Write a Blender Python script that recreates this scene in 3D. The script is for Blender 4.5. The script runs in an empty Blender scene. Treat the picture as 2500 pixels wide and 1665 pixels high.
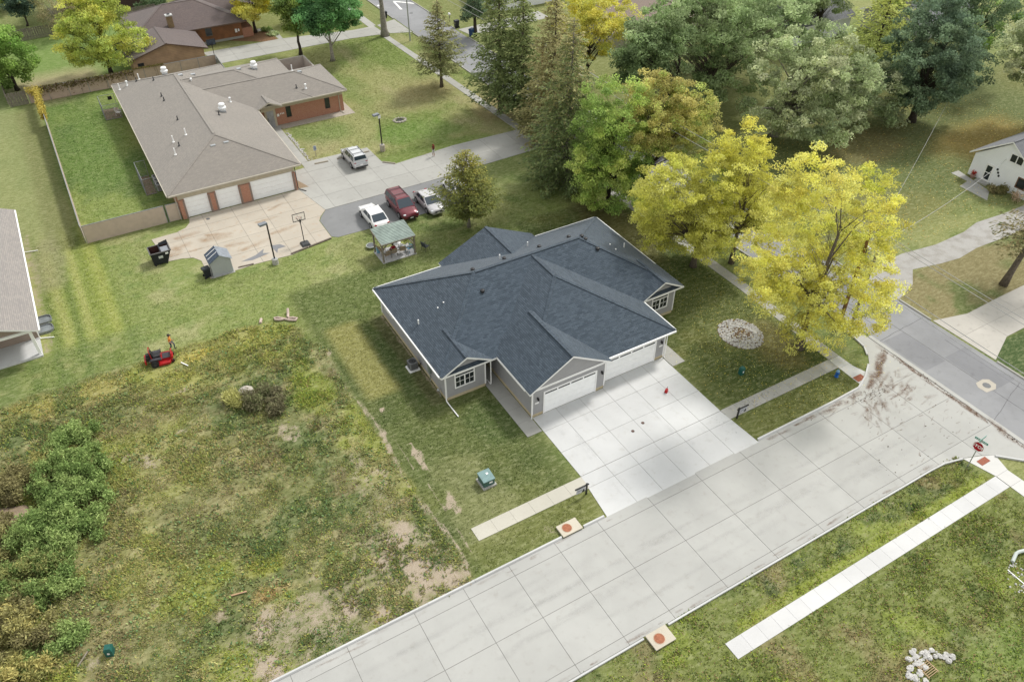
import bpy, math, random
import numpy as np
from mathutils import Vector, Matrix
random.seed(7); RNG = np.random.default_rng(11)
sc = bpy.context.scene
COL = sc.collection
R = math.radians

# ------------------------------------------------------------------ camera, sky, sun, exposure
FPX, PITCH, YAW, HC = 1944.0, 0.69934, 1.04288, 43.0
cp, sp, cyw, syw = math.cos(PITCH), math.sin(PITCH), math.cos(YAW), math.sin(YAW)
FWD = np.array([cyw*cp, syw*cp, -sp]); RGT = np.array([syw, -cyw, 0.0]); UPV = np.cross(RGT, FWD)
cam = bpy.data.cameras.new('camera'); cam.sensor_width = 36; cam.lens = FPX/2500*36
cam.clip_start = 0.5; cam.clip_end = 3000
camo = bpy.data.objects.new('camera', cam); COL.objects.link(camo)
camo.matrix_world = Matrix(((RGT[0], UPV[0], -FWD[0], 0), (RGT[1], UPV[1], -FWD[1], 0), (RGT[2], UPV[2], -FWD[2], HC), (0, 0, 0, 1)))
sc.camera = camo
SUN_AZ, SUN_EL = R(18), R(50)      # direction TO the sun, measured from +X towards +Y
wd = bpy.data.worlds.new('World'); sc.world = wd; wd.use_nodes = True
nt = wd.node_tree; nt.nodes.clear()
sky = nt.nodes.new('ShaderNodeTexSky'); sky.sky_type = 'NISHITA'; sky.sun_disc = False
sky.sun_elevation = SUN_EL; sky.sun_rotation = math.pi/2 - SUN_AZ
sky.air_density = 4.0; sky.dust_density = 1.2; sky.ozone_density = 1.0
hs = nt.nodes.new('ShaderNodeHueSaturation'); hs.inputs['Saturation'].default_value = 0.12
bg = nt.nodes.new('ShaderNodeBackground'); bg.inputs[1].default_value = 0.14
wo = nt.nodes.new('ShaderNodeOutputWorld')
nt.links.new(sky.outputs[0], hs.inputs['Color']); nt.links.new(hs.outputs[0], bg.inputs[0]); nt.links.new(bg.outputs[0], wo.inputs[0])
sl = bpy.data.lights.new('sun', 'SUN'); sl.energy = 2.2; sl.angle = R(9); sl.color = (1, .96, .90)
slo = bpy.data.objects.new('sun', sl); COL.objects.link(slo)
sd = Vector((math.cos(SUN_EL)*math.cos(SUN_AZ), math.cos(SUN_EL)*math.sin(SUN_AZ), math.sin(SUN_EL)))
slo.rotation_euler = sd.to_track_quat('Z', 'Y').to_euler(); slo.location = (30, 40, 80)
vs = sc.view_settings; vs.view_transform = 'Standard'; vs.look = 'None'; vs.gamma = 1; vs.use_curve_mapping = False
vs.exposure = 0.55
sc.cycles.max_bounces = 6; sc.cycles.diffuse_bounces = 4; sc.cycles.glossy_bounces = 2; sc.cycles.transparent_max_bounces = 40

# ------------------------------------------------------------------ helpers
def G(u, v, z=0.0):
    """ground point (height z) seen at photograph pixel u, v"""
    d = FWD + RGT*(u-1250)/FPX - UPV*(v-832.5)/FPX
    t = (z-HC)/d[2]
    return np.array([0, 0, HC]) + d*t
def lin(c): return c/12.92 if c <= .04045 else ((c+.055)/1.055)**2.4
def A(r, g, b, k=0.575):
    """albedo of something that shows as sRGB r,g,b in the photograph's light"""
    return (min(.9, lin(r/255)*k), min(.9, lin(g/255)*k), min(.9, lin(b/255)*k))

class MB:
    def __init__(s): s.v = []; s.f = []; s.m = []
    def face(s, pts, mi=0):
        i = len(s.v); s.v += [tuple(map(float, p)) for p in pts]; s.f.append(tuple(range(i, i+len(pts)))); s.m.append(mi)
    def box(s, x0, y0, z0, x1, y1, z1, mi=0, top=None):
        s.hexa([(x0,y0,z0),(x1,y0,z0),(x1,y1,z0),(x0,y1,z0),(x0,y0,z1),(x1,y0,z1),(x1,y1,z1),(x0,y1,z1)], mi, top)
        return s
    def hexa(s, p, mi=0, top=None):
        i = len(s.v); s.v += [tuple(map(float, q)) for q in p]
        for k, f in enumerate(((3,2,1,0),(4,5,6,7),(0,1,5,4),(1,2,6,5),(2,3,7,6),(3,0,4,7))):
            s.f.append(tuple(i+j for j in f)); s.m.append(top if (top is not None and k == 1) else mi)
        return s
    def ob(s, o, u, n, u0, u1, z0, z1, d0, d1, mi=0):
        """box on a wall: o origin, u along, n outward; u0..u1 along, z0..z1 up, d0..d1 outward"""
        def P(a, z, d): return (o[0]+u[0]*a+n[0]*d, o[1]+u[1]*a+n[1]*d, o[2]+z)
        s.hexa([P(u0,z0,d1),P(u1,z0,d1),P(u1,z0,d0),P(u0,z0,d0),P(u0,z1,d1),P(u1,z1,d1),P(u1,z1,d0),P(u0,z1,d0)], mi)
        return s
    def beam(s, p, q, w, h, mi=0, up=(0,0,1)):
        p = Vector(p); q = Vector(q); d = (q-p).normalized(); up = Vector(up)
        if abs(d.dot(up)) > .98: up = Vector((1,0,0))
        sd = d.cross(up).normalized()*(w/2); uu = sd.cross(d).normalized()*(h/2)
        s.hexa([p-sd-uu, p+sd-uu, q+sd-uu, q-sd-uu, p-sd+uu, p+sd+uu, q+sd+uu, q-sd+uu], mi)
        return s
    def prism(s, poly, z0, z1, mi=0, top=None):
        a = sum(poly[i][0]*poly[(i+1)%len(poly)][1]-poly[(i+1)%len(poly)][0]*poly[i][1] for i in range(len(poly)))
        if a < 0: poly = poly[::-1]
        n = len(poly); i = len(s.v)
        s.v += [(float(p[0]), float(p[1]), float(z0)) for p in poly]+[(float(p[0]), float(p[1]), float(z1)) for p in poly]
        s.f.append(tuple(range(i+n-1, i-1, -1))); s.m.append(mi)
        s.f.append(tuple(range(i+n, i+2*n))); s.m.append(mi if top is None else top)
        for k in range(n):
            j = (k+1) % n; s.f.append((i+k, i+j, i+n+j, i+n+k)); s.m.append(mi)
        return s
    def tube(s, pts, rad, n=8, mi=0, caps=True):
        pts = [Vector(p) for p in pts]; m = len(pts)
        if not hasattr(rad, '__len__'): rad = [rad]*m
        b = len(s.v); pu = None
        for k, p in enumerate(pts):
            d = (pts[min(k+1, m-1)]-pts[max(k-1, 0)]).normalized()
            if pu is None: pu = Vector((0,0,1)) if abs(d.z) < .95 else Vector((1,0,0))
            a = d.cross(pu).normalized(); c = a.cross(d).normalized(); pu = c
            for j in range(n):
                t = 2*math.pi*j/n; q = p + (a*math.cos(t)+c*math.sin(t))*rad[k]; s.v.append(tuple(q))
        for k in range(m-1):
            for j in range(n):
                j2 = (j+1) % n
                s.f.append((b+k*n+j, b+k*n+j2, b+(k+1)*n+j2, b+(k+1)*n+j)[::-1]); s.m.append(mi)
        if caps:
            s.f.append(tuple(b+j for j in range(n))); s.m.append(mi)
            s.f.append(tuple(b+(m-1)*n+j for j in range(n-1, -1, -1))); s.m.append(mi)
        return s
    def lathe(s, prof, c=(0,0,0), n=16, mi=0):
        b = len(s.v)
        for r, z in prof:
            for j in range(n):
                t = 2*math.pi*j/n; s.v.append((c[0]+r*math.cos(t), c[1]+r*math.sin(t), c[2]+z))
        for k in range(len(prof)-1):
            for j in range(n):
                j2 = (j+1) % n; s.f.append((b+k*n+j, b+k*n+j2, b+(k+1)*n+j2, b+(k+1)*n+j)); s.m.append(mi)
        s.f.append(tuple(b+j for j in range(n-1, -1, -1))); s.m.append(mi)
        s.f.append(tuple(b+(len(prof)-1)*n+j for j in range(n))); s.m.append(mi)
        return s
    def ell(s, c, r, n=12, m=8, mi=0, jit=0):
        b = len(s.v)
        for k in range(m+1):
            ph = math.pi*k/m
            for j in range(n):
                t = 2*math.pi*j/n; q = 1+(random.uniform(-jit, jit) if jit else 0)
                s.v.append((c[0]+r[0]*math.sin(ph)*math.cos(t)*q, c[1]+r[1]*math.sin(ph)*math.sin(t)*q, c[2]-r[2]*math.cos(ph)*q))
        for k in range(m):
            for j in range(n):
                j2 = (j+1) % n; s.f.append((b+k*n+j, b+k*n+j2, b+(k+1)*n+j2, b+(k+1)*n+j)); s.m.append(mi)
        return s
    def mesh(s, name, mats, smooth=False):
        me = bpy.data.meshes.new(name); me.from_pydata(s.v, [], s.f)
        for m in mats: me.materials.append(m)
        me.polygons.foreach_set('material_index', s.m)
        if smooth: me.polygons.foreach_set('use_smooth', [True]*len(s.f))
        autouv(me); me.update(); return me

def autouv(me):
    """planar UVs in metres: u level, v up the slope of each face"""
    nl = len(me.loops); 
    if nl == 0: return
    uv = me.uv_layers.new(name='UVMap')
    co = np.empty(len(me.vertices)*3); me.vertices.foreach_get('co', co); co = co.reshape(-1, 3)
    no = np.empty(len(me.polygons)*3); me.polygons.foreach_get('normal', no); no = no.reshape(-1, 3)
    lt = np.empty(len(me.polygons), int); me.polygons.foreach_get('loop_total', lt)
    li = np.empty(nl, int); me.loops.foreach_get('vertex_index', li)
    N = np.repeat(no, lt, 0); P = co[li]
    U = np.stack([-N[:, 1], N[:, 0], np.zeros(nl)], 1); l = np.linalg.norm(U, axis=1)
    flat = l < 1e-3; U[flat] = (1, 0, 0); l[flat] = 1; U /= l[:, None]
    V = np.cross(N, U); V[flat] = (0, 1, 0)
    uv.data.foreach_set('uv', np.stack([(P*U).sum(1), (P*V).sum(1)], 1).astype(np.float32).ravel())

XF = {}
def props(o, label=None, cat=None, group=None, kind=None):
    if label: o['label'] = label
    if cat: o['category'] = cat
    if group: o['group'] = group
    if kind: o['kind'] = kind
    return o
def thing(name, label, cat, loc=(0,0,0), rz=0.0, group=None):
    o = bpy.data.objects.new(name, None); COL.objects.link(o); o.empty_display_size = .3
    o.location = loc; o.rotation_euler = (0, 0, rz); XF[o.name] = (tuple(loc), rz)
    return props(o, label, cat, group)
def obj(name, mb, mats, parent=None, smooth=False, world=False, **kw):
    if not isinstance(mats, (list, tuple)): mats = [mats]
    if world and parent is not None:
        (lx, ly, lz), rz = XF[parent.name]; c, s_ = math.cos(-rz), math.sin(-rz)
        mb.v = [((x-lx)*c-(y-ly)*s_, (x-lx)*s_+(y-ly)*c, z-lz) for x, y, z in mb.v]
    o = bpy.data.objects.new(name, mb.mesh(name, mats, smooth)); COL.objects.link(o)
    XF[o.name] = ((0, 0, 0), 0.0)
    if parent is not None: o.parent = parent; XF[o.name] = XF[parent.name]
    return props(o, **kw)
def shared(name, me, parent=None, loc=(0,0,0), rot=(0,0,0), **kw):
    o = bpy.data.objects.new(name, me); COL.objects.link(o); o.location = loc; o.rotation_euler = rot
    if parent is not None: o.parent = parent
    return props(o, **kw)
def copy_tree(o, parent=None):
    c = o.copy(); COL.objects.link(c); c.parent = parent
    for ch in list(o.children): copy_tree(ch, c)
    return c

# ------------------------------------------------------------------ materials
def newmat(name):
    m = bpy.data.materials.new(name); m.use_nodes = True; t = m.node_tree; t.nodes.clear()
    o = t.nodes.new('ShaderNodeOutputMaterial'); b = t.nodes.new('ShaderNodeBsdfPrincipled')
    t.links.new(b.outputs[0], o.inputs[0]); return m, t, b
def ND(t, typ, **kw):
    n = t.nodes.new(typ)
    for k, v in kw.items(): setattr(n, k, v)
    return n
def mixc(t, f, a, b, bt='MIX'):
    n = ND(t, 'ShaderNodeMix', data_type='RGBA', blend_type=bt)
    for i, x in ((0, f), (6, a), (7, b)):
        if isinstance(x, bpy.types.NodeSocket): t.links.new(x, n.inputs[i])
        else: n.inputs[i].default_value = (tuple(x)+(1,))[:4] if hasattr(x, '__len__') else x
    return n.outputs[2]
def mth(t, op, a, b=0.0, c=0.0):
    n = ND(t, 'ShaderNodeMath', operation=op)
    for i, x in ((0, a), (1, b), (2, c)):
        if isinstance(x, bpy.types.NodeSocket): t.links.new(x, n.inputs[i])
        else: n.inputs[i].default_value = x
    return n.outputs[0]
def noise(t, vec, scale, detail=4, rough=.55, dist=0):
    n = ND(t, 'ShaderNodeTexNoise'); t.links.new(vec, n.inputs['Vector'])
    n.inputs['Scale'].default_value = scale; n.inputs['Detail'].default_value = detail
    n.inputs['Roughness'].default_value = rough; n.inputs['Distortion'].default_value = dist
    return n.outputs[0]
def ramp(t, f, lo, hi):
    n = ND(t, 'ShaderNodeMapRange'); n.interpolation_type = 'SMOOTHSTEP'
    t.links.new(f, n.inputs[0]); n.inputs[1].default_value = lo; n.inputs[2].default_value = hi
    return n.outputs[0]
def geo_pos(t): return ND(t, 'ShaderNodeNewGeometry').outputs['Position']
def uvs(t): return ND(t, 'ShaderNodeTexCoord').outputs['UV']
def bump(t, b, h, st=.3, d=.02):
    n = ND(t, 'ShaderNodeBump'); n.inputs['Strength'].default_value = st; n.inputs['Distance'].default_value = d
    t.links.new(h, n.inputs['Height']); t.links.new(n.outputs[0], b.inputs['Normal'])
MC = {}
def pm(name, col, rough=.6, var=.12, scale=2.5, metal=0, spec=.3, bmp=0, coat=0):
    """plain painted / natural surface with broad and fine colour variation"""
    if name in MC: return MC[name]
    m, t, b = newmat(name); p = geo_pos(t)
    n1 = noise(t, p, scale, 5); n2 = noise(t, p, scale*11, 3)
    f = mth(t, 'ADD', mth(t, 'MULTIPLY', n1, .65), mth(t, 'MULTIPLY', n2, .35))
    lo = tuple(max(0, c*(1-2*var)) for c in col); hi = tuple(min(.95, c*(1+2*var)) for c in col)
    t.links.new(mixc(t, ramp(t, f, .25, .75), lo, hi), b.inputs['Base Color'])
    b.inputs['Roughness'].default_value = rough; b.inputs['Metallic'].default_value = metal
    b.inputs['Specular IOR Level'].default_value = spec; b.inputs['Coat Weight'].default_value = coat
    if bmp: bump(t, b, n2, bmp, .02)
    MC[name] = m; return m
def shingle(name, c1, c2, c3, course=.142, tab=.31, depth=.5, relief=.5, butt=.3):
    m, t, b = newmat(name); u = uvs(t)
    br = ND(t, 'ShaderNodeTexBrick'); t.links.new(u, br.inputs['Vector']); br.offset = .5; br.offset_frequency = 2
    br.inputs['Scale'].default_value = 1; br.inputs['Mortar Size'].default_value = .008; br.inputs['Mortar Smooth'].default_value = .3
    br.inputs['Brick Width'].default_value = tab; br.inputs['Row Height'].default_value = course; br.inputs['Bias'].default_value = 0
    br.inputs['Color1'].default_value = c1+(1,); br.inputs['Color2'].default_value = c2+(1,)
    br.inputs['Mortar'].default_value = tuple(x*depth for x in c1)+(1,)
    p = geo_pos(t)
    a = mixc(t, ramp(t, noise(t, p, .35, 5), .35, .68), br.outputs[0], c3)
    mm = ND(t, 'ShaderNodeMix', data_type='RGBA'); mm.inputs[0].default_value = .35
    t.links.new(br.outputs[0], mm.inputs[6]); t.links.new(a, mm.inputs[7])
    g = mixc(t, mth(t, 'MULTIPLY', noise(t, p, 40, 2), .5), mm.outputs[2], tuple(x*.6 for x in c1))
    t.links.new(g, b.inputs['Base Color'])
    # each course steps down: saw profile up the slope
    sx = ND(t, 'ShaderNodeSeparateXYZ'); t.links.new(u, sx.inputs[0])
    saw = mth(t, 'FRACT', mth(t, 'DIVIDE', sx.outputs[1], course))
    h = mth(t, 'SUBTRACT', mth(t, 'MULTIPLY', saw, -1), mth(t, 'MULTIPLY', br.outputs['Fac'], .6))
    g = mixc(t, mth(t, 'MULTIPLY', mth(t, 'LESS_THAN', saw, .2), butt), g, tuple(x*.45 for x in c1)); t.links.new(g, b.inputs['Base Color'])  # shadow line under each course, painted into the colour
    bump(t, b, h, relief, .03)
    b.inputs['Roughness'].default_value = .9; b.inputs['Specular IOR Level'].default_value = .25
    b.inputs['Sheen Weight'].default_value = .22; b.inputs['Sheen Roughness'].default_value = .45
    MC[name] = m; return m
def siding(name, col, board=.115, var=.05, gap=.55, horiz=True):
    m, t, b = newmat(name); u = uvs(t); sx = ND(t, 'ShaderNodeSeparateXYZ'); t.links.new(u, sx.inputs[0])
    q = mth(t, 'FRACT', mth(t, 'DIVIDE', sx.outputs[1 if horiz else 0], board))
    ln = mth(t, 'LESS_THAN', q, .13)
    p = geo_pos(t); n1 = noise(t, p, 1.2, 5)
    base = mixc(t, ramp(t, n1, .3, .7), tuple(c*(1-var) for c in col), tuple(min(.9, c*(1+var)) for c in col))
    t.links.new(mixc(t, mth(t, 'MULTIPLY', ln, .8), base, tuple(c*gap for c in col)), b.inputs['Base Color'])
    bump(t, b, mth(t, 'MULTIPLY', q, -1), .5, .015)
    b.inputs['Roughness'].default_value = .55; MC[name] = m; return m
def brick(name, c1, c2, mortar, w=.21, h=.075):
    m, t, b = newmat(name); u = uvs(t)
    br = ND(t, 'ShaderNodeTexBrick'); t.links.new(u, br.inputs['Vector'])
    for k, v in (('Scale', 1), ('Mortar Size', .007), ('Brick Width', w), ('Row Height', h), ('Mortar Smooth', .1)): br.inputs[k].default_value = v
    br.inputs['Color1'].default_value = c1+(1,); br.inputs['Color2'].default_value = c2+(1,); br.inputs['Mortar'].default_value = mortar+(1,)
    p = geo_pos(t)
    t.links.new(mixc(t, mth(t, 'MULTIPLY', noise(t, p, 6, 4), .5), br.outputs[0], tuple(x*.7 for x in c1)), b.inputs['Base Color'])
    bump(t, b, mth(t, 'MULTIPLY', br.outputs['Fac'], -1), .4, .01)
    b.inputs['Roughness'].default_value = .85; MC[name] = m; return m
def concrete(name, col, stain=(.25, .2, .15), st=.25, var=.07):
    m, t, b = newmat(name); p = geo_pos(t)
    n1 = noise(t, p, .22, 6, .6, .4); n2 = noise(t, p, 1.6, 6, .65); n3 = noise(t, p, 26, 3)
    oi = ND(t, 'ShaderNodeObjectInfo').outputs['Random']
    c = mixc(t, ramp(t, n1, .3, .72), tuple(x*(1-var) for x in col), tuple(min(.9, x*(1+var)) for x in col))
    c = mixc(t, mth(t, 'MULTIPLY', oi, .22), c, tuple(x*.72 for x in col))
    c = mixc(t, mth(t, 'MULTIPLY', ramp(t, n2, .52, .8), st), c, stain)
    c = mixc(t, mth(t, 'MULTIPLY', ramp(t, n3, .5, .8), .10), c, tuple(x*.55 for x in col))
    t.links.new(c, b.inputs['Base Color']); b.inputs['Roughness'].default_value = .85; b.inputs['Specular IOR Level'].default_value = .2
    bump(t, b, n3, .15, .01); MC[name] = m; return m
def glassy(name, col=(.02, .025, .03), rough=.08):
    m, t, b = newmat(name); b.inputs['Base Color'].default_value = col+(1,); b.inputs['Roughness'].default_value = rough
    b.inputs['Specular IOR Level'].default_value = .6; MC[name] = m; return m
def colattr(name, rough=.85, trans=0.0, var=.25, scale=9.0):
    """colour carried by the mesh (leaf or blade colour), fine variation on top"""
    m, t, b = newmat(name)
    at = ND(t, 'ShaderNodeAttribute', attribute_name='Col')
    p = geo_pos(t); c = mixc(t, mth(t, 'MULTIPLY', noise(t, p, scale, 3), var), at.outputs[0], (0.02, 0.03, 0.01))
    t.links.new(c, b.inputs['Base Color']); b.inputs['Roughness'].default_value = rough; b.inputs['Specular IOR Level'].default_value = .15
    if trans:
        tr = ND(t, 'ShaderNodeBsdfTranslucent'); t.links.new(c, tr.inputs[0])
        mx = ND(t, 'ShaderNodeMixShader'); mx.inputs[0].default_value = trans
        t.links.new(b.outputs[0], mx.inputs[1]); t.links.new(tr.outputs[0], mx.inputs[2])
        out = [n for n in t.nodes if n.type == 'OUTPUT_MATERIAL'][0]; t.links.new(mx.outputs[0], out.inputs[0])
    MC[name] = m; return m

WHITE = pm('white_trim', (.80, .80, .80), .45, .03)
BLACK = pm('black_metal', (.02, .02, .022), .45, .2)
DGREY = pm('dark_grey_plastic', (.045, .047, .05), .5, .15)
GALV = pm('galvanised_metal', (.42, .44, .46), .4, .12, 6, .6)
GLASS = glassy('window_glass')
WOODW = pm('weathered_wood', A(165, 155, 140), .85, .2, 6)
CONC_NEW = concrete('new_concrete', A(240, 241, 241), A(190, 180, 165), .3)
CONC_ROAD = concrete('road_concrete', A(212, 212, 208), A(165, 158, 145), .3)
CONC_OLD = concrete('old_concrete', A(222, 212, 196), A(205, 160, 115), .45)
CONC_GREY = concrete('grey_concrete', A(205, 204, 198), A(140, 132, 120), .35)
ASPHALT = concrete('asphalt', A(172, 173, 176), A(130, 130, 130), .4, .12)
# ------------------------------------------------------------------ ground: grass colours (mown lawn, weeds, dry patches, bare soil), with some shade painted in
def vnoise(x, y, s, seed):
    r = np.random.default_rng(seed).random((256, 256))
    x = x/s+1000.3; y = y/s+1000.7
    xi = np.floor(x).astype(int); yi = np.floor(y).astype(int); fx = x-xi; fy = y-yi
    fx = fx*fx*(3-2*fx); fy = fy*fy*(3-2*fy)
    a = r[xi % 256, yi % 256]; b = r[(xi+1) % 256, yi % 256]; c = r[xi % 256, (yi+1) % 256]; d = r[(xi+1) % 256, (yi+1) % 256]
    return (a*(1-fx)+b*fx)*(1-fy)+(c*(1-fx)+d*fx)*fy
def fbm(x, y, s, seed, n=4):
    t = 0; w = 0
    for i in range(n):
        a = .55**i; t = t+vnoise(x, y, s/2**i, seed+i)*a; w += a
    return t/w
def sstep(v, a, b):
    t = np.clip((v-a)/(b-a), 0, 1); return t*t*(3-2*t)
def box_m(x, y, x0, x1, y0, y1, e=.5):
    return sstep(x, x0-e, x0+e)*sstep(-x, -x1-e, -x1+e)*sstep(y, y0-e, y0+e)*sstep(-y, -y1-e, -y1+e)
FIELD_R = [(25, 11.9), (34, 12.0), (41, 11.7), (45, 11.6), (50, 11.8), (55, 10.6), (57.5, 9.0)]
def field_m(x, y):
    wx = x+1.1*(fbm(x, y, 2.5, 71)-.5); wy = y+1.4*(fbm(x, y, 3.0, 75)-.5)
    xr = np.interp(wy, [p[0] for p in FIELD_R], [p[1] for p in FIELD_R])
    return sstep(-wx, -xr-.25, -xr+.25)*sstep(-wy, -57.3, -56.4)*sstep(wy, 24.5, 25.5)
def blob(x, y, cx, cy, rx, ry, sd, warp=.5):
    d = np.sqrt(((x-cx)/rx)**2+((y-cy)/ry)**2)+warp*(fbm(x, y, max(.6, min(rx, ry)), sd)-.5)*2
    return sstep(-d, -1.05, -.55)
def gcol(x, y):
    C = np.zeros(x.shape+(3,)); bare = np.zeros(x.shape)
    def mix(m, c): 
        nonlocal C
        C = C*(1-m[..., None])+np.array(c)*m[..., None]
    n1 = fbm(x, y, 9, 1); n2 = fbm(x, y, 3.2, 5); n3 = fbm(x, y, 1.1, 9, 3); n4 = fbm(x, y, 22, 13)
    C[:] = A(118, 131, 72)
    mix(sstep(n1, .42, .7), A(146, 150, 92)); mix(sstep(-n2, -.46, -.25)*.8, A(96, 118, 56)); mix(sstep(n3, .55, .8)*.5, A(164, 162, 112))
    mix(sstep(n4, .55, .7)*.5, A(126, 142, 66))
    # yard inside the tan fence and lawn in front of the brick wing
    m = box_m(x, y, -3.2, 6, 78, 117, .4); mix(m, A(94, 124, 52)); mix(m*sstep(n1, .45, .65)*.75, A(138, 152, 78)); mix(m*sstep(-n2, -.45, -.3)*.6, A(72, 104, 46))
    m = box_m(x, y, 21, 50, 73, 118, 1.0); mix(m*.8, A(112, 134, 56)); mix(m*sstep(n1, .47, .62)*.8, A(160, 158, 104)); mix(m*sstep(n2, .58, .75)*.6, A(168, 158, 118))
    mix(blob(x, y, 26, 90, 5, 4, 31)*.6, A(88, 124, 46)); mix(blob(x, y, 36, 84, 6, 4, 33)*.7, A(98, 134, 48)); mix(blob(x, y, 33, 101, 3.5, 6, 34)*.6, A(96, 128, 46))
    mix(blob(x, y, 42, 95, 4.5, 4, 35)*.7, A(172, 156, 112)); mix(blob(x, y, 47, 86, 4, 6, 36)*.75, A(160, 142, 102)); mix(blob(x, y, 36, 92, 5, 3.5, 37)*.5, A(158, 150, 104))
    # back yards at the top left: green with a worn straw coloured patch
    m = box_m(x, y, -8, 14, 117, 143, .6); mix(m, A(112, 142, 66)); mix(m*blob(x, y, -1, 123, 8, 6, 41, .35), A(188, 172, 138)); mix(m*blob(x, y, 3, 126, 4, 3, 42)*.6, A(165, 146, 116))
    mix(box_m(x, y, -60, -6.6, 108, 170, 1)*.5, A(120, 130, 85))
    mix(box_m(x, y, 12, 48, 126, 180, 1)*.5, A(132, 130, 74))
    # light mown lawn between the field and the tan building, mowing stripes at its left
    m = box_m(x, y, -8, 18, 55, 77, 1.0); mix(m*.75, A(138, 152, 82)); mix(m*sstep(n2, .5, .68)*.7, A(172, 170, 122)); mix(m*sstep(-n3, -.42, -.28)*.5, A(106, 132, 62))
    st = (0.5+0.5*np.sin((x+.25*fbm(x, y, 5, 51)+.012*(y-60)**1)*2*np.pi/1.9))
    m = box_m(x, y, -10.5, -1.6, 57, 82, .8); mix(m*.7, A(146, 158, 72)); mix(m*sstep(st, .55, .9)*.75, A(100, 122, 50)); mix(m*sstep(-st, -.35, -.05)*.6, A(176, 176, 104)); mix(m*box_m(x, y, -3.9, -2.2, 57, 78, .3)*.5, A(150, 160, 66))
    mix(box_m(x, y, -12, -4.5, 78, 118, 1.2)*.7, A(136, 144, 92)); mix(box_m(x, y, -6.2, -3.6, 78, 116, .6)*.6, A(112, 114, 68))  # second strip: shadow left of the fence, painted into the turf
    m = blob(x, y, -6.4, 76, 1.8, 7, 53); mix(m*.7, A(150, 148, 108)); bare = np.maximum(bare, m*.5)
    m = box_m(x, y, -8.5, -7.4, 62, 83, .25); bare = np.maximum(bare, m*.65)
    m = box_m(x, y, -24, -1, 56.5, 62, .8); mix(m*.7, A(96, 118, 58)); mix(m*sstep(n3, .55, .75)*.7, A(158, 160, 104)); bare = np.maximum(bare, m*box_m(x, y, -4, -1, 56, 62, 1)*.35)
    # around the grey house
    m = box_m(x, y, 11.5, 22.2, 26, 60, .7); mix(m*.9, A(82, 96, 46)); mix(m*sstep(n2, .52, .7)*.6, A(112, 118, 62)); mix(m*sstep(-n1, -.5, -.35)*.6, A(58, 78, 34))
    mix(box_m(x, y, 12.6, 15.4, 43.5, 53.5, .5)*.75, A(158, 152, 88)); mix(box_m(x, y, 12, 40, 53.5, 60, .8)*.6, A(96, 114, 56))
    m = box_m(x, y, 16.6, 18.2, 40.5, 53, .25); mix(m*.8, A(92, 92, 60)); bare = np.maximum(bare, box_m(x, y, 17.35, 17.9, 41, 53, .12)*.75)
    mix(blob(x, y, 16.0, 46, .9, 7, 61)*.6, A(70, 92, 44))  # house shadow along its left wall, put into the grass colour
    mix(blob(x, y, 20, 36.8, 2.2, 3.2, 62)*.6, A(68, 92, 44))  # darker green patch in front of the left bay
    m = blob(x, y, 15.2, 30.5, 2.6, 5.5, 63); mix(m*.6, A(136, 138, 92)); bare = np.maximum(bare, m*.42)
    m = box_m(x, y, 35.2, 47, 25.4, 60, .5); mix(m*.9, A(80, 92, 42)); mix(m*sstep(n2, .5, .7)*.6, A(112, 112, 56)); mix(m*sstep(-n1, -.5, -.35)*.6, A(60, 82, 34))
    mix(blob(x, y, 44.5, 33, 2.8, 4, 64)*.6, A(142, 128, 84)); mix(blob(x, y, 44, 54, 4, 8, 65)*.6, A(112, 100, 62))
    m = box_m(x, y, 13, 47, 25.3, 27.9, .2); mix(m*.5, A(120, 124, 64)); bare = np.maximum(bare, blob(x, y, 18.4, 26.4, .8, .9, 66)*.6)
    # rutted turf beside the track
    rut = sstep(-np.abs(x-12.0-.25*np.sin(y*.5)-.8*(fbm(x, y, 3, 67)-.5)), -.55, -.08)
    rut2 = (np.abs(x-12.9-.2*np.sin(y*.43+1)) < .06+.06*fbm(x, y, 1.2, 69))*box_m(x, y, 11, 15, 25.5, 39, .3)
    bare = np.maximum(bare, rut*box_m(x, y, 10, 14, 25.5, 51.5, .4)*(.45+.5*fbm(x, y, 1.6, 170))); bare = np.maximum(bare, rut2*.7)
    bare = np.maximum(bare, blob(x, y, 13.5, 36.6, .45, 1.8, 160)*.85); bare = np.maximum(bare, blob(x, y, 13.7, 31.6, .6, 1.6, 161)*.8)
    bare = np.maximum(bare, blob(x, y, 13.1, 42.2, .35, .5, 162, .15)*.9); bare = np.maximum(bare, blob(x, y, 12.3, 54, 1.2, .5, 163)*.5)
    # weedy field
    f = field_m(x, y); mix(f, A(116, 120, 72)); q1 = fbm(x, y, 4.2, 81); q2 = fbm(x, y, 1.7, 85); q3 = fbm(x, y, 7, 88)
    mix(f*sstep(q1, .50, .64)*.85, A(142, 150, 64)); mix(f*sstep(-q1, -.46, -.34)*.8, A(88, 106, 60)); mix(f*sstep(q2, .56, .74)*.7, A(128, 114, 84)); mix(f*sstep(q3, .54, .68)*.5, A(150, 142, 96)); mix(f*sstep(fbm(x, y, .8, 99, 3), .58, .72)*.55, A(176, 166, 120))
    mix(f*box_m(x, y, -2, 10.5, 51.5, 57, 1.6)*(.25+.6*sstep(q2, .45, .6)), A(160, 160, 82)); mix(f*box_m(x, y, -14, -2, 54, 57, 1.2)*(.15+.6*sstep(q2, .48, .62)), A(170, 162, 88)); mix(f*blob(x, y, 2.6, 55.6, 1.8, .7, 97)*.7, A(196, 180, 88)); mix(f*blob(x, y, 9.3, 47.5, 2.0, 4.0, 91)*.65, A(142, 156, 54))
    mix(f*blob(x, y, .9, 31.0, 1.5, .7, 92)*.4, A(190, 140, 92)); mix(f*blob(x, y, 1.5, 33, 1.6, .8, 95)*.7, A(150, 152, 60))
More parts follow.
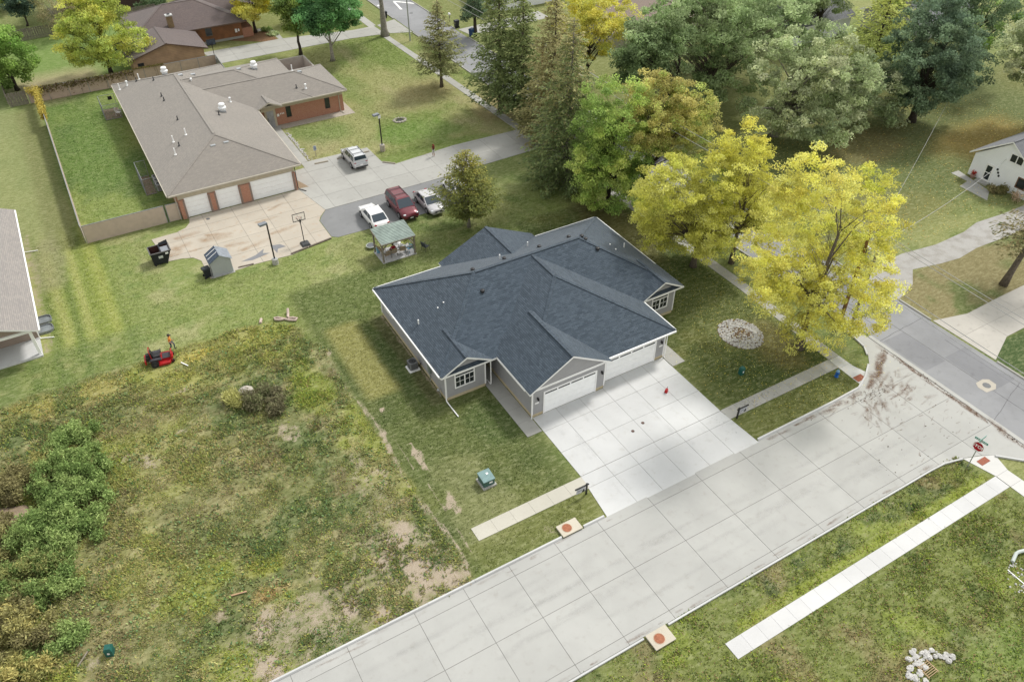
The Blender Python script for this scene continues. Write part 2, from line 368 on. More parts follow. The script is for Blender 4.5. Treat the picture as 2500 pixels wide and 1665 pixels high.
    b2 = f*(sstep(-y, -35, -26.5)*.42*box_m(x, y, -3.5, 12, 24, 36, 2.0)+.22+.26*sstep(q2, .54, .70)+.22*box_m(x, y, 8.5, 12, 26, 40, 1))
    b2 = np.maximum(b2, f*blob(x, y, 3, 28.2, 6.0, 2.6, 93)*.70); b2 = np.maximum(b2, f*blob(x, y, 7.6, 29.6, 3.4, 3.2, 94)*.66); b2 = np.maximum(b2, f*blob(x, y, 9.5, 34.5, 1.8, 3.6, 96)*.62)
    for i, (bx, by, rx, ry) in enumerate(((-3.3, 45.6, 1.2, 1.3), (-5.4, 46.8, 1.6, 1.2), (6.3, 43.4, 1.0, 1.4), (9.4, 38.5, .9, 1.2), (-.6, 47.7, .8, .7), (.2, 51.9, 2.2, .35), (10.6, 36.2, .7, 1.4), (-12.6, 45, 2.0, 1.4), (4.8, 49.6, .7, .6), (-9, 31.7, 1, .7), (-5.6, 33.6, .9, .5))):
        b2 = np.maximum(b2, f*blob(x, y, bx, by, rx, ry, 100+i)*.7)
    bare = np.maximum(bare, b2)
    bare = np.maximum(bare, box_m(x, y, -6, 12, 25.25, 26.0, .15)*.55)
    # south side of the road
    m = box_m(x, y, 5, 47, 2, 17.2, .5); mix(m*.9, A(114, 124, 60)); mix(m*sstep(q1, .52, .66)*.7, A(140, 154, 62)); mix(m*sstep(-q2, -.45, -.3)*.7, A(80, 98, 48)); mix(m*sstep(n2, .55, .72)*.6, A(146, 128, 96))
    bare = np.maximum(bare, m*box_m(x, y, 5, 40, 15.2, 17.2, .3)*.5); mix(m*box_m(x, y, 24, 47, 15.2, 16.8, .3)*sstep(fbm(x, y, .9, 122, 3), .5, .62)*.8, A(62, 84, 44)); mix(m*box_m(x, y, 24, 48, 14.5, 15.2, .15)*.7, A(150, 162, 58)); mix(blob(x, y, 35.5, 6.2, 3.6, 2.0, 121)*.45, A(116, 146, 62))
    # east side: leaf strewn shade and the dry verge
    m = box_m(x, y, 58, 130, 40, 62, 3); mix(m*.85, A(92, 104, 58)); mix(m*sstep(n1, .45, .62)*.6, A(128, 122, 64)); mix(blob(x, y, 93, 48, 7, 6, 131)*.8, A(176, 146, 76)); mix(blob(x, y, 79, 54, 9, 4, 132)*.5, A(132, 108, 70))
    m = box_m(x, y, 58.6, 90, 26.8, 34, .6); mix(m, A(138, 126, 90)); mix(m*sstep(n2, .5, .62)*.9, A(92, 108, 56)); bare = np.maximum(bare, m*.12)
    mix(box_m(x, y, 58.6, 90, 10, 23.5, .3), A(56, 84, 42)); mix(box_m(x, y, 58, 90, 62, 140, 3)*.7, A(124, 128, 72))
    L_ = (C*np.array([.3, .6, .1])).sum(-1, keepdims=True); C = C*.95+L_*np.array([1.02, 1.0, .92])*.05
    return np.clip(C*1.58, 0, .8), np.clip(bare, 0, 1)
def axis(lo, hi, st, ext):
    a = list(np.arange(lo, hi+1e-6, st)); s_ = st; p = hi
    while p < ext[1]: s_ = min(s_*1.12, 60); p += s_; a.append(p)
    s_ = st; p = lo; b = []
    while p > ext[0]: s_ = min(s_*1.12, 60); p -= s_; b.append(p)
    return np.array(b[::-1]+a)
gx = axis(-16, 60, .29, (-420, 560)); gy = axis(6, 80, .29, (-300, 700))
GX, GY = np.meshgrid(gx, gy)
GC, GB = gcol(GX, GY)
me = bpy.data.meshes.new('ground'); nx, ny = len(gx), len(gy)
vv = np.stack([GX.ravel(), GY.ravel(), np.zeros(nx*ny)], 1)
ii = (np.arange(ny-1)[:, None]*nx+np.arange(nx-1)[None, :]).ravel()
ff = np.stack([ii, ii+1, ii+nx+1, ii+nx], 1)
me.vertices.add(nx*ny); me.vertices.foreach_set('co', vv.ravel())
me.loops.add(len(ff)*4); me.loops.foreach_set('vertex_index', ff.ravel().astype(np.int32))
me.polygons.add(len(ff)); me.polygons.foreach_set('loop_start', np.arange(len(ff))*4); me.polygons.foreach_set('loop_total', np.full(len(ff), 4))
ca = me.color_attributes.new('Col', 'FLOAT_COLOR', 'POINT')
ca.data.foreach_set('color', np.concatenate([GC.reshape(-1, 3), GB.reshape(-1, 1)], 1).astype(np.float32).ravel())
me.update(calc_edges=True)
m, t, b = newmat('ground_turf'); at = ND(t, 'ShaderNodeAttribute', attribute_name='Col'); p = geo_pos(t)
na = noise(t, p, 1.3, 6, .6); nb = noise(t, p, 7, 5, .6); nc = noise(t, p, 24, 3, .6)
c = mixc(t, ramp(t, nb, .38, .72), at.outputs[0], mixc(t, .62, at.outputs[0], (.10, .12, .045), 'MULTIPLY'))
c = mixc(t, mth(t, 'MULTIPLY', ramp(t, nb, .35, .75), .55), at.outputs[0], (.08, .09, .036))
c = mixc(t, mth(t, 'MULTIPLY', ramp(t, nc, .45, .75), .45), c, (.30, .29, .16))
c = mixc(t, mth(t, 'MULTIPLY', ramp(t, noise(t, p, 38, 2), .5, .75), .38), c, (.05, .06, .028))
mp = ND(t, 'ShaderNodeMapping'); mp.inputs['Scale'].default_value = (1.0, 2.6, 1); mp.inputs['Rotation'].default_value = (0, 0, .5); t.links.new(p, mp.inputs[0])
ns = noise(t, mp.outputs[0], 1.7, 5, .65, .6)
c = mixc(t, mth(t, 'MULTIPLY', ramp(t, ns, .42, .7), .5), c, mixc(t, 1.0, c, (.55, .6, .5), 'MULTIPLY'))
c = mixc(t, mth(t, 'MULTIPLY', ramp(t, ns, .55, .28), .35), c, (.36, .36, .21))
soil = mixc(t, ramp(t, nc, .3, .7), A(186, 168, 146), A(222, 208, 188))
soil = mixc(t, ramp(t, nb, .45, .7), soil, A(186, 170, 146))
nz = mth(t, 'ADD', mth(t, 'ADD', mth(t, 'MULTIPLY', na, .38), mth(t, 'MULTIPLY', nb, .36)), mth(t, 'MULTIPLY', nc, .26))
thr = mth(t, 'SUBTRACT', .80, mth(t, 'MULTIPLY', at.outputs['Alpha'], .50))
dm = mth(t, 'MULTIPLY', mth(t, 'SUBTRACT', nz, thr), 9.0)
dm = mth(t, 'MINIMUM', mth(t, 'MAXIMUM', dm, 0), 1)
t.links.new(mixc(t, dm, c, soil), b.inputs['Base Color']); b.inputs['Roughness'].default_value = .95; b.inputs['Specular IOR Level'].default_value = .1
bump(t, b, mth(t, 'ADD', nb, nc), .5, .06)
me.materials.append(m)
ground = bpy.data.objects.new('ground', me); COL.objects.link(ground); props(ground, kind='structure')

# ------------------------------------------------------------------ paving, slab by slab
def clip_poly(poly, x0, x1, y0, y1):
    def cut(P, ins, inter):
        o = []
        for i in range(len(P)):
            a, b = P[i-1], P[i]
            if ins(b):
                if not ins(a): o.append(inter(a, b))
                o.append(b)
            elif ins(a): o.append(inter(a, b))
        return o
    def ix(X): return lambda a, b: (X, a[1]+(b[1]-a[1])*(X-a[0])/(b[0]-a[0]))
    def iy(Y): return lambda a, b: (a[0]+(b[0]-a[0])*(Y-a[1])/(b[1]-a[1]), Y)
    P = list(poly)
    for ins, it in ((lambda q: q[0] >= x0, ix(x0)), (lambda q: q[0] <= x1, ix(x1)), (lambda q: q[1] >= y0, iy(y0)), (lambda q: q[1] <= y1, iy(y1))):
        if len(P) < 3: return []
        P = cut(P, ins, it)
    return P
def area(P): return abs(sum(P[i-1][0]*P[i][1]-P[i][0]*P[i-1][1] for i in range(len(P))))/2
JOINT = pm('joint_filler', A(150, 148, 144), .95, .15, 8)
def paving(name, poly, xs, ys, mat, gap=.03, z=.030, bed=JOINT, piece='slab'):
    """bed sheet in the joints, and every slab its own piece on top"""
    mb = MB(); mb.prism(poly, -.05, z-.012); o = obj(name, mb, bed, kind='structure')
    for i in range(len(xs)-1):
        for j in range(len(ys)-1):
            P = clip_poly(poly, xs[i]+gap/2, xs[i+1]-gap/2, ys[j]+gap/2, ys[j+1]-gap/2)
            if len(P) < 3 or area(P) < .04: continue
            s_ = MB(); s_.prism(P, z-.05, z+random.uniform(-.0015, .0015)); obj(piece, s_, mat, o)
    return o
rect = lambda x0, y0, x1, y1: [(x0, y0), (x1, y0), (x1, y1), (x0, y1)]
fr = lambda a, b, n: [a+(b-a)*i/n for i in range(n+1)]
RX = [-16.6, -13.2, -9.8, -6.4, -3.0, .4, 3.75, 8.0, 11.3, 14.5, 17.9, 21.25, 25.35, 29.55, 33.65, 37.4, 41.55, 45.0, 48.4, 51.9]
NCURVE = [(43.4, 25.3), (46.3, 25.42), (47.8, 26.05), (49.2, 26.95), (50.1, 27.85), (50.7, 28.7), (51.2, 31.5)]
SCURVE = [(44.0, 17.2), (45.4, 17.12), (46.9, 16.75), (48.3, 16.25), (49.2, 15.75), (50.6, 14.4), (51.2, 11.0)]
ROADP = [(-16.6, 17.2)]+SCURVE+[(51.95, 11), (51.95, 31.5)]+NCURVE[::-1]+[(-16.6, 25.3)]
road = paving('road', ROADP, RX, [10.5, 17.8, 21.2, 24.5, 32], CONC_ROAD)
def kerb(parent, pts, w=.16, z1=.14, mat=None, off=1):
    """kerb run in pieces about 3 m long"""
    for a, b in zip(pts[:-1], pts[1:]):
        n = max(1, round(math.dist(a, b)/3.3))
        for i in range(n):
            p = [a[k]+(b[k]-a[k])*i/n for k in (0, 1)]; q = [a[k]+(b[k]-a[k])*(i+1)/n for k in (0, 1)]
            d = (q[0]-p[0], q[1]-p[1]); l = math.hypot(*d); nx_, ny_ = -d[1]/l*off, d[0]/l*off; g_ = .006
            p = (p[0]+d[0]/l*g_, p[1]+d[1]/l*g_); q = (q[0]-d[0]/l*g_, q[1]-d[1]/l*g_)
            mb = MB(); s_ = .05
            P0, P1 = (p[0]-nx_*.03, p[1]-ny_*.03), (q[0]-nx_*.03, q[1]-ny_*.03); P2 = (q[0]+nx_*w, q[1]+ny_*w); P3 = (p[0]+nx_*w, p[1]+ny_*w)
            T0, T1 = (p[0]+nx_*s_, p[1]+ny_*s_), (q[0]+nx_*s_, q[1]+ny_*s_)
            base = [P0, P1, P2, P3]; top = [T0, T1, P2, P3]
            if off < 0: base = base[::-1]; top = top[::-1]
            mb.hexa([x+(-.05,) for x in base]+[x+(z1,) for x in top]); obj('kerb', mb, mat or CONC_NEW, parent)
kerb(road, [(-16.6, 25.32), (18.55, 25.32)]); kerb(road, [(20.25, 25.32), (21.9, 25.32)]); kerb(road, [(35.6, 25.32), (43.4, 25.32)]+NCURVE[1:4]); kerb(road, NCURVE[4:])
kerb(road, [(-16.6, 17.18), (18.8, 17.18)], off=-1); kerb(road, [(20.6, 17.18)]+[(44.0, 17.18)]+SCURVE[1:3], off=-1); kerb(road, SCURVE[4:], off=-1)
# drives, walks
drive = paving('driveway', [(22.5, 29.05), (35.25, 29.05), (35.3, 36.15), (29.05, 36.15), (29.05, 35.6), (22.55, 35.6)], [22.4, 24.6, 26.75, 28.95, 31.05, 33.2, 35.4], [29.05, 31.6, 33.95, 36.3], CONC_NEW, .022)
paving('driveway_apron', [(22.05, 25.2), (35.5, 25.2), (35.25, 29.03), (22.5, 29.03)], [21, 24.55, 26.7, 28.85, 30.95, 33.2, 36], [25.2, 27.93, 29.05], CONC_NEW, .022)
paving('sidewalk', rect(13.8, 27.9, 22.48, 29.02), fr(13.8, 22.48, 6), [27.9, 29.02], concrete('cream_concrete', A(230, 226, 212), A(205, 195, 170), .3), .012)
paving('sidewalk', rect(35.28, 28.0, 46.82, 29.1), fr(35.28, 46.82, 9), [28.0, 29.1], CONC_GREY, .014)
paving('sidewalk', [(46.85, 29.05), (47.95, 29.05), (48.4, 40), (48.3, 60), (47.6, 76), (46.8, 100), (45.8, 122), (46.2, 122), (46.0, 180), (44.9, 180), (44.9, 122), (45.7, 100), (46.5, 76), (47.2, 60), (47.3, 40)], [44, 49], fr(29.05, 180.05, 110), CONC_GREY, .016)
paving('kerb_ramp', [(46.85, 29.02), (47.95, 29.02), (47.97, 27.6), (48.3, 26.5), (46.75, 25.55), (46.8, 28.0)], [46, 49], [25.5, 27.9, 29.1], CONC_NEW, .015)
paving('sidewalk', rect(22.7, 13.4, 47.5, 14.5), fr(22.7, 47.5, 21), [13.4, 14.5], concrete('white_concrete', A(246, 246, 246), A(225, 222, 215), .2), .012)
paving('kerb_ramp', [(46.95, 16.7), (48.3, 16.2), (49.25, 15.72), (48.75, 14.4), (48.8, 13.4), (48.8, 4), (47.65, 4), (47.55, 13.4), (47.55, 14.4)], [46, 50], [3.9, 5.2, 6.5, 7.8, 9.1, 10.4, 11.7, 13.38, 14.45, 17], concrete('white_concrete_b', A(244, 243, 240), A(225, 220, 210), .2), .015)
paving('entry_walk', rect(21.22, 34.1, 22.46, 43.1), [21.2, 22.5], [34.1, 35.6, 37.1, 38.6, 40.1, 43.1], CONC_GREY, .014)
paving('entry_walk', rect(35.36, 34.85, 36.62, 43.1), [35.3, 36.7], [34.85, 36.2, 38.6, 41, 43.1], CONC_GREY, .014)
OLDP = [(2.8, 75.5), (5.2, 75.6), (6.2, 76.0), (6.8, 76.8), (6.95, 77.75), (18.6, 77.75), (19.6, 72.25), (18.75, 71.3), (18.32, 70.5), (18.3, 66.9), (13.9, 65.9), (10.5, 66.15), (6.15, 65.9), (6.15, 69.3), (5.6, 70.2), (4.6, 70.6), (3.35, 70.75)]
paving('forecourt', OLDP, [2, 5.4, 8.2, 11.2, 14.0, 16.7, 20], [65, 68.6, 71.4, 73.9, 75.6, 78], CONC_OLD, .03)
NEWP = [(18.62, 77.75), (18.62, 82.0), (20.8, 82.2), (20.8, 83.5), (28.8, 83.3), (28.9, 79.3), (29.4, 78.4), (30.1, 77.9), (33.2, 78.2), (37.8, 78.7), (46, 78.5), (50.2, 79.6), (50.6, 71.8), (46, 72.9), (42.5, 72.8), (31.7, 72.32), (19.63, 72.27)]
paving('parking_court', NEWP, [18, 20.7, 23.9, 27.2, 30.6, 34.0, 37.6, 41.2, 44.8, 48.4, 51], [71, 75.2, 78.2, 81.0, 84], CONC_GREY, .025)
paving('entry_walk', [(20.8, 83.52), (21.62, 83.52), (21.62, 93.2), (21.9, 94.3), (20.4, 94.3), (20.8, 93.2)], [20, 22.5], fr(83.5, 94.4, 7), CONC_GREY, .016)
o = obj('asphalt_pad', MB().prism([(19.62, 72.22), (18.8, 71.2), (18.38, 70.45), (18.36, 67.1), (18.9, 66.65), (26.4, 66.4), (28.6, 66.4), (34, 66.6), (35, 68), (35, 72.3)], -.05, .022), concrete('asphalt_worn', A(158, 159, 160), A(120, 120, 120), .5, .1), kind='structure')
paving('neighbour_drive', [(19.5, 123.9), (31.4, 123.8), (42.4, 121.8), (45.7, 121.9), (45.7, 117.8), (40.4, 118.5), (20.8, 118.4)], [19, 23.4, 27.5, 31.5, 36, 40.4, 45], [117, 120.9, 125], CONC_GREY, .03)
paving('neighbour_drive', [(46.4, 122), (49.8, 123.2), (49.9, 116.3), (46.7, 117.6)], [46, 51], [116, 119.6, 124], CONC_GREY, .03)
gw = [G(*q)[:2] for q in ((628, 72), (655, 68), (676, 78), (691, 95))]; gw2 = [G(*q)[:2] for q in ((681, 97), (666, 82), (650, 75), (628, 78))]
obj('garden_path', MB().prism([tuple(q) for q in gw]+[tuple(q) for q in gw2], -.05, .02), CONC_GREY, kind='structure')
obj('planting_bed', MB().prism([tuple(G(*q)[:2]) for q in ((560, 100), (628, 79), (650, 76), (664, 83), (678, 97), (640, 103))], -.05, .012), pm('bark_mulch', A(150, 116, 86), .95, .3, 8, bmp=.6), kind='structure')
paving('neighbour_drive', [(56.6, 113.8), (72, 115), (72, 111.4), (57.2, 110.2)], [56, 60, 64, 68, 73], [109, 116], CONC_GREY, .03)
paving('neighbour_drive', [(58.55, 28.15), (62, 27.3), (66.5, 27.4), (82, 27.4), (82, 23.6), (62.1, 23.6), (58.6, 22.2)], [58, 62.2, 66.4, 70.6, 75, 83], [22, 25.5, 29], concrete('cream_concrete_b', A(222, 217, 208), A(150, 146, 138), .5), .02)
gv = MB().prism([(58.5, 35.2), (61, 36.3), (64.8, 36.5), (69, 35.9), (73.4, 36.0), (76, 36.5), (80, 36.2), (95, 36), (95, 33.1), (83, 33.5), (76.5, 33.3), (71.9, 33.5), (69, 33.2), (66.7, 33.5), (63.5, 34.2), (61.5, 32.6), (59.5, 32.0), (58.5, 31.7)], -.05, .012)
m, t, b = newmat('white_gravel'); p = geo_pos(t); vo = ND(t, 'ShaderNodeTexVoronoi'); t.links.new(p, vo.inputs['Vector']); vo.inputs['Scale'].default_value = 22
c = mixc(t, ramp(t, noise(t, p, .8, 6), .4, .7), A(216, 214, 210), A(188, 184, 176)); c = mixc(t, mth(t, 'MULTIPLY', vo.outputs[0], .5), c, A(140, 134, 126))
t.links.new(c, b.inputs['Base Color']); b.inputs['Roughness'].default_value = .95; bump(t, b, vo.outputs[0], .6, .02); MC['white_gravel'] = m
obj('gravel_drive', gv, m, kind='structure')
street = obj('street', MB().prism([(52.35, -40), (52.35, 25), (52.0, 40), (50.15, 95), (50.0, 135), (50.0, 420), (56.0, 420), (56.0, 135), (56.25, 105), (57.4, 60), (58.35, 32), (58.35, -40)], -.05, .018), ASPHALT, kind='structure')
LIP = concrete('kerb_concrete', A(206, 204, 198), A(150, 145, 135), .4)
kerb(street, [(58.35, -12), (58.35, 22.0)], off=-1, w=.18, z1=.12, mat=LIP); kerb(street, [(58.35, 28.3), (58.35, 31.6)], off=-1, w=.18, z1=.12, mat=LIP); kerb(street, [(58.2, 35.6), (57.4, 60), (56.3, 105), (56.25, 109.8)], off=-1, w=.18, z1=.12, mat=LIP); kerb(street, [(56.2, 114.2), (56.0, 135), (56.0, 175)], off=-1, w=.18, z1=.12, mat=LIP)
kerb(street, [(51.3, 31.6), (51.9, 41), (50.9, 71.5)], w=.18, z1=.12, mat=LIP); kerb(street, [(50.6, 79.8), (50.1, 95), (49.95, 116)], w=.18, z1=.12, mat=LIP); kerb(street, [(49.95, 123.4), (49.95, 175)], w=.18, z1=.12, mat=LIP)
mb = MB(); mb.box(51.97, 11, -.05, 52.34, 29.5, .034); obj('gutter', mb, CONC_ROAD, street)
TAR = pm('tar_seal', A(134, 134, 137), .8, .2)
PATCH = concrete('asphalt_patch', A(158, 159, 163), A(110, 110, 112), .4, .1)
for P in (rect(52.6, 24.2, 55.0, 28.4), rect(55.3, 20.0, 57.9, 24.5), rect(55.2, 31, 58, 36)): obj('patch', MB().prism(P, 0, .0225), PATCH, street)
for a, b_ in (((55.1, -20), (55.15, 24)), ((55.15, 24), (54.6, 55)), ((52.4, 28.6), (58.2, 28.9)), ((52.4, 18), (57.9, 19.6)), ((57.2, 10), (57.3, 26)), ((53.6, 55), (53.0, 110)), ((51, 100), (56, 101)), ((51, 88), (56, 89))):
    n = 9; prev = None
    for i in range(n):
        q0 = [a[k]+(b_[k]-a[k])*i/n+random.uniform(-.05, .05) for k in (0, 1)] if prev is None else prev; q1 = [a[k]+(b_[k]-a[k])*(i+1)/n+random.uniform(-.06, .06) for k in (0, 1)]; prev = q1
        if i == 0: tl = MB()
        tl.beam((q0[0], q0[1], .021), (q1[0], q1[1], .021), .05, .006)
    obj('tar_line', tl, TAR, street)
PAINT = pm('road_paint', (.72, .72, .7), .7, .08, 5)
obj('stop_bar', MB().prism([(52.7, 127.2), (53.05, 127.0), (53.6, 131.4), (53.3, 131.6)], .018, .024), PAINT, street)
obj('stop_bar', MB().prism([(53.5, 131.9), (53.5, 131.3), (56.0, 128.6), (56.0, 129.2)], .018, .024), PAINT, street)
obj('stop_bar', MB().prism([(50.2, 130.5), (50.8, 130.5), (50.8, 131.2), (50.2, 131.2)], .018, .024), PAINT, street)
# mud tracked on to the concrete: thin film in soft streaks, and clods
def film_mat(name, col, mx_=.9, sc_=5.0):
    m, t, b = newmat(name); p = geo_pos(t); at = ND(t, 'ShaderNodeAttribute', attribute_name='Film'); b.inputs['Base Color'].default_value = col+(1,); b.inputs['Roughness'].default_value = .95
    a = mth(t, 'MULTIPLY', at.outputs['Fac'], ramp(t, noise(t, p, sc_, 6, .7), .22, .62)); tr = ND(t, 'ShaderNodeBsdfTransparent'); mx = ND(t, 'ShaderNodeMixShader')
    t.links.new(mth(t, 'MULTIPLY', a, mx_), mx.inputs[0]); t.links.new(tr.outputs[0], mx.inputs[1]); t.links.new(b.outputs[0], mx.inputs[2]); t.links.new(mx.outputs[0], [n for n in t.nodes if n.type == 'OUTPUT_MATERIAL'][0].inputs[0]); return m
class Film:
    def __init__(s): s.v = []; s.f = []; s.a = []; s.z = .0336
    def streak(s, x, y, ang, L, w, bend=.4, a0=1.0):
        n = 8; i0 = len(s.v); s.z += .00003
        for i in range(n+1):
            f_ = i/n; a_ = ang+bend*f_; cx_ = x+math.cos(ang+bend*.5*f_)*L*f_; cy_ = y+math.sin(ang+bend*.5*f_)*L*f_; ww = w*(.35+.65*math.sin(math.pi*min(1, .1+f_*.85)))*rnd.uniform(.8, 1.15)
            for k_ in (-1, 0, 1): s.v.append((cx_-math.sin(a_)*ww*k_, cy_+math.cos(a_)*ww*k_, s.z)); s.a.append(0.0 if (k_ or i in (0, n)) else a0*(1-.75*f_)*rnd.uniform(.7, 1))
        for i in range(n):
            for k_ in range(2): q = i0+i*3+k_; s.f.append((q, q+3, q+4, q+1)[::-1])
    def build(s, name, mat):
        me = bpy.data.meshes.new(name); me.from_pydata(s.v, [], s.f); at = me.attributes.new('Film', 'FLOAT', 'POINT'); at.data.foreach_set('value', s.a); me.materials.append(mat); me.update(); return props(shared(name, me), kind='stuff')
rnd = random.Random(3); fm = Film()
for i in range(90):
    x = 47.6+rnd.gauss(0, 1.5); y = 24.6+rnd.gauss(0, .8)-abs(rnd.gauss(0, .9)); fm.streak(x, y, (.15 if x > 47 else -2.6)+(25-y)*.12+rnd.gauss(0, .35), rnd.uniform(.4, 1.9), rnd.uniform(.08, .30), rnd.uniform(-.5, .5), rnd.uniform(.3, .8))
for i in range(26): fm.streak(46.6+i*.17+rnd.gauss(0, .15), 24.9+i*.085+rnd.gauss(0, .15), .45+rnd.gauss(0, .1), rnd.uniform(.9, 1.8), rnd.uniform(.2, .4), .1, rnd.uniform(.5, .9))
for i in range(50): fm.streak(51.74+rnd.gauss(0, .1), rnd.uniform(11.5, 28), math.pi/2+rnd.gauss(0, .08), rnd.uniform(.8, 2.2), rnd.uniform(.12, .3), 0, rnd.uniform(.5, 1))
for i in range(60): fm.streak(rnd.uniform(43, 51.5), rnd.uniform(17.9, 24), rnd.uniform(-.3, .5), rnd.uniform(.25, .8), rnd.uniform(.04, .09), rnd.uniform(-.3, .5), rnd.uniform(.4, 1))
for i in range(34): fm.streak(rnd.uniform(36, 45.5), 25.05+rnd.gauss(0, .09), rnd.gauss(0, .05), rnd.uniform(.6, 1.8), rnd.uniform(.08, .2), 0, rnd.uniform(.3, .8))
for i in range(24): fm.streak(rnd.uniform(12, 45), 17.4+rnd.gauss(0, .06), rnd.gauss(0, .05), rnd.uniform(.5, 2.0), rnd.uniform(.06, .15), 0, rnd.uniform(.3, .8))
for i in range(14): fm.streak(rnd.uniform(0, 22), 25.05+rnd.gauss(0, .07), rnd.gauss(0, .04), rnd.uniform(.5, 2.0), rnd.uniform(.06, .15), 0, rnd.uniform(.2, .6))
fm.build('mud', film_mat('mud_film', A(150, 114, 88), .75))
ft = Film()
for i in range(40): ft.streak(rnd.uniform(-2, 44), rnd.choice((18.9, 20.3, 22.1, 23.5))+rnd.gauss(0, .2), rnd.gauss(0, .03), rnd.uniform(3, 9), rnd.uniform(.18, .4), 0, rnd.uniform(.15, .4))
for i in range(22): ft.streak(rnd.choice((24.3, 26.2, 30.8, 32.9))+rnd.gauss(0, .25), rnd.uniform(26, 34.5), math.pi/2+rnd.gauss(0, .06), rnd.uniform(1.0, 3), rnd.uniform(.15, .35), rnd.uniform(-.2, .2), rnd.uniform(.1, .3))
ft.build('tyre_marks', film_mat('tyre_mark_film', A(170, 170, 168), .35, 2.0))
fs_ = Film()
for i in range(70): fs_.streak(rnd.gauss(38.2, 1.2), rnd.uniform(28.05, 29.0), rnd.uniform(0, 6), rnd.uniform(.1, .35), rnd.uniform(.03, .08), 0, rnd.uniform(.3, .8))
for i in range(40): fs_.streak(rnd.gauss(34.2, .5), rnd.uniform(26.4, 29.0), rnd.uniform(0, 6), rnd.uniform(.1, .3), rnd.uniform(.02, .06), 0, rnd.uniform(.2, .6))
fs_.build('grime', film_mat('grime_film', A(120, 114, 104), .8, 9))
mb = MB()
for i in range(330):
    k_ = rnd.random()
    if k_ < .55: x, y = 51.74+rnd.gauss(0, .12), rnd.uniform(12, 28)
    elif k_ < .85: x, y = 46.8+rnd.gauss(0, 1.2), 24.9+rnd.gauss(0, .3)-abs(rnd.gauss(0, .4))
    else: x, y = rnd.uniform(40, 51.5), rnd.uniform(18, 25)
    r_ = rnd.uniform(.012, .045); mb.ell((x, y, .03+r_*.3), (r_*rnd.uniform(.8, 1.8), r_, r_*.6), 5, 3, jit=.25)
obj('mud_clods', mb, pm('mud_dark', A(104, 86, 70), .95, .25), kind='stuff')
# asphalt patches and old rust stains on the forecourt
for P in ([(9.4, 67.2), (10.9, 67.6), (11.9, 68.3), (11.6, 67.6), (12.2, 67.3), (10.4, 66.9)], [(12.6, 68.5), (13.5, 68.3), (13.9, 67.6), (13.1, 67.6), (12.8, 66.9)]): obj('pavement_patch', MB().prism(P, .0, .036), PATCH, kind='structure')
fr2 = Film(); fr2.z = .0345
for x, y, an, L, w in ((6.6, 73.0, -.3, 3.6, .7), (7.4, 73.6, -.4, 3.0, .5), (5.4, 71.4, 0, 1.5, .3), (3.4, 71.6, .3, 1.8, .7), (3.9, 72.6, .1, 2.4, .7), (12.4, 73.4, 0, 2.8, .4), (8.6, 70.6, -.2, 2.6, .5), (14.3, 75, .4, 2.4, .4), (9.5, 69.0, .2, 4, .5), (13, 70.5, .1, 3.5, .5), (4.6, 74.4, 0, 3, .5)): fr2.streak(x, y, an, L, w, .1, .8)
fr2.build('rust_stains', film_mat('rust_film', A(206, 166, 122), .8, 1.8))
# ------------------------------------------------------------------ building helpers
SH_BLUE = shingle('slate_blue_shingle', A(74, 88, 102), A(104, 119, 134), A(88, 102, 116), .15, .36, .55, .5, .4)
SH_TAN = shingle('grey_tan_shingle', A(168, 161, 153), A(186, 178, 168), A(160, 154, 148), .142, .31, .75, .4)
SH_BROWN = shingle('brown_shingle', A(122, 108, 106), A(138, 122, 118), A(112, 102, 104), .142, .31, .75, .4)
SH_GREYP = shingle('pale_grey_shingle', A(178, 172, 168), A(200, 192, 184), A(170, 164, 160), .142, .36, .7, .5)
SH_GREYB = shingle('weathered_grey_shingle', A(132, 134, 140), A(150, 152, 158), A(120, 122, 128), .16, .4, .7, .5)
SID_GREY = siding('grey_lap_siding', A(196, 196, 199), .11, .04, .72)
SID_WHITE = siding('white_lap_siding', (.82, .84, .87), .14, .02, .85)
SID_WOOD = siding('cedar_siding', A(168, 112, 72), .19, .2, .6)
SID_PALEW = siding('pale_wood_siding', A(206, 172, 136), .22, .15, .6)
SID_TAUPE = siding('taupe_siding', A(182, 164, 150), .11, .04, .8)
BRICK = brick('red_brick', A(216, 144, 112), A(230, 166, 136), A(232, 206, 190))
BRICKG = brick('grey_brick_border', A(166, 146, 134), A(180, 160, 148), A(196, 182, 170), .17, .17)
STUCCO = pm('cream_stucco', A(232, 220, 196), .8, .05, 3, bmp=.15)
FOUND = pm('cream_foundation', A(232, 216, 180), .9, .06, 4)
DOORW = pm('white_door_paint', (.86, .87, .88), .5, .025)
CREAMT = pm('cream_trim', A(228, 220, 204), .6, .05)

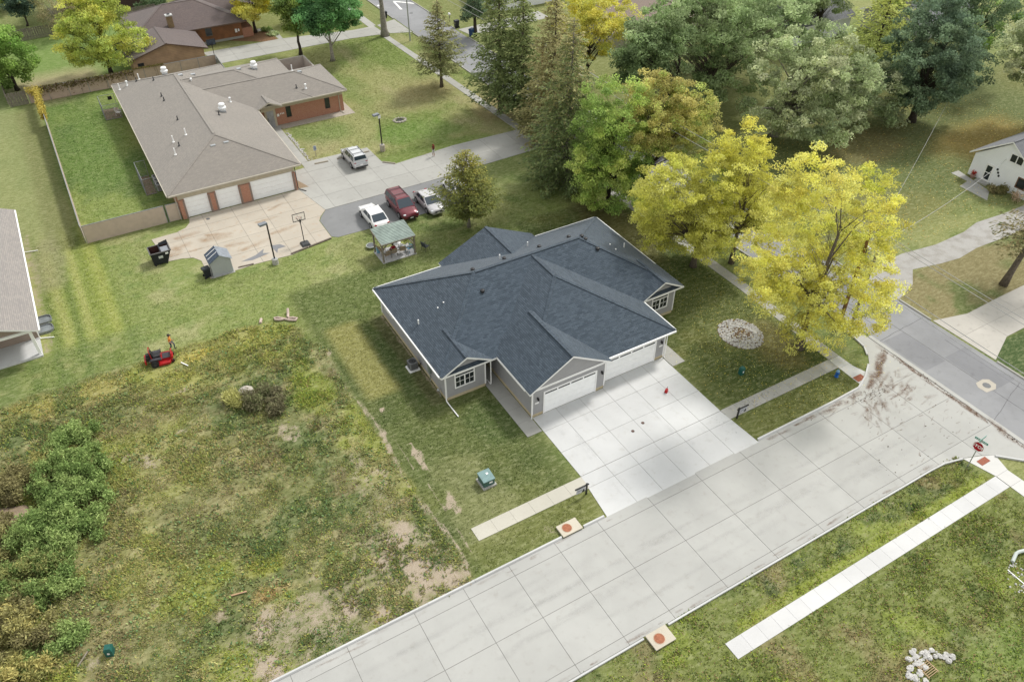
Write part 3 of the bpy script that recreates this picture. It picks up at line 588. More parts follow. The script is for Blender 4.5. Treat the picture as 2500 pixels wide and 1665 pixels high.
class Bld:
    """a building thing whose meshes are given in world coordinates"""
    def __init__(s, name, label, cat, x, y, group=None):
        s.t = thing(name, label, cat, (x, y, 0), 0, group); s.H = []
    def part(s, name, mb, mats, parent=None, smooth=False, **k): return obj(name, mb, mats, parent or s.t, smooth, world=True, **k)
    def hip(s, x0, x1, y0, y1, ze, zr, axis, mat, trim, e0=None, e1=None, th=.17, cap=True):
        hw = ((y1-y0) if axis == 'x' else (x1-x0))/2; e0 = hw if e0 is None else e0; e1 = hw if e1 is None else e1
        if axis == 'x': ym = (y0+y1)/2; P0, P1 = (x0+e0, ym, zr), (x1-e1, ym, zr)
        else: xm = (x0+x1)/2; P0, P1 = (xm, y0+e0, zr), (xm, y1-e1, zr)
        a, b, c, d = (x0, y0, ze), (x1, y0, ze), (x1, y1, ze), (x0, y1, ze); m = MB()
        if axis == 'x': m.face([a, b, P1, P0]); m.face([c, d, P0, P1]); m.face([b, c, P1]); m.face([d, a, P0])
        else: m.face([b, c, P1, P0]); m.face([d, a, P0, P1]); m.face([a, b, P0]); m.face([c, d, P1])
        lo = [(q[0], q[1], ze-th) for q in (a, b, c, d)]
        for i, (q, r_) in enumerate(((a, b), (b, c), (c, d), (d, a))): m.face([lo[i], lo[(i+1) % 4], r_, q], 1)
        m.face(lo[::-1], 1)
        o = s.part('roof', m, [mat, trim])
        if cap:
            cm = MB(); up = (0, 0, 1)
            corners = ([(a, P0), (d, P0), (b, P1), (c, P1)] if axis == 'x' else [(a, P0), (b, P0), (d, P1), (c, P1)])
            for q, r_ in corners+[(P0, P1)]:
                q = (q[0]+(r_[0]-q[0])*.01, q[1]+(r_[1]-q[1])*.01, q[2]+(r_[2]-q[2])*.01); cm.beam(q, (r_[0], r_[1], r_[2]), .26, .035)
            s.part('ridge_cap', cm, mat, o)
        s.H.append((x0, x1, y0, y1, ze, (zr-ze)/hw)); return o
    def gable(s, x0, x1, y0, y1, ze, zr, axis, mat, trim, th=.16, cap=True):
        """open gable roof: two thick slopes, eaves along the axis"""
        m = MB()
        if axis == 'y':
            xm = (x0+x1)/2; L = [(x0, y0, ze), (xm, y0, zr), (xm, y1, zr), (x0, y1, ze)]; Rr = [(xm, y0, zr), (x1, y0, ze), (x1, y1, ze), (xm, y1, zr)]; r0, r1 = (xm, y0+.02, zr), (xm, y1, zr)
        else:
            ym = (y0+y1)/2; L = [(x0, y0, ze), (x1, y0, ze), (x1, ym, zr), (x0, ym, zr)]; Rr = [(x0, ym, zr), (x1, ym, zr), (x1, y1, ze), (x0, y1, ze)]; r0, r1 = (x0+.02, ym, zr), (x1, ym, zr)
        for q in (L, Rr): m.hexa([(p[0], p[1], p[2]-th) for p in q]+q, 1, 0)
        o = s.part('roof', m, [mat, trim])
        if cap: s.part('ridge_cap', MB().beam(r0, r1, .26, .035), mat, o)
        return o
    def hz(s, x, y):
        z = 0
        for x0, x1, y0, y1, ze, sl in s.H:
            if x0 < x < x1 and y0 < y < y1: z = max(z, ze+sl*min(x-x0, x1-x, y-y0, y1-y))
        return z
    def at(s, u, v):
        z = 4.0
        for i in range(25): q = G(u, v, z); z = z*.5+.5*max(2.5, s.hz(q[0], q[1]))
        return q[0], q[1], z
def window(B, parent, o, u, n, w, h, cols, rows, mat=WHITE, fw=.10, transom=False, split=1, name='window'):
    """frame with glazing bars, each pane a piece of its own; o = lower left corner on the wall"""
    m = MB(); m.ob(o, u, n, 0, fw, 0, h, 0, .05); m.ob(o, u, n, w-fw, w, 0, h, 0, .05); m.ob(o, u, n, fw, w-fw, 0, fw, 0, .05); m.ob(o, u, n, fw, w-fw, h-fw, h, 0, .05)
    top = h-fw
    if transom: tz = h-fw-.18; m.ob(o, u, n, fw, w-fw, tz-.09, tz, 0, .048); top = tz-.09
    iw = w-2*fw; sw = iw/split
    for k in range(1, split): m.ob(o, u, n, fw+k*sw-.05, fw+k*sw+.05, fw, top, 0, .046)
    win = B.part(name, m, mat, parent)
    bars = MB(); nb = 0
    for k in range(split):
        a = fw+k*sw+(.05 if k else 0); b = fw+(k+1)*sw-(.05 if k < split-1 else 0); cw = (b-a)/cols; rh = (top-fw)/rows
        for i in range(cols):
            for j in range(rows): B.part('pane', MB().ob(o, u, n, a+i*cw, a+(i+1)*cw, fw+j*rh, fw+(j+1)*rh, .004, .012), GLASS, win)
        for i in range(1, cols): bars.ob(o, u, n, a+i*cw-.015, a+i*cw+.015, fw, top, .012, .03); nb += 1
        for j in range(1, rows): bars.ob(o, u, n, a, b, fw+j*rh-.015, fw+j*rh+.015, .012, .028); nb += 1
    if transom: B.part('pane', MB().ob(o, u, n, fw, w-fw, tz, h-fw, .004, .012), GLASS, win)
    if nb: B.part('glazing_bar', bars, mat, win)
    return win
def garage_door(B, o, u, n, w, h, rows=4, wins=0, fr_=.1):
    m = MB(); m.ob(o, u, n, -fr_, 0, 0, h+fr_, 0, .06); m.ob(o, u, n, w, w+fr_, 0, h+fr_, 0, .06); m.ob(o, u, n, 0, w, h, h+fr_, 0, .06)
    d = B.part('garage_door', m, WHITE)
    for j in range(rows): B.part('panel', MB().ob(o, u, n, .0, w, j*h/rows+.008, (j+1)*h/rows-.008, .0, .022), DOORW, d)
    for k in range(wins):
        a = w*(k+.5)/wins; B.part('pane', MB().ob(o, u, n, a-.52, a+.52, h-.20, h-.07, .022, .03), GLASS, d)
    return d
XP, XM, YP, YM = (1, 0), (-1, 0), (0, 1), (0, -1)
def downspout(B, x, y, z, ex, ey, parent=None, mat=WHITE, zb=.12):
    return B.part('downspout', MB().tube([(x, y, z), (x, y, zb+.1), (x+(ex-x)*.08, y+(ey-y)*.08, zb), (ex, ey, .06)], .045, 6), mat, parent)

# ------------------------------------------------------------------ the grey duplex
B = Bld('duplex_house', 'grey sided duplex with a slate blue hip roof and two white garage doors', 'house', 28.85, 44)
FP = [(17.8, 40.5), (21.2, 40.5), (21.2, 43.1), (22.52, 43.1), (22.52, 35.65), (29.05, 35.65), (29.05, 36.2), (35.32, 36.2), (35.32, 43.1), (36.65, 43.1), (36.65, 40.5), (39.75, 40.5), (39.75, 52.9), (33.1, 52.9), (33.1, 53.4), (24.3, 53.4), (24.3, 52.9), (17.8, 52.9)]
B.part('foundation', MB().prism(FP, -.1, .28), FOUND)
wall = B.part('wall', MB().prism(FP, .28, 2.68), SID_GREY)
ZE = 2.78
B.hip(17.33, 40.4, 40.2, 53.3, ZE, 6.2, 'x', SH_BLUE, WHITE, 6.4, 6.6)
B.hip(22.15, 36.1, 35.85, 46.85, ZE, 6.12, 'y', SH_BLUE, WHITE, 7.3, .05)
B.gable(22.1, 29.45, 35.3, 41.5, ZE+.06, 4.98, 'y', SH_BLUE, WHITE)
B.gable(17.37, 21.72, 40.12, 44.0, ZE+.045, 3.98, 'y', SH_BLUE, WHITE)
B.gable(36.05, 40.42, 40.12, 44.0, ZE+.045, 4.02, 'y', SH_BLUE, WHITE)
B.gable(23.85, 33.5, 47.0, 53.85, ZE+.03, 5.06, 'y', SH_BLUE, WHITE)
GBL = pm('grey_gable_panel', A(180, 179, 178), .7, .04, 2)
def gable_wall(x0, x1, y, z0, z1, dy=.1, mat=SID_GREY, nm='gable_wall', back=False):
    xm = (x0+x1)/2; m = MB(); s_ = 1 if not back else -1
    f_ = [(x0, y, z0), (x1, y, z0), (xm, y, z1)]; b_ = [(q[0], y+dy*s_, q[2]) for q in f_]
    m.face(f_ if not back else f_[::-1]); m.face(b_[::-1] if not back else b_)
    for i in range(3): j = (i+1) % 3; q = [f_[j], f_[i], b_[i], b_[j]]; m.face(q if not back else q[::-1])
    return B.part(nm, m, mat)
gable_wall(22.54, 29.02, 35.66, 2.68, 4.62); gable_wall(17.82, 21.25, 40.51, 2.68, 3.7); gable_wall(36.6, 39.73, 40.51, 2.68, 3.7); gable_wall(24.32, 33.08, 53.38, 2.68, 4.75, back=True)
for x0, x1, y in ((22.5, 29.1, 35.65), (17.78, 21.22, 40.5), (36.63, 39.77, 40.5)): B.part('frieze_board', MB().box(x0, y-.035, 2.60, x1, y-.002, 2.80), WHITE)
for x, y in ((17.8, 40.5), (21.2, 40.5), (22.52, 35.65), (29.05, 35.65), (35.32, 36.2), (36.65, 40.5), (39.75, 40.5), (17.8, 52.9), (39.75, 52.9)): B.part('corner_trim', MB().box(x-.05, y-.05, .28, x+.05, y+.05, 2.66), WHITE)
# eave gutters

B.part('gutter', MB().box(17.24, 40.4, ZE-.15, 17.33, 53.2, ZE-.02), WHITE); B.part('gutter', MB().box(40.4, 40.4, ZE-.15, 40.49, 53.2, ZE-.02), WHITE); B.part('gutter', MB().box(22.06, 36.0, ZE-.15, 22.15, 40.1, ZE-.02), WHITE); B.part('gutter', MB().box(36.1, 36.0, ZE-.15, 36.19, 40.1, ZE-.02), WHITE); B.part('gutter', MB().box(29.5, 35.76, ZE-.15, 36.05, 35.85, ZE-.02), WHITE); B.part('gutter', MB().box(17.4, 53.3, ZE-.15, 23.8, 53.39, ZE-.02), WHITE); B.part('gutter', MB().box(33.6, 53.3, ZE-.15, 40.3, 53.39, ZE-.02), WHITE)
garage_door(B, (23.58, 35.65, .02), XP, YM, 4.62, 2.12, 4, 4); garage_door(B, (29.62, 36.2, .02), XP, YM, 4.75, 2.12, 4, 4)
for w in ((18.55, 40.5, .95, 1.75), (37.35, 40.5, .95, 1.75)): window(B, wall, (w[0], w[1], w[2]), XP, YM, w[3], 1.45, 2, 2, transom=True, split=2)
window(B, wall, (17.8, 52.1, 1.25), YM, XM, 1.7, 1.05, 1, 1, split=2); window(B, wall, (17.8, 49.4, 1.5), YM, XM, .7, .8, 1, 1)
for x, y in ((21.25, 43.1), (35.38, 43.1)):
    d = B.part('front_door', MB().ob((x+.15, y, .03), XP, YM, 0, .92, 0, 2.05, 0, .05), pm('dark_door', A(86, 88, 92), .5), None); B.part('handle', MB().ell((x+1.0, y-.08, 1.0), (.03, .03, .03), 6, 4), GALV, d)
for x, y in ((22.98, 35.65), (28.75, 35.65), (34.98, 36.2), (29.2, 36.2)):
    l = B.part('wall_lamp', MB().box(x-.05, y-.06, 1.72, x+.05, y-.002, 1.92), BLACK); B.part('lamp_shade', MB().lathe([(.03, 0), (.09, .02), (.06, .22), (.02, .25)], (x, y-.14, 1.7), 8), BLACK, l)
for x, y in ((22.92, 35.65), (35.0, 36.2)): B.part('number_plate', MB().box(x-.17, y-.02, 1.28, x+.17, y-.002, 1.43), WHITE)
downspout(B, 17.72, 40.38, 2.6, 17.78, 38.5); downspout(B, 22.42, 35.52, 2.6, 22.42, 35.5); downspout(B, 29.12, 35.9, 2.6, 29.12, 35.9); downspout(B, 21.6, 40.3, 2.6, 21.6, 41.0); downspout(B, 35.42, 36.05, 2.6, 35.42, 36.0)
B.part('meter_box', MB().box(17.62, 43.0, .9, 17.79, 43.35, 1.7), pm('meter_green', A(150, 162, 156), .5)); B.part('conduit', MB().tube([(17.72, 43.18, 0), (17.72, 43.18, .9)], .035, 6), GALV)
gm = MB(); gm.tube([(17.6, 41.2, 0), (17.6, 41.2, .5), (17.6, 41.55, .55), (17.6, 41.55, .2)], .03, 6); gm.ell((17.55, 41.38, .55), (.12, .1, .14), 8, 6); B.part('gas_meter', gm, GALV)
for i, (u, v, k_) in enumerate(((1022, 791, 'p'), (1220, 632, 'p'), (1288, 601, 'p'), (1523, 604, 'p'), (1069, 753, 'd'), (1083, 740, 'd'), (1489, 598, 'd'), (1503, 610, 'd'), (1154, 660, 'b'), (1231, 633, 'b'), (1178, 712, 'b'), (1316, 604, 'b'), (1388, 580, 'b'), (1420, 578, 'b'), (1429, 585, 'b'), (1459, 609, 'b'))):
    x, y, z = B.at(u, v)
    if k_ == 'p': B.part('vent_pipe', MB().tube([(x, y, z-.2), (x, y, z+.42)], .055, 8), WHITE)
    elif k_ == 'd': B.part('vent_pipe', MB().tube([(x, y, z-.1), (x, y, z+.1)], .06, 8), WHITE)
    else: B.part('roof_vent', MB().lathe([(.15, -.08), (.15, .10), (.19, .10), (.16, .17), (.03, .2)], (x, y, z), 10), BLACK)
# ------------------------------------------------------------------ tan brick building with garages
B = Bld('brick_building', 'long tan roofed brick building with three white garage doors and roof vents', 'building', 15, 93)
F1 = [(6.45, 77.95), (18.5, 77.95), (18.5, 94.5), (30.3, 94.5), (30.3, 102.6), (26.0, 102.6), (26.0, 107.6), (18.5, 107.6), (18.5, 109.5), (6.45, 109.5)]
lw = B.part('brick_wall', MB().prism(F1, -.1, 2.12), BRICK); B.part('upper_wall', MB().prism(F1, 2.12, 2.82), STUCCO)
B.hip(5.55, 19.3, 77.65, 110.15, 2.95, 5.32, 'y', SH_TAN, CREAMT, 6.5, 6.9); B.hip(12.5, 26.42, 93.72, 108.4, 2.96, 5.3, 'x', SH_TAN, CREAMT, .3, 7.4); B.hip(13.9, 30.75, 93.7, 103.4, 2.95, 4.62, 'x', SH_TAN, CREAMT, .3, 4.9)
B.part('gutter', MB().box(5.46, 77.7, 2.79, 5.55, 110.1, 2.93), CREAMT); B.part('gutter', MB().box(5.6, 77.55, 2.79, 19.25, 77.65, 2.93), CREAMT); B.part('gutter', MB().box(19.3, 77.7, 2.79, 19.39, 93, 2.93), CREAMT); B.part('gutter', MB().box(22.3, 93.6, 2.79, 30.7, 93.7, 2.93), CREAMT)
for x0, w in ((7.06, 2.2), (10.2, 2.2), (13.8, 4.36)): garage_door(B, (x0, 77.95, .03), XP, YM, w, 2.12, 4, 0, .06)
for x0, x1 in ((6.44, 6.98), (9.34, 10.12), (12.48, 13.72), (18.24, 18.54)):
    pr_ = B.part('brick_pier', MB().box(x0, 77.72, 0, x1, 77.94, 2.12), BRICK); m = MB()
    if x1-x0 > .6: m.box(x0-.004, 77.70, .0, x0+.17, 77.735, 2.118); m.box(x1-.17, 77.70, .0, x1+.004, 77.735, 2.118); m.box(x0+.17, 77.70, .0, x1-.17, 77.735, .17)
    else: m.box(x1-.17, 77.70, 0, x1+.004, 77.735, 2.118) if x0 < 8 else m.box(x0-.004, 77.70, 0, x0+.17, 77.735, 2.118)
    B.part('brick_border', m, BRICKG, pr_)
B.gable(19.15, 22.25, 93.1, 96.5, 2.95, 3.62, 'y', SH_TAN, CREAMT); gable_wall(19.6, 21.5, 94.2, 2.1, 3.3, .3, STUCCO)
ew = B.part('entry_surround', MB().box(20.2, 94.25, 0, 21.55, 94.5, 2.7), STUCCO)
d = B.part('entry_door', MB().box(20.42, 94.2, .02, 21.28, 94.26, 2.1), pm('grey_door', A(196, 198, 204), .5)); B.part('handle', MB().tube([(20.55, 94.14, .85), (20.55, 94.14, 1.25)], .02, 6), BLACK, d)
for x in (22.9, 27.9): window(B, lw, (x, 94.5, .75), XP, YM, .62, 1.35, 1, 1, DGREY, .05)
B.part('wall_sign', MB().box(21.72, 94.46, 1.1, 22.0, 94.498, 1.42), WHITE)
dg = MB(); 
for k_, x in enumerate((22.15, 22.34, 22.53)): dg.box(x, 94.46, 1.28, x+.09, 94.498, 1.46)
B.part('house_number', dg, WHITE)
downspout(B, 29.75, 94.4, 2.8, 29.95, 93.6, mat=CREAMT); downspout(B, 18.6, 77.8, 2.8, 19.2, 77.0, mat=DGREY); downspout(B, 6.2, 77.8, 2.8, 6.2, 77.8, mat=CREAMT)
# courtyard wall behind the wing
cw = MB()
for bx in ((26.5, 110.55, 30.75, 110.75), (30.55, 103.4, 30.75, 110.54)): cw.box(bx[0], bx[1], 0, bx[2], bx[3], 1.82)
B.part('courtyard_wall', cw, pm('pale_wall', A(226, 220, 210), .8, .06)); B.part('courtyard_floor', MB().box(26.5, 103.5, -.05, 30.5, 110.5, .03), brick('brick_paving', A(172, 104, 84), A(186, 118, 96), A(150, 110, 95), .2, .1))
Nn = lambda x, y: (400+x*.21240, 100+y*.21240); Rn = lambda x, y: (250+x*.10616, 120+y*.10616)
FANW = pm('white_fan_metal', (.76, .77, .78), .4, .04)
for u in (Nn(680, 815), Nn(1040, 325), Rn(1440, 590)):
    x, y, z = B.at(*u); f_ = B.part('exhaust_fan', MB().lathe([(.26, -.1), (.26, .35), (.45, .42), (.45, .55), (.33, .62), (.36, .9), (.30, .98), (.05, 1.02)], (x, y, z), 14), FANW, smooth=False); B.part('fan_base', MB().box(x-.32, y-.32, z-.15, x+.32, y+.32, z+.18), GALV, f_)
for u, k_ in ((Nn(765, 705), 's'), (Nn(465, 450), 's'), (Nn(322, 485), 's'), (Nn(1632, 548), 's'), (Nn(1525, 543), 'k'), (Nn(635, 855), 'k'), (Nn(160, 908), 'k'), (Nn(178, 1208), 'k'), (Nn(255, 1082), 'w'), (Nn(112, 1165), 'w'), (Rn(402, 938), 'w'), (Rn(572, 840), 's'), (Rn(785, 745), 'k'), (Rn(1180, 722), 'k'), (Rn(1365, 1090), 'k'), (Rn(1422, 1188), 'k'), (Nn(565, 1208), 'b'), (Nn(715, 1170), 'b'), (Nn(860, 328), 'b'), (Nn(1558, 360), 'b'), (Nn(1475, 345), 'w'), (Nn(190, 397), 'b'), (Nn(335, 392), 'b'), (Nn(400-265, 1310), 'w'), (Rn(845, 700), 'w')):
    x, y, z = B.at(*u)
    if k_ == 's': B.part('vent_stack', MB().lathe([(.16, -.1), (.16, .03), (.08, .05), (.08, .42), (.14, .44), (.14, .56), (.05, .6)], (x, y, z), 10), FANW)
    elif k_ == 'k': B.part('vent_pipe', MB().lathe([(.15, -.1), (.15, .04), (.06, .06), (.06, .45)], (x, y, z), 8), DGREY)
    elif k_ == 'w': B.part('vent_pipe', MB().lathe([(.15, -.1), (.15, .04), (.065, .06), (.065, .75)], (x, y, z), 8), WHITE)
    else: B.part('roof_vent', MB().box(x-.26, y-.2, z-.08, x+.26, y+.2, z+.13), GALV)
# ------------------------------------------------------------------ house cut by the left edge
B = Bld('porch_house', 'taupe house with pale grey roof and white porch beams at the left edge', 'house', -16, 72)
B.part('wall', MB().prism(rect(-23.5, 64.45, -8.45, 82.3), -.1, 2.75), SID_TAUPE); B.part('porch_slab', MB().box(-23.5, 61.8, -.1, -8.4, 64.43, .16), CONC_NEW)
B.gable(-24.2, -7.85, 61.42, 82.9, 2.82, 6.2, 'y', SH_GREYP, WHITE)
m = MB(); m.box(-23.6, 62.0, 2.42, -8.46, 62.22, 2.66); B.part('porch_beam', m, WHITE); B.part('porch_post', MB().box(-8.68, 62.02, .16, -8.46, 62.22, 2.42), WHITE); B.part('porch_post', MB().box(-14.2, 62.02, .16, -13.98, 62.22, 2.42), WHITE)
gable_wall(-23.5, -8.5, 62.12, 2.66, 5.6, .1, SID_TAUPE); B.part('gutter', MB().box(-7.85, 61.5, 2.68, -7.75, 82.8, 2.8), WHITE)
downspout(B, -8.38, 79.2, 2.6, -7.1, 79.0); downspout(B, -8.38, 64.3, 2.6, -7.35, 64.0); B.part('wall_lamp', MB().box(-11.2, 64.3, 1.5, -11.05, 64.44, 1.75), WHITE)
window(B, B.t, (-20, 64.45, .9), XP, YM, 1.6, 1.3, 1, 2)
WELL = pm('window_well_metal', A(176, 182, 186), .45, .1, 5, .4)
for yy, lb in ((66.85, 'grey metal window well nearer the back of the porch house'), (65.45, 'grey metal window well nearer the porch of the porch house')):
    m = MB(); P = [(-8.44, yy-.55), (-7.55, yy-.55), (-7.3, yy-.38), (-7.22, yy), (-7.3, yy+.38), (-7.55, yy+.55), (-8.44, yy+.55)]
    for a, b_ in zip(P[:-1], P[1:]): m.beam(a+(.11,), b_+(.11,), .05, .24)
    w = thing('window_well', lb, 'window well', (-7.9, yy, 0), 0, 'window wells beside the porch house'); obj('rim', m, WELL, w, world=True); obj('cover', MB().prism(P, .08, .12), pm('well_cover', A(150, 158, 162), .3, .2, 2), w, world=True)
# ------------------------------------------------------------------ cedar house and its garage, top left
B = Bld('cedar_house', 'cedar sided house with a brown hip roof and stone chimney', 'house', 20, 132)
w_ = B.part('wall', MB().prism(rect(11.5, 127.2, 26.6, 136.6), .35, 2.7), SID_WOOD); B.part('foundation', MB().prism(rect(11.5, 127.2, 26.6, 136.6), -.1, .35), CONC_GREY); B.part('brick_ledge', MB().box(26.6, 127.25, -.1, 28.2, 133, 1.35), BRICK)
B.hip(10.8, 27.3, 125.95, 137.8, 2.78, 5.2, 'x', SH_BROWN, pm('brown_trim', A(120, 98, 84), .6)); B.hip(19.0, 30.5, 129.0, 140.5, 2.79, 5.4, 'x', SH_BROWN, pm('brown_trim', A(120, 98, 84)))
x, y, z = B.at(*(330+690*.12755, 510*.12755)); ch = B.part('chimney', MB().box(x-.4, y-.3, z-.6, x+.4, y+.3, z+1.5), brick('stone_chimney', A(178, 150, 112), A(150, 124, 92), A(200, 180, 150), .3, .14)); B.part('chimney_cap', MB().box(x-.5, y-.4, z+1.5, x+.5, y+.4, z+1.68), CONC_NEW, ch); B.part('flue', MB().box(x-.2, y-.15, z+1.68, x+.2, y+.15, z+1.8), BLACK, ch)
for xx in (18.6, 21.2): window(B, w_, (xx, 127.2, 1.1), XP, YM, .95, 1.25, 1, 1, pm('blue_grey_frame', A(120, 128, 128), .5), .07)
B.part('meter_box', MB().box(25.5, 127.0, 1.0, 25.8, 127.19, 1.5), WHITE); B.part('meter_box', MB().box(25.95, 127.0, 1.1, 26.15, 127.19, 1.45), WHITE)
window(B, w_, (26.6, 127.9, 1.45), YP, XP, 2.2, 1.0, 1, 1, DGREY, .06)
B = Bld('wooden_garage', 'pale wood garage with a brown gable roof behind the beige fence', 'garage', 14.3, 122)
B.part('wall', MB().prism(rect(9.4, 118.8, 19.0, 125.6), -.1, 2.45), SID_PALEW); gable_wall(9.42, 18.98, 118.82, 2.45, 3.78, .1, SID_PALEW)
B.gable(8.95, 19.6, 118.3, 126.0, 2.5, 4.05, 'y', SH_BROWN, pm('brown_trim', A(120, 98, 84))); window(B, B.t, (10.0, 118.8, .9), XP, YM, .8, 1.0, 2, 1, DGREY, .05)
# ------------------------------------------------------------------ white house on the right
B = Bld('white_house', 'white gabled house with grey roof at the right edge of the picture', 'house', 89, 40)
w_ = B.part('wall', MB().prism(rect(84.35, 36.6, 97, 43.6), -.1, 2.55), SID_WHITE)
m = MB(); f_ = [(84.36, 43.55, 2.55), (84.36, 36.65, 2.55), (84.36, 40.1, 5.1)]; b_ = [(84.5,)+q[1:] for q in f_]; m.face(f_); m.face(b_[::-1]); m.face([f_[1], f_[0], b_[0], b_[1]]); m.face([f_[2], f_[1], b_[1], b_[2]]); m.face([f_[0], f_[2], b_[2], b_[0]]); B.part('gable_wall', m, SID_WHITE)
B.gable(84.0, 97.4, 36.1, 44.1, 2.6, 5.4, 'x', SH_GREYB, WHITE)
window(B, w_, (84.35, 39.95, 3.15), YM, XM, 1.55, 1.0, 1, 1, split=2); window(B, w_, (84.35, 38.3, .9), YM, XM, 1.1, 1.2, 1, 1, pm('brown_frame', A(140, 104, 84)))
d = B.part('front_door', MB().box(84.27, 41.0, .05, 84.345, 41.95, 2.1), WHITE)
for k_ in (0, 1): B.part('pane', MB().box(84.255, 41.18, .35+k_*.82, 84.268, 41.78, 1.08+k_*.82), GLASS, d)
sq = MB()
for k_ in range(3): sq.box(84.31, 40.55-k_*.18, 1.75-k_*.30, 84.348, 40.75-k_*.18, 1.97-k_*.30)
B.part('house_number_plaques', sq, BLACK)
B.part('step', MB().box(83.5, 40.8, -.05, 84.34, 42.2, .16), CONC_GREY)
obj('garden_path', MB().prism([tuple(G(*q)[:2]) for q in ((2322, 423), (2340, 417), (2375, 440), (2415, 467), (2410, 490), (2385, 477), (2343, 455), (2362, 443))], -.05, .02), CONC_GREY, kind='structure')
# ------------------------------------------------------------------ houses glimpsed through the trees
def far_house(label, x0, x1, y0, y1, ze, zr, axis, wall_, roofm, wins=(), chim=None, trim=WHITE, nm='neighbour_house'):
    global B
    B = Bld(nm, label, 'house', (x0+x1)/2, (y0+y1)/2)
    w_ = B.part('wall', MB().prism(rect(x0, y0, x1, y1), -.1, ze), wall_); B.gable(x0-.5, x1+.5, y0-.5, y1+.5, ze+.05, zr, axis, roofm, trim)
    if axis == 'y': gable_wall(x0+.02, x1-.02, y0+.01, ze, zr-.4, .1, wall_)
    else:
        ym = (y0+y1)/2; m = MB(); f_ = [(x0+.01, y1, ze), (x0+.01, y0, ze), (x0+.01, ym, zr-.4)]; b_ = [(x0+.1,)+q[1:] for q in f_]; m.face(f_); m.face(b_[::-1]); B.part('gable_wall', m, wall_)
    for o_, u_, n_, w, h in wins: window(B, w_, o_, u_, n_, w, h, 1, 1)
    if chim: c_ = B.part('chimney', MB().box(chim[0]-.35, chim[1]-.35, zr-1.2, chim[0]+.35, chim[1]+.35, zr+.7), BRICK); B.part('chimney_cap', MB().box(chim[0]-.42, chim[1]-.42, zr+.7, chim[0]+.42, chim[1]+.42, zr+.82), CONC_NEW, c_)
far_house('cream house with tan roof and red chimney behind the oak crowns', 72, 92, 94, 103, 2.7, 5.4, 'x', SID_TAUPE if False else siding('cream_siding', A(226, 220, 206), .14, .04, .8), shingle('tan_brown_shingle', A(176, 158, 146), A(190, 170, 156), A(170, 152, 140), .142, .31, .75, .4), [((72, 99.2, 3.1), YM, XM, 1.0, .8), ((75, 94, 1), XP, YM, 1.6, 1.2)], (84, 98.5))
far_house('grey house with grey roof beyond the yellow locust at the top', 66, 80, 118, 127, 2.7, 4.8, 'x', SID_WHITE, SH_GREYB, [((69, 118, 1), XP, YM, 1.6, 1.2)])
far_house('blue grey roofed house hidden behind the tall oaks', 94, 108, 82, 91, 2.7, 5.0, 'x', SID_WHITE, SH_GREYB, [((97, 82, 1), XP, YM, 1.6, 1.2)])
far_house('pale house with grey roof at the top right behind pines', 112, 126, 74, 83, 2.7, 5.0, 'x', SID_GREY, SH_GREYB, [((115, 74, 1), XP, YM, 1.6, 1.2)])
far_house('dark brown house with a white window beyond the wooden fence', 4, 16.5, 150, 158, 5.5, 8.0, 'x', siding('dark_brown_siding', A(86, 66, 60), .18, .08, .7), SH_BROWN, [((13.9, 150, 1.9), XP, YM, 1.1, 1.5)], nm='neighbour_house')
far_house('cream brick house cut by the top edge beside the cedar house', 25, 38, 146, 155, 2.8, 5.2, 'x', brick('cream_brick', A(222, 196, 164), A(206, 176, 146), A(226, 210, 190), .3, .12), SH_BROWN, [((29, 146, .9), XP, YM, 2.4, 1.4)])
# ------------------------------------------------------------------ text
def text_mesh(txt, size, mat, depth=.004):
    cu = bpy.data.curves.new('lettering', 'FONT'); cu.body = txt; cu.size = size; cu.align_x = 'CENTER'; cu.align_y = 'CENTER'; cu.extrude = depth; cu.offset = size*.018
    o = bpy.data.objects.new('lettering', cu); COL.objects.link(o)
    me = bpy.data.meshes.new_from_object(o.evaluated_get(bpy.context.evaluated_depsgraph_get()))
    bpy.data.objects.remove(o); bpy.data.curves.remove(cu); me.materials.clear(); me.materials.append(mat); return me
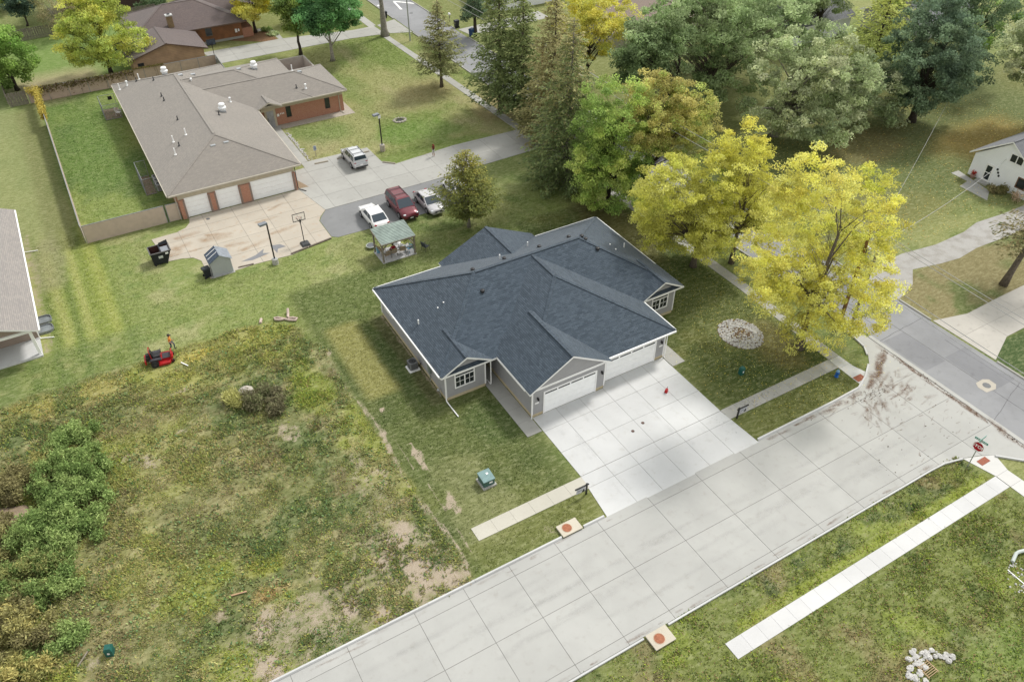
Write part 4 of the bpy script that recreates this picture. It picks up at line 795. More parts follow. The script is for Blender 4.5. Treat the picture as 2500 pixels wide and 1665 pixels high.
# ------------------------------------------------------------------ cars
TYRE = pm('tyre_rubber', (.02, .02, .021), .85, .1); RIM = pm('alloy_rim', (.42, .43, .45), .3, .05, 6, .7); CARGL = glassy('car_glass', (.03, .045, .06), .05)
LAMPC = glassy('clear_lamp', (.6, .62, .65), .1); LAMPR = glassy('red_lamp', (.35, .01, .02), .15); CHROME = pm('chrome', (.6, .6, .62), .15, .03, 5, .9)
def carpaint(name, col, metal=.3, rough=.28): return pm(name, col, rough, .02, 2, metal, .5, coat=.6)
def car(name, label, loc, rz, L, W, Hh, kind, paint, rails=False):
    t = thing(name, label, 'car', loc, rz, 'cars parked beside the brick building'); hw = W/2
    if kind == 'sedan':
        T = [0, .02, .07, .16, .27, .45, .62, .71, .84, .93, .98, 1]; ZT = [.60, .80, .90, .95, .96, .95, .93, .91, .84, .76, .66, .52]; cab = (.085, .27, .56, .77); cabw = .78
    else:
        T = [0, .02, .07, .16, .27, .45, .62, .74, .86, .94, .98, 1]; ZT = [.66, .92, 1.02, 1.05, 1.05, 1.03, 1.02, 1.0, .95, .86, .74, .55]; cab = (.012, .075, .58, .77); cabw = .76
    WF = [.80, .90, .96, .99, 1, 1, 1, .99, .97, .92, .84, .72]; ZB = [.36, .28, .23, .2, .2, .2, .2, .2, .22, .25, .3, .34]
    m = MB(); n = 14
    for k, (s_, zt, wf, zb) in enumerate(zip(T, ZT, WF, ZB)):
        y = (s_-.5)*L; w = hw*wf; zt *= Hh/(1.45 if kind == 'sedan' else 1.68)
        half = [(0, zb), (.82*w, zb), (.97*w, zb+.10), (w, zb+(zt-zb)*.55), (.965*w, zt-.10), (.88*w, zt-.02), (.45*w, zt+.012)]
        ring = half+[(0, zt+.018)]+[(-a, b) for a, b in half[:0:-1]]
        m.v += [(a, y, b) for a, b in ring]
    for k in range(len(T)-1):
        for j in range(n): j2 = (j+1) % n; m.f.append((k*n+j, k*n+j2, (k+1)*n+j2, (k+1)*n+j)[::-1]); m.m.append(0)
    m.f.append(tuple(range(n))); m.m.append(0); m.f.append(tuple((len(T)-1)*n+j for j in range(n-1, -1, -1))); m.m.append(0)
    body = obj('body', m, paint, t, True)
    zb_ = (.90 if kind == 'sedan' else 1.0)*Hh/(1.45 if kind == 'sedan' else 1.68)
    y0, y1, y2, y3 = [(c_-.5)*L for c_ in cab]; bw = hw*.93; rw = hw*cabw
    def cabp(f, a, b):   # f 0..1 up; a 0..1 rear..front; b -1..1 side
        yy0 = y0+(y1-y0)*f; yy1 = y3+(y2-y3)*f; wd = bw+(rw-bw)*f
        return (b*wd, yy0+(yy1-yy0)*a, zb_+(Hh-zb_)*f)
    m = MB(); q = [cabp(0, 0, -1), cabp(0, 0, 1), cabp(0, 1, 1), cabp(0, 1, -1)]; tq = [cabp(.93, 0, -1), cabp(.93, 0, 1), cabp(.93, 1, 1), cabp(.93, 1, -1)]
    def ins(p, k_): return (p[0]*k_, p[1]*1.0+((y1+y2)/2-p[1])*(1-k_), Hh)
    m.hexa(q+tq); m.hexa(tq+[ins(p, .88) for p in tq]); obj('cabin', m, paint, t)
    def pane(nm, pts, off, par=t): 
        v = [Vector(p) for p in pts]; nn = (v[1]-v[0]).cross(v[3]-v[0]).normalized()*off; a = MB(); a.hexa([p for p in v]+[p+nn for p in v]); return obj(nm, a, CARGL, par)
    def crn(fn, u0, u1, v0, v1): return [fn(u0, v0), fn(u1, v0), fn(u1, v1), fn(u0, v1)]
    pane('windscreen', crn(lambda b, f: cabp(f, 1, b), .92, -.92, .06, .90), .012)
    pane('rear_window', crn(lambda b, f: cabp(f, 0, b), -.88, .88, .10 if kind == 'sedan' else .35, .90), .012)
    for sd_ in (-1, 1):
        for a0, a1 in (((.14, .46), (.5, .84)) if kind == 'sedan' else ((.05, .30), (.33, .56), (.59, .86))):
            fn = lambda a, f: cabp(f, a, sd_); c_ = crn(fn, a0, a1, .1, .88); c_ = c_ if sd_ > 0 else c_[::-1]; pane('side_window', c_, .01)
        mp = cabp(.05, .93, sd_*1.12); obj('mirror', MB().ell((mp[0], mp[1], mp[2]+.05), (.11, .06, .08), 8, 6), paint, t, True)
    r_ = .33 if kind == 'sedan' else .36; wb = L*.585
    for sy in (-1, 1):
        for sx in (-1, 1):
            cx_, cy_ = sx*(hw-.09), sy*wb/2-(.02*L if sy > 0 else -.01*L)
            w = obj('wheel', MB().tube([(cx_-.11, cy_, r_), (cx_+.11, cy_, r_)], r_, 18), TYRE, t)
            obj('rim', MB().tube([(cx_+sx*.095, cy_, r_), (cx_+sx*.118, cy_, r_)], r_*.64, 12), RIM, w); obj('hub_cap', MB().tube([(cx_+sx*.118, cy_, r_), (cx_+sx*.13, cy_, r_)], r_*.2, 8), CHROME, w)
            obj('wheel_arch', MB().tube([(sx*(hw*.9), cy_, r_+.02), (sx*(hw+.004), cy_, r_+.02)], r_*1.12, 18), BLACK, t)
    zl = ZT[9]*Hh/(1.45 if kind == 'sedan' else 1.68)
    for sx in (-1, 1):
        obj('headlight', MB().ell((sx*hw*.70, L*.452, zl-.10), (.16, .15, .075), 10, 6), LAMPC, t, True)
        zr_ = (.78 if kind == 'sedan' else .98); obj('tail_light', MB().ell((sx*hw*.74, -L*.474, zr_*Hh/(1.45 if kind == 'sedan' else 1.68)), (.17, .07, .09), 10, 6), LAMPR, t, True)
    obj('number_plate', MB().box(-.16, -L/2-.015, .62, .16, -L/2+.03, .74), WHITE, t); obj('number_plate', MB().box(-.16, L/2-.03, .40, .16, L/2+.012, .51), WHITE, t)
    obj('bumper', MB().box(-hw*.72, L/2-.06, .3, hw*.72, L/2+.02, .40), BLACK if kind != 'sedan' else paint, t); obj('bumper', MB().box(-hw*.78, -L/2-.02, .36, hw*.78, -L/2+.06, .5), BLACK if kind == 'suv' else paint, t)
    obj('grille', MB().box(-hw*.45, L/2-.05, .48, hw*.45, L/2+.005, .60), BLACK, t)
    if rails:
        for sx in (-1, 1): obj('roof_rail', MB().tube([(sx*rw*.86, y1+.1, Hh+.0), (sx*rw*.86, y1+.2, Hh+.05), (sx*rw*.86, y2-.25, Hh+.05), (sx*rw*.86, y2-.1, Hh)], .025, 6), BLACK, t)
        for yy in (y1+.55, y2-.75): obj('cross_bar', MB().beam((-rw*.86, yy, Hh+.055), (rw*.86, yy, Hh+.055), .05, .025), DGREY, t)
    return t
car('silver_suv', 'silver SUV with red tail lights parked facing the lawn', (26.22, 80.7, .03), 0, 4.65, 1.85, 1.68, 'suv', carpaint('silver_paint', (.52, .53, .55)), True)
car('minivan', 'maroon minivan with roof bars facing the camera', (26.5, 68.1, .022), math.pi, 4.95, 1.92, 1.74, 'van', carpaint('maroon_paint', (.13, .012, .022)), True)
car('white_sedan', 'white sedan parked with its boot towards the pavilion', (23.2, 67.75, .022), 0, 4.75, 1.82, 1.46, 'sedan', carpaint('white_paint', (.72, .72, .72), .05))
car('silver_sedan', 'silver older sedan between the maroon minivan and the juniper', (29.3, 67.5, .022), math.pi, 4.65, 1.78, 1.42, 'sedan', carpaint('silver_paint_b', (.46, .45, .46)))
car('white_sedan', 'white sedan mostly hidden behind the lone juniper', (33.0, 68.4, .022), 0, 4.6, 1.78, 1.43, 'sedan', carpaint('white_paint_b', (.66, .66, .67), .1))
# ------------------------------------------------------------------ wheel stops
WS = concrete('wheel_stop_concrete', A(206, 196, 178), A(160, 150, 135), .3)
for (a, b_), lb in ((((22.05, 82.42), (23.65, 82.27)), 'concrete wheel stop nearest the handicapped sign'), (((24.7, 82.3), (26.3, 82.3)), 'concrete wheel stop under the nose of the silver SUV'), (((27.6, 82.25), (28.65, 82.2)), 'short concrete wheel stop right of the silver SUV'), (((28.9, 78.97), (30.05, 77.85)), 'angled concrete wheel stop at the lawn corner near the lamp')):
    m = MB(); d = Vector((b_[0]-a[0], b_[1]-a[1])).normalized(); nn = Vector((-d.y, d.x)); p = [Vector(a)+nn*.09, Vector(b_)+nn*.09, Vector(b_)-nn*.09, Vector(a)-nn*.09]; q = [Vector(a)+nn*.05+d*.06, Vector(b_)+nn*.05-d*.06, Vector(b_)-nn*.05-d*.06, Vector(a)-nn*.05+d*.06]
    m.hexa([(x.x, x.y, .03) for x in p[::-1]]+[(x.x, x.y, .16) for x in q[::-1]]); props(obj('wheel_stop', m, WS), lb, 'wheel stop', 'wheel stops in the parking court')
# ------------------------------------------------------------------ lamp posts
def lamp_post(label, x, y, hb, h, rz, rust):
    t = thing('lamp_post', label, 'lamp post', (x, y, 0), rz, 'square box lamp posts')
    b_ = obj('base', MB().lathe([(.30, -.1), (.30, hb-.04), (.26, hb)], (0, 0, 0), 14), CONC_GREY if not rust else CONC_OLD, t); obj('base_plate', MB().box(-.14, -.14, hb, .14, .14, hb+.03), GALV, b_)
    obj('pole', MB().box(-.055, -.055, hb+.03, .055, .055, h-.02), pm('bronze_metal', A(58, 56, 56), .5, .1), t)
    a = obj('lamp_head', MB().box(-.75, -.22, h-.12, -.02, .22, h+.06), pm('lamp_head_grey', A(150, 156, 164), .5, .06), t); obj('lens', MB().box(-.7, -.18, h-.14, -.1, .18, h-.12), LAMPC, a)
    if rust: obj('notice', MB().box(-.18, -.075, h-.55, .18, -.06, h-.15), WHITE, t)
lamp_post('lamp post with round grey concrete base near the basketball hoop', 12.12, 65.25, .6, 4.55, R(10), False)
lamp_post('lamp post on rust stained concrete base at the lawn corner', 30.07, 81.6, .82, 4.6, R(12), True)
props(obj('street_pole', MB().tube([(48.0, 113.0, 0), (47.95, 113, 9.0), (48.6, 113.1, 9.6), (50.5, 113.3, 9.8)], [.11, .07, .05, .04], 10), GALV), 'tall pale metal street light pole by the asphalt street', 'street light')
# ------------------------------------------------------------------ basketball hoops
def hoop(label, x, y, rz, h, clear):
    t = thing('basketball_hoop', label, 'basketball hoop', (x, y, .02), rz, 'portable basketball hoops')
    m = MB(); m.hexa([(-.45, -.75, 0), (.45, -.75, 0), (.45, .2, 0), (-.45, .2, 0), (-.32, -.6, .2), (.32, -.6, .2), (.32, .1, .2), (-.32, .1, .2)]); obj('base', m, DGREY, t)
    obj('pole', MB().beam((0, 0, .15), (0, .05, h-.1), .07, .07), BLACK, t); obj('bracket', MB().beam((-.25, .3, h), (0, .05, h-.55), .04, .04).beam((.25, .3, h), (0, .05, h-.55), .04, .04).beam((0, .3, h-.25), (0, .05, h-.35), .05, .05), BLACK, t)
    f_ = MB(); w, hh = .62, .42
    for a in ((-w, -hh, w, -hh+.05), (-w, hh-.05, w, hh), (-w, -hh+.05, -w+.05, hh-.05), (w-.05, -hh+.05, w, hh-.05)): f_.box(a[0], .32, h+a[1], a[2], .37, h+a[3])
    b_ = obj('backboard_frame', f_, BLACK, t); m, t_, bs = (None, None, None)
    if 'clear_board' not in MC:
        m, t_, bs = newmat('clear_board'); bs.inputs['Base Color'].default_value = (.7, .72, .74, 1); bs.inputs['Roughness'].default_value = .2; bs.inputs['Alpha'].default_value = .1; MC['clear_board'] = m
    obj('backboard', MB().box(-w+.05, .335, h-hh+.05, w-.05, .35, h+hh-.05), MC['clear_board'] if clear else pm('backboard_print', A(90, 100, 118), .4, .3, 5), b_)
    obj('rim', MB().tube([(.23*math.cos(i*.449), .62+.23*math.sin(i*.449), h-.2) for i in range(15)], .012, 6), pm('orange_rim', A(200, 90, 50)), t)
hoop('portable basketball hoop with clear backboard on the cream forecourt', 15.66, 67.3, R(0), 2.75, True)
hoop('portable basketball hoop with dark backboard beside the wooden garage', 20.4, 119.6, R(0), 2.6, False)
# ------------------------------------------------------------------ dumpster, shed, bins
t = thing('dumpster', 'black steel dumpster with a half open lid on the lawn edge', 'dumpster', (2.95, 71.2, 0))
DB = pm('dumpster_black', A(44, 48, 56), .5, .15); x0, x1, y0, y1, h = -.9, .95, -.72, .72, 1.35
m = MB(); bt_ = [(-.82, y0+.04, .12), (.45, y0+.04, .12), (.45, y1-.04, .12), (-.82, y1-.04, .12)]; tp = [(x0, y0, h), (x1, y0, h), (x1, y1, h), (x0, y1, h)]; it = [(x0+.07, y0+.07, h), (x1-.07, y0+.07, h), (x1-.07, y1-.07, h), (x0+.07, y1-.07, h)]; ib = [(-.74, y0+.1, .3), (.38, y0+.1, .3), (.38, y1-.1, .3), (-.74, y1-.1, .3)]
m.face(bt_[::-1])
for i in range(4):
    j = (i+1) % 4; m.face([bt_[i], bt_[j], tp[j], tp[i]]); m.face([tp[i], tp[j], it[j], it[i]]); m.face([it[i], it[j], ib[j], ib[i]], 1)
m.face(ib, 1); bd = obj('bin_body', m, [DB, pm('rusty_inside', A(92, 62, 56), .9, .3)], t)
r_ = MB(); 
for a, b_ in ((tp[0], tp[1]), (tp[1], tp[2]), (tp[2], tp[3]), (tp[3], tp[0])): r_.beam((a[0], a[1], h-.02), (b_[0], b_[1], h-.02), .09, .09)
obj('rim', r_, pm('dumpster_rim', A(120, 118, 118), .6, .2), t); obj('divider', MB().box(.02, y0+.05, h-.02, .12, y1-.05, h+.09), DB, t)
obj('lid', MB().box(.14, y0+.1, h-.16, x1-.12, y1-.3, h-.10), pm('grey_lid', A(168, 172, 180), .5, .12), t); obj('raised_lid', MB().hexa([(.14, y1-.16, h), (x1, y1-.16, h), (x1, y1-.1, h), (.14, y1-.1, h), (.14, y1-.02, h+.16), (x1, y1-.02, h+.34), (x1, y1+.03, h+.34), (.14, y1+.03, h+.16)]), DB, t)
obj('sticker', MB().box(-.25, y0-.002+.0, .72, .15, y0+.06, .98), pm('sticker_white', A(226, 230, 226), .5, .2, 14), t); obj('sticker', MB().box(.42, y0-.012, 1.02, .68, y0+.05, 1.2), WHITE, t)
for sx in (-.7, .35): obj('skid', MB().box(sx-.06, y0, 0, sx+.06, y1, .12), DB, t)
obj('fork_pocket', MB().box(.6, y0-.06, .75, .7, y0+.2, .9), DB, t)
t = thing('garden_shed', 'small white metal shed with grey corrugated roof on the forecourt corner', 'shed', (7.42, 66.7, 0)); SHW = siding('white_metal_siding', A(206, 210, 214), .105, .03, .7)
obj('wall', MB().box(-.92, -.78, 0, .92, .82, 1.62), SHW, t); m = MB(); m.face([(-.92, -.781, 1.62), (.92, -.781, 1.62), (0, -.781, 2.16)]); m.face([(.92, .821, 1.62), (-.92, .821, 1.62), (0, .821, 2.16)]); obj('gable_wall', m, SHW, t)
for sx, mt in ((-1, pm('shed_roof_shaded', A(112, 126, 146), .45, .15, 5, .3)), (1, pm('shed_roof_lit', A(196, 204, 214), .45, .12, 4, .3))):  # one roof metal: sunward slope coloured lighter, the other darker as shade
    m = MB(); P = [(sx*1.06, -.92, 1.56), (sx*1.06, .98, 1.56), (0, .98, 2.22), (0, -.92, 2.22)]; P = P if sx > 0 else P[::-1]; m.hexa([(p[0], p[1], p[2]-.04) for p in P]+P); rf = obj('roof', m, mt, t)
    rb = MB()
    for i in range(10): yy = -.82+i*.19; rb.beam((sx*1.06, yy, 1.575), (0, yy, 2.235), .05, .03)
    obj('rib', rb, mt, rf)
obj('battens', MB().beam((-.97, -.2, 1.66), (-.05, -.2, 2.23), .06, .04).beam((-.97, .42, 1.66), (-.05, .42, 2.23), .06, .04), WHITE, t); obj('base_slab', MB().box(-1.1, -.9, -.05, 1.05, .9, .045), CONC_GREY, t)
def bin_(label, x, y, rz, col, group='wheeled rubbish bins', sc_=1.0, nm='wheeled_bin'):
    t = thing(nm, label, 'bin', (x, y, 0), rz, group); mt = pm('bin_'+nm+str(round(col[2], 3)), col, .5, .08); s_ = sc_
    m = MB(); m.hexa([(-.22*s_, -.24*s_, .05), (.22*s_, -.24*s_, .05), (.22*s_, .24*s_, .05), (-.22*s_, .24*s_, .05), (-.29*s_, -.32*s_, .95*s_), (.29*s_, -.32*s_, .95*s_), (.29*s_, .32*s_, .95*s_), (-.29*s_, .32*s_, .95*s_)]); obj('bin_body', m, mt, t)
    m = MB(); m.hexa([(-.31*s_, -.35*s_, .95*s_), (.31*s_, -.35*s_, .95*s_), (.31*s_, .36*s_, .95*s_), (-.31*s_, .36*s_, .95*s_), (-.25*s_, -.28*s_, 1.05*s_), (.25*s_, -.28*s_, 1.05*s_), (.25*s_, .34*s_, 1.06*s_), (-.25*s_, .34*s_, 1.06*s_)]); obj('lid', m, mt, t)
    for sx in (-1, 1): obj('wheel', MB().tube([(sx*.24*s_, .26*s_, .12), (sx*.30*s_, .26*s_, .12)], .12, 10), TYRE, t)
    obj('handle', MB().tube([(-.2*s_, .4*s_, .98*s_), (.2*s_, .4*s_, .98*s_)], .02, 6), mt, t)
bin_('black round wheeled bin leaning beside the small shed', 6.05, 66.35, R(95), A(52, 56, 62)); bin_('dark wheeled bin near the tall trunk by the street', 48.9, 124.6, R(90), A(56, 60, 62)); bin_('dark wheeled bin on the far kerb beside the mailbox', 56.8, 114.7, R(-90), A(52, 54, 58), sc_=1.1); bin_('blue wheeled bin at the end of the far driveway', 57.0, 110.0, R(-70), A(52, 88, 140), sc_=1.15)
t = thing('mailbox', 'white mailbox on a post across the far street', 'mailbox', (57.1, 117.7, 0)); obj('post', MB().box(-.05, -.05, 0, .05, .05, 1.1), WOODW, t); m = MB(); m.prism([(-.14+.0, 0), (.14, 0), (.14, .16), (.08, .24), (-.08, .24), (-.14, .16)], -.28, .28); m.v = [(x, z, y+1.1) for x, y, z in m.v]; m.f = [f[::-1] for f in m.f]; obj('box', m, WHITE, t); obj('flag', MB().box(.145, -.1, 1.2, .16, .02, 1.38), LAMPR, t)
# ------------------------------------------------------------------ pavilion and what stands in it
t = thing('pavilion', 'open timber pavilion with a ribbed pale green metal roof', 'pavilion', (22.65, 61.2, 0)); hx0, hx1, hy0, hy1 = -1.62, 1.62, -1.05, 1.08
obj('floor_slab', MB().box(hx0-.12, hy0-.12, -.05, hx1+.12, hy1+.12, .07), concrete('pavilion_concrete', A(226, 226, 226), A(190, 188, 184), .25), t)
zf, zbk = 2.12, 2.42
for sx in (hx0, hx1):
    for sy, hh in ((hy0, zf), (hy1, zbk)): obj('post', MB().box(sx-.07, sy-.07, .07, sx+.07, sy+.07, hh), WOODW, t)
for sy, hh in ((hy0, zf), (hy1, zbk)): obj('beam', MB().box(hx0-.15, sy-.05, hh-.22, hx1+.15, sy+.05, hh-.04), WOODW, t)
for sx in (hx0, hx1): obj('beam', MB().beam((sx, hy0-.1, zf-.08), (sx, hy1+.1, zbk-.08), .07, .15), WOODW, t)
for sx, d in ((hx0, .5), (hx1, -.5)): obj('brace', MB().beam((sx+d*.06, hy0, zf-.65), (sx+d*1.05, hy0, zf-.16), .07, .09), WOODW, t); 
obj('rail', MB().beam((hx0, hy0, .98), (hx1, hy0, .98), .06, .09), WOODW, t); obj('rail', MB().beam((hx0, hy0, 1.0), (hx0, hy1, 1.0), .06, .09), WOODW, t); obj('rail', MB().beam((hx1, hy0, 1.0), (hx1, hy1, 1.0), .06, .09), WOODW, t)
PGR = pm('pale_green_metal', A(186, 202, 194), .4, .14, 1.4, .3)
m = MB(); P = [(hx0-.1, hy0-.18, zf+.02), (hx1+.12, hy0-.18, zf+.02), (hx1+.12, hy1+.35, zbk+.06), (hx0-.1, hy1+.35, zbk+.06)]; m.hexa([(p[0], p[1], p[2]-.03) for p in P]+P); rf = obj('roof', m, PGR, t)
for i in range(13):
    f_ = (i+.5)/13; yy = hy0-.18+f_*(hy1-hy0+.53); zz = zf+.02+f_*(zbk+.04-zf); obj('rib', MB().beam((hx0-.1, yy, zz+.02), (hx1+.12, yy, zz+.02), .06, .045), PGR, rf)
obj('fascia', MB().beam((hx0-.12, hy0-.2, zf-.02), (hx1+.14, hy0-.2, zf-.02), .04, .1).beam((hx0-.12, hy0-.2, zf-.02), (hx0-.12, hy1+.36, zbk+.02), .04, .1), WOODW, t)
CHT = pm('beige_mesh', A(206, 178, 150), .8, .1, 9); CHM = pm('brown_chair_frame', A(120, 112, 100), .5, .1)
def patio_chair(label, x, y, rz, seat, frame, group='patio chairs', tall=.95, nm='patio_chair', z=.07):
    t = thing(nm, label, 'chair', (x, y, z), rz, group); w = .26
    obj('seat', MB().hexa([(-w, -.24, .40), (w, -.24, .40), (w, .24, .42), (-w, .24, .42), (-w, -.24, .43), (w, -.24, .43), (w, .24, .45), (-w, .24, .45)]), seat, t)
    obj('backrest', MB().hexa([(-w, -.25, .46), (w, -.25, .46), (w, -.21, .46), (-w, -.21, .46), (-w, -.38, tall), (w, -.38, tall), (w, -.34, tall), (-w, -.34, tall)]), seat, t)
    for sx in (-1, 1):
        obj('leg', MB().tube([(sx*.29, .25, 0), (sx*.29, .24, .62)], .016, 6), frame, t); obj('leg', MB().tube([(sx*.29, -.32, 0), (sx*.28, -.24, .45), (sx*.28, -.37, tall)], .016, 6), frame, t); obj('armrest', MB().beam((sx*.29, -.3, .63), (sx*.29, .27, .63), .05, .03), frame, t)
    return t
patio_chair('beige patio chair behind the front left pavilion post', 21.62, 60.75, R(10), CHT, CHM); patio_chair('beige patio chair that the person in red sits on', 22.35, 60.85, R(-4), CHT, CHM); patio_chair('beige patio chair turned by the pavilion rail', 23.25, 60.8, R(-12), CHT, CHM); patio_chair('beige patio chair at the left side of the pavilion', 21.5, 61.7, R(-75), CHT, CHM)
patio_chair('light blue plastic chair in the right pavilion corner', 23.95, 60.75, R(20), pm('blue_plastic', A(124, 186, 226), .4), pm('blue_plastic', A(124, 186, 226)), tall=.85); patio_chair('yellow green chair with a pale bag at the back of the pavilion', 23.9, 61.75, R(120), pm('lime_plastic', A(206, 214, 120), .5), pm('lime_plastic', A(206, 214, 120)), tall=.9)
patio_chair('dark grey garden chair standing alone on the lawn', 25.45, 60.25, R(-70), pm('charcoal_mesh', A(84, 92, 100), .6), DGREY, tall=1.0, z=0)
t = thing('round_table', 'round white pavilion table with a dark bottle on it', 'table', (23.05, 61.75, .07), 0); obj('table_top', MB().lathe([(.42, .68), (.45, .69), (.45, .715), (.42, .72)], n=20), WHITE, t)
for i in range(4): a = i*math.pi/2+.5; obj('leg', MB().tube([(.34*math.cos(a), .34*math.sin(a), 0), (.28*math.cos(a), .28*math.sin(a), .69)], .018, 6), CHM, t)
props(obj('bottle', MB().lathe([(.035, .79), (.04, .80), (.04, .94), (.015, .99), (.015, 1.06)], (23.07, 61.72, 0), 10), BLACK), 'dark bottle standing on the round pavilion table', 'bottle')
props(obj('water_tub', MB().lathe([(.15, .07), (.17, .09), (.2, .55), (.2, .6), (.17, .6), (.15, .2)], (21.25, 62.0, 0), 14), pm('sky_blue_plastic', A(142, 196, 226), .4)), 'light blue tub at the back left pavilion post', 'tub')
t = thing('trampoline', 'small round grey trampoline on the grass left of the pavilion', 'trampoline', (21.0, 63.3, 0)); obj('mat', MB().lathe([(.36, .235), (.37, .245), (.36, .25)], n=20), pm('trampoline_mat', A(120, 124, 130), .7, .1), t); obj('rim', MB().tube([(.43*math.cos(i*.2618), .43*math.sin(i*.2618), .245) for i in range(25)], .05, 8, caps=False), pm('pale_trampoline_pad', A(206, 214, 204)), t)
for i in range(6): a = i*math.pi/3; obj('leg', MB().tube([(.42*math.cos(a), .42*math.sin(a), 0), (.42*math.cos(a), .42*math.sin(a), .23)], .015, 6), GALV, t)
# ------------------------------------------------------------------ mower
t = thing('ride_on_mower', 'red zero turn mower with black seat stopped at the weed edge', 'mower', (-.15, 56.35, 0), R(-8)); RED = pm('mower_red', A(196, 40, 44), .4, .08); DK = pm('mower_dark', A(72, 70, 76), .5, .12)
for sy in (-1, 1):
    w = obj('rear_wheel', MB().tube([(-.48, sy*.62-.13, .29), (-.48, sy*.62+.13, .29)], .29, 18), TYRE, t); obj('hub', MB().tube([(-.48, sy*.75, .29), (-.48, sy*.765, .29)], .13, 10), DK, w)
    w = obj('caster_wheel', MB().tube([(.86, sy*.46-.07, .15), (.86, sy*.46+.07, .15)], .15, 14), TYRE, t); obj('fork', MB().beam((.86, sy*.46, .3), (.86, sy*.46, .46), .06, .06).beam((.86, sy*.46-.1, .15), (.86, sy*.46-.1, .36), .03, .04), RED, w)
    obj('fender', MB().hexa([(-.85, sy*.5-.15, .6), (.1, sy*.5-.15, .6), (.1, sy*.5+.15, .6), (-.85, sy*.5+.15, .6), (-.7, sy*.5-.14, .72), (.05, sy*.5-.14, .70), (.05, sy*.5+.14, .70), (-.7, sy*.5+.14, .72)]), DK, t)
    obj('steering_lever', MB().tube([(.05, sy*.38, .62), (.15, sy*.4, .98), (.05, sy*.15, 1.05)], .018, 6), DK, t)
obj('frame', MB().box(-.8, -.34, .3, .95, .34, .46), RED, t); obj('floor_pan', MB().box(.15, -.34, .46, .75, .34, .5), DK, t); obj('foot_plate', MB().hexa([(.72, -.4, .45), (.82, -.4, .45), (.82, .4, .45), (.72, .4, .45), (.84, -.4, .8), (.92, -.4, .8), (.92, .4, .8), (.84, .4, .8)]), RED, t)
obj('cutting_deck', MB().prism([(-.2, -.78), (.62, -.78), (.78, -.5), (.78, .5), (.62, .78), (-.2, .78)], .12, .3), RED, t); obj('engine', MB().box(-1.05, -.3, .46, -.6, .3, .86).lathe([(.2, .86), (.22, .95), (.1, 1.0)], (-.82, 0, 0), 12), BLACK, t); obj('rear_bumper', MB().box(-1.2, -.46, .3, -1.08, .46, .62), RED, t)
s_ = obj('seat', MB().box(-.52, -.27, .62, .02, .27, .78), BLACK, t); obj('backrest', MB().hexa([(-.6, -.27, .76), (-.46, -.27, .76), (-.46, .27, .76), (-.6, .27, .76), (-.7, -.24, 1.2), (-.58, -.24, 1.2), (-.58, .24, 1.2), (-.7, .24, 1.2)]), BLACK, s_)
obj('roll_bar', MB().tube([(-.62, -.4, .6), (-.66, -.4, 1.3), (-.7, -.3, 1.42), (-.7, .3, 1.42), (-.66, .4, 1.3), (-.62, .4, .6)], .032, 8), RED, t)
# ------------------------------------------------------------------ utility boxes
TEAL = pm('transformer_green', A(86, 122, 114), .5, .08, 3)
t = thing('transformer_box', 'grey green transformer box on a concrete pad beside the entry lawn', 'utility box', (16.55, 31.9, 0)); obj('pad', MB().box(-.52, -.56, -.05, .52, .56, .14), CONC_GREY, t); obj('cabinet', MB().box(-.42, -.44, .14, .42, .46, .66), TEAL, t)
m = MB(); m.hexa([(-.45, -.48, .66), (.45, -.48, .66), (.45, .49, .66), (-.45, .49, .66), (-.45, -.46, .70), (.45, -.46, .70), (.45, .49, .80), (-.45, .49, .80)]); obj('lid', m, pm('transformer_lid', A(140, 172, 172), .45, .1, 4), t); obj('label_plate', MB().box(.0, -.452, .36, .25, -.441, .5), WHITE, t); obj('label_plate', MB().box(.05, .05, .765, .2, .2, .78), WHITE, t)
def pedestal(label, x, y, rz, w=.34, h=.62):
    t = thing('utility_pedestal', label, 'utility box', (x, y, 0), rz, 'green utility pedestals'); g = pm('pedestal_green', A(44, 110, 100), .45, .08, 4); obj('cabinet', MB().box(-w/2, -w/2, -.03, w/2, w/2, h), g, t); m = MB(); c_ = w/2+.03
    m.hexa([(-c_, -c_, h-.06), (c_, -c_, h-.06), (c_, c_, h-.06), (-c_, c_, h-.06), (-c_*.7, -c_*.7, h+.1), (c_*.7, -c_*.7, h+.1), (c_*.7, c_*.7, h+.1), (-c_*.7, c_*.7, h+.1)]); obj('lid', m, g, t); obj('sticker', MB().box(-.06, -w/2-.012, h*.4, .07, -w/2-.002, h*.65), WHITE, t)
pedestal('teal utility pedestal on the lawn right of the driveway', 39.5, 31.4, R(5)); pedestal('teal utility pedestal among the weeds at lower left', -8.05, 31.75, R(-20), .42, .62); pedestal('teal utility pedestal cut by the bottom edge', 22.75, 10.75, R(0), .5, .7)
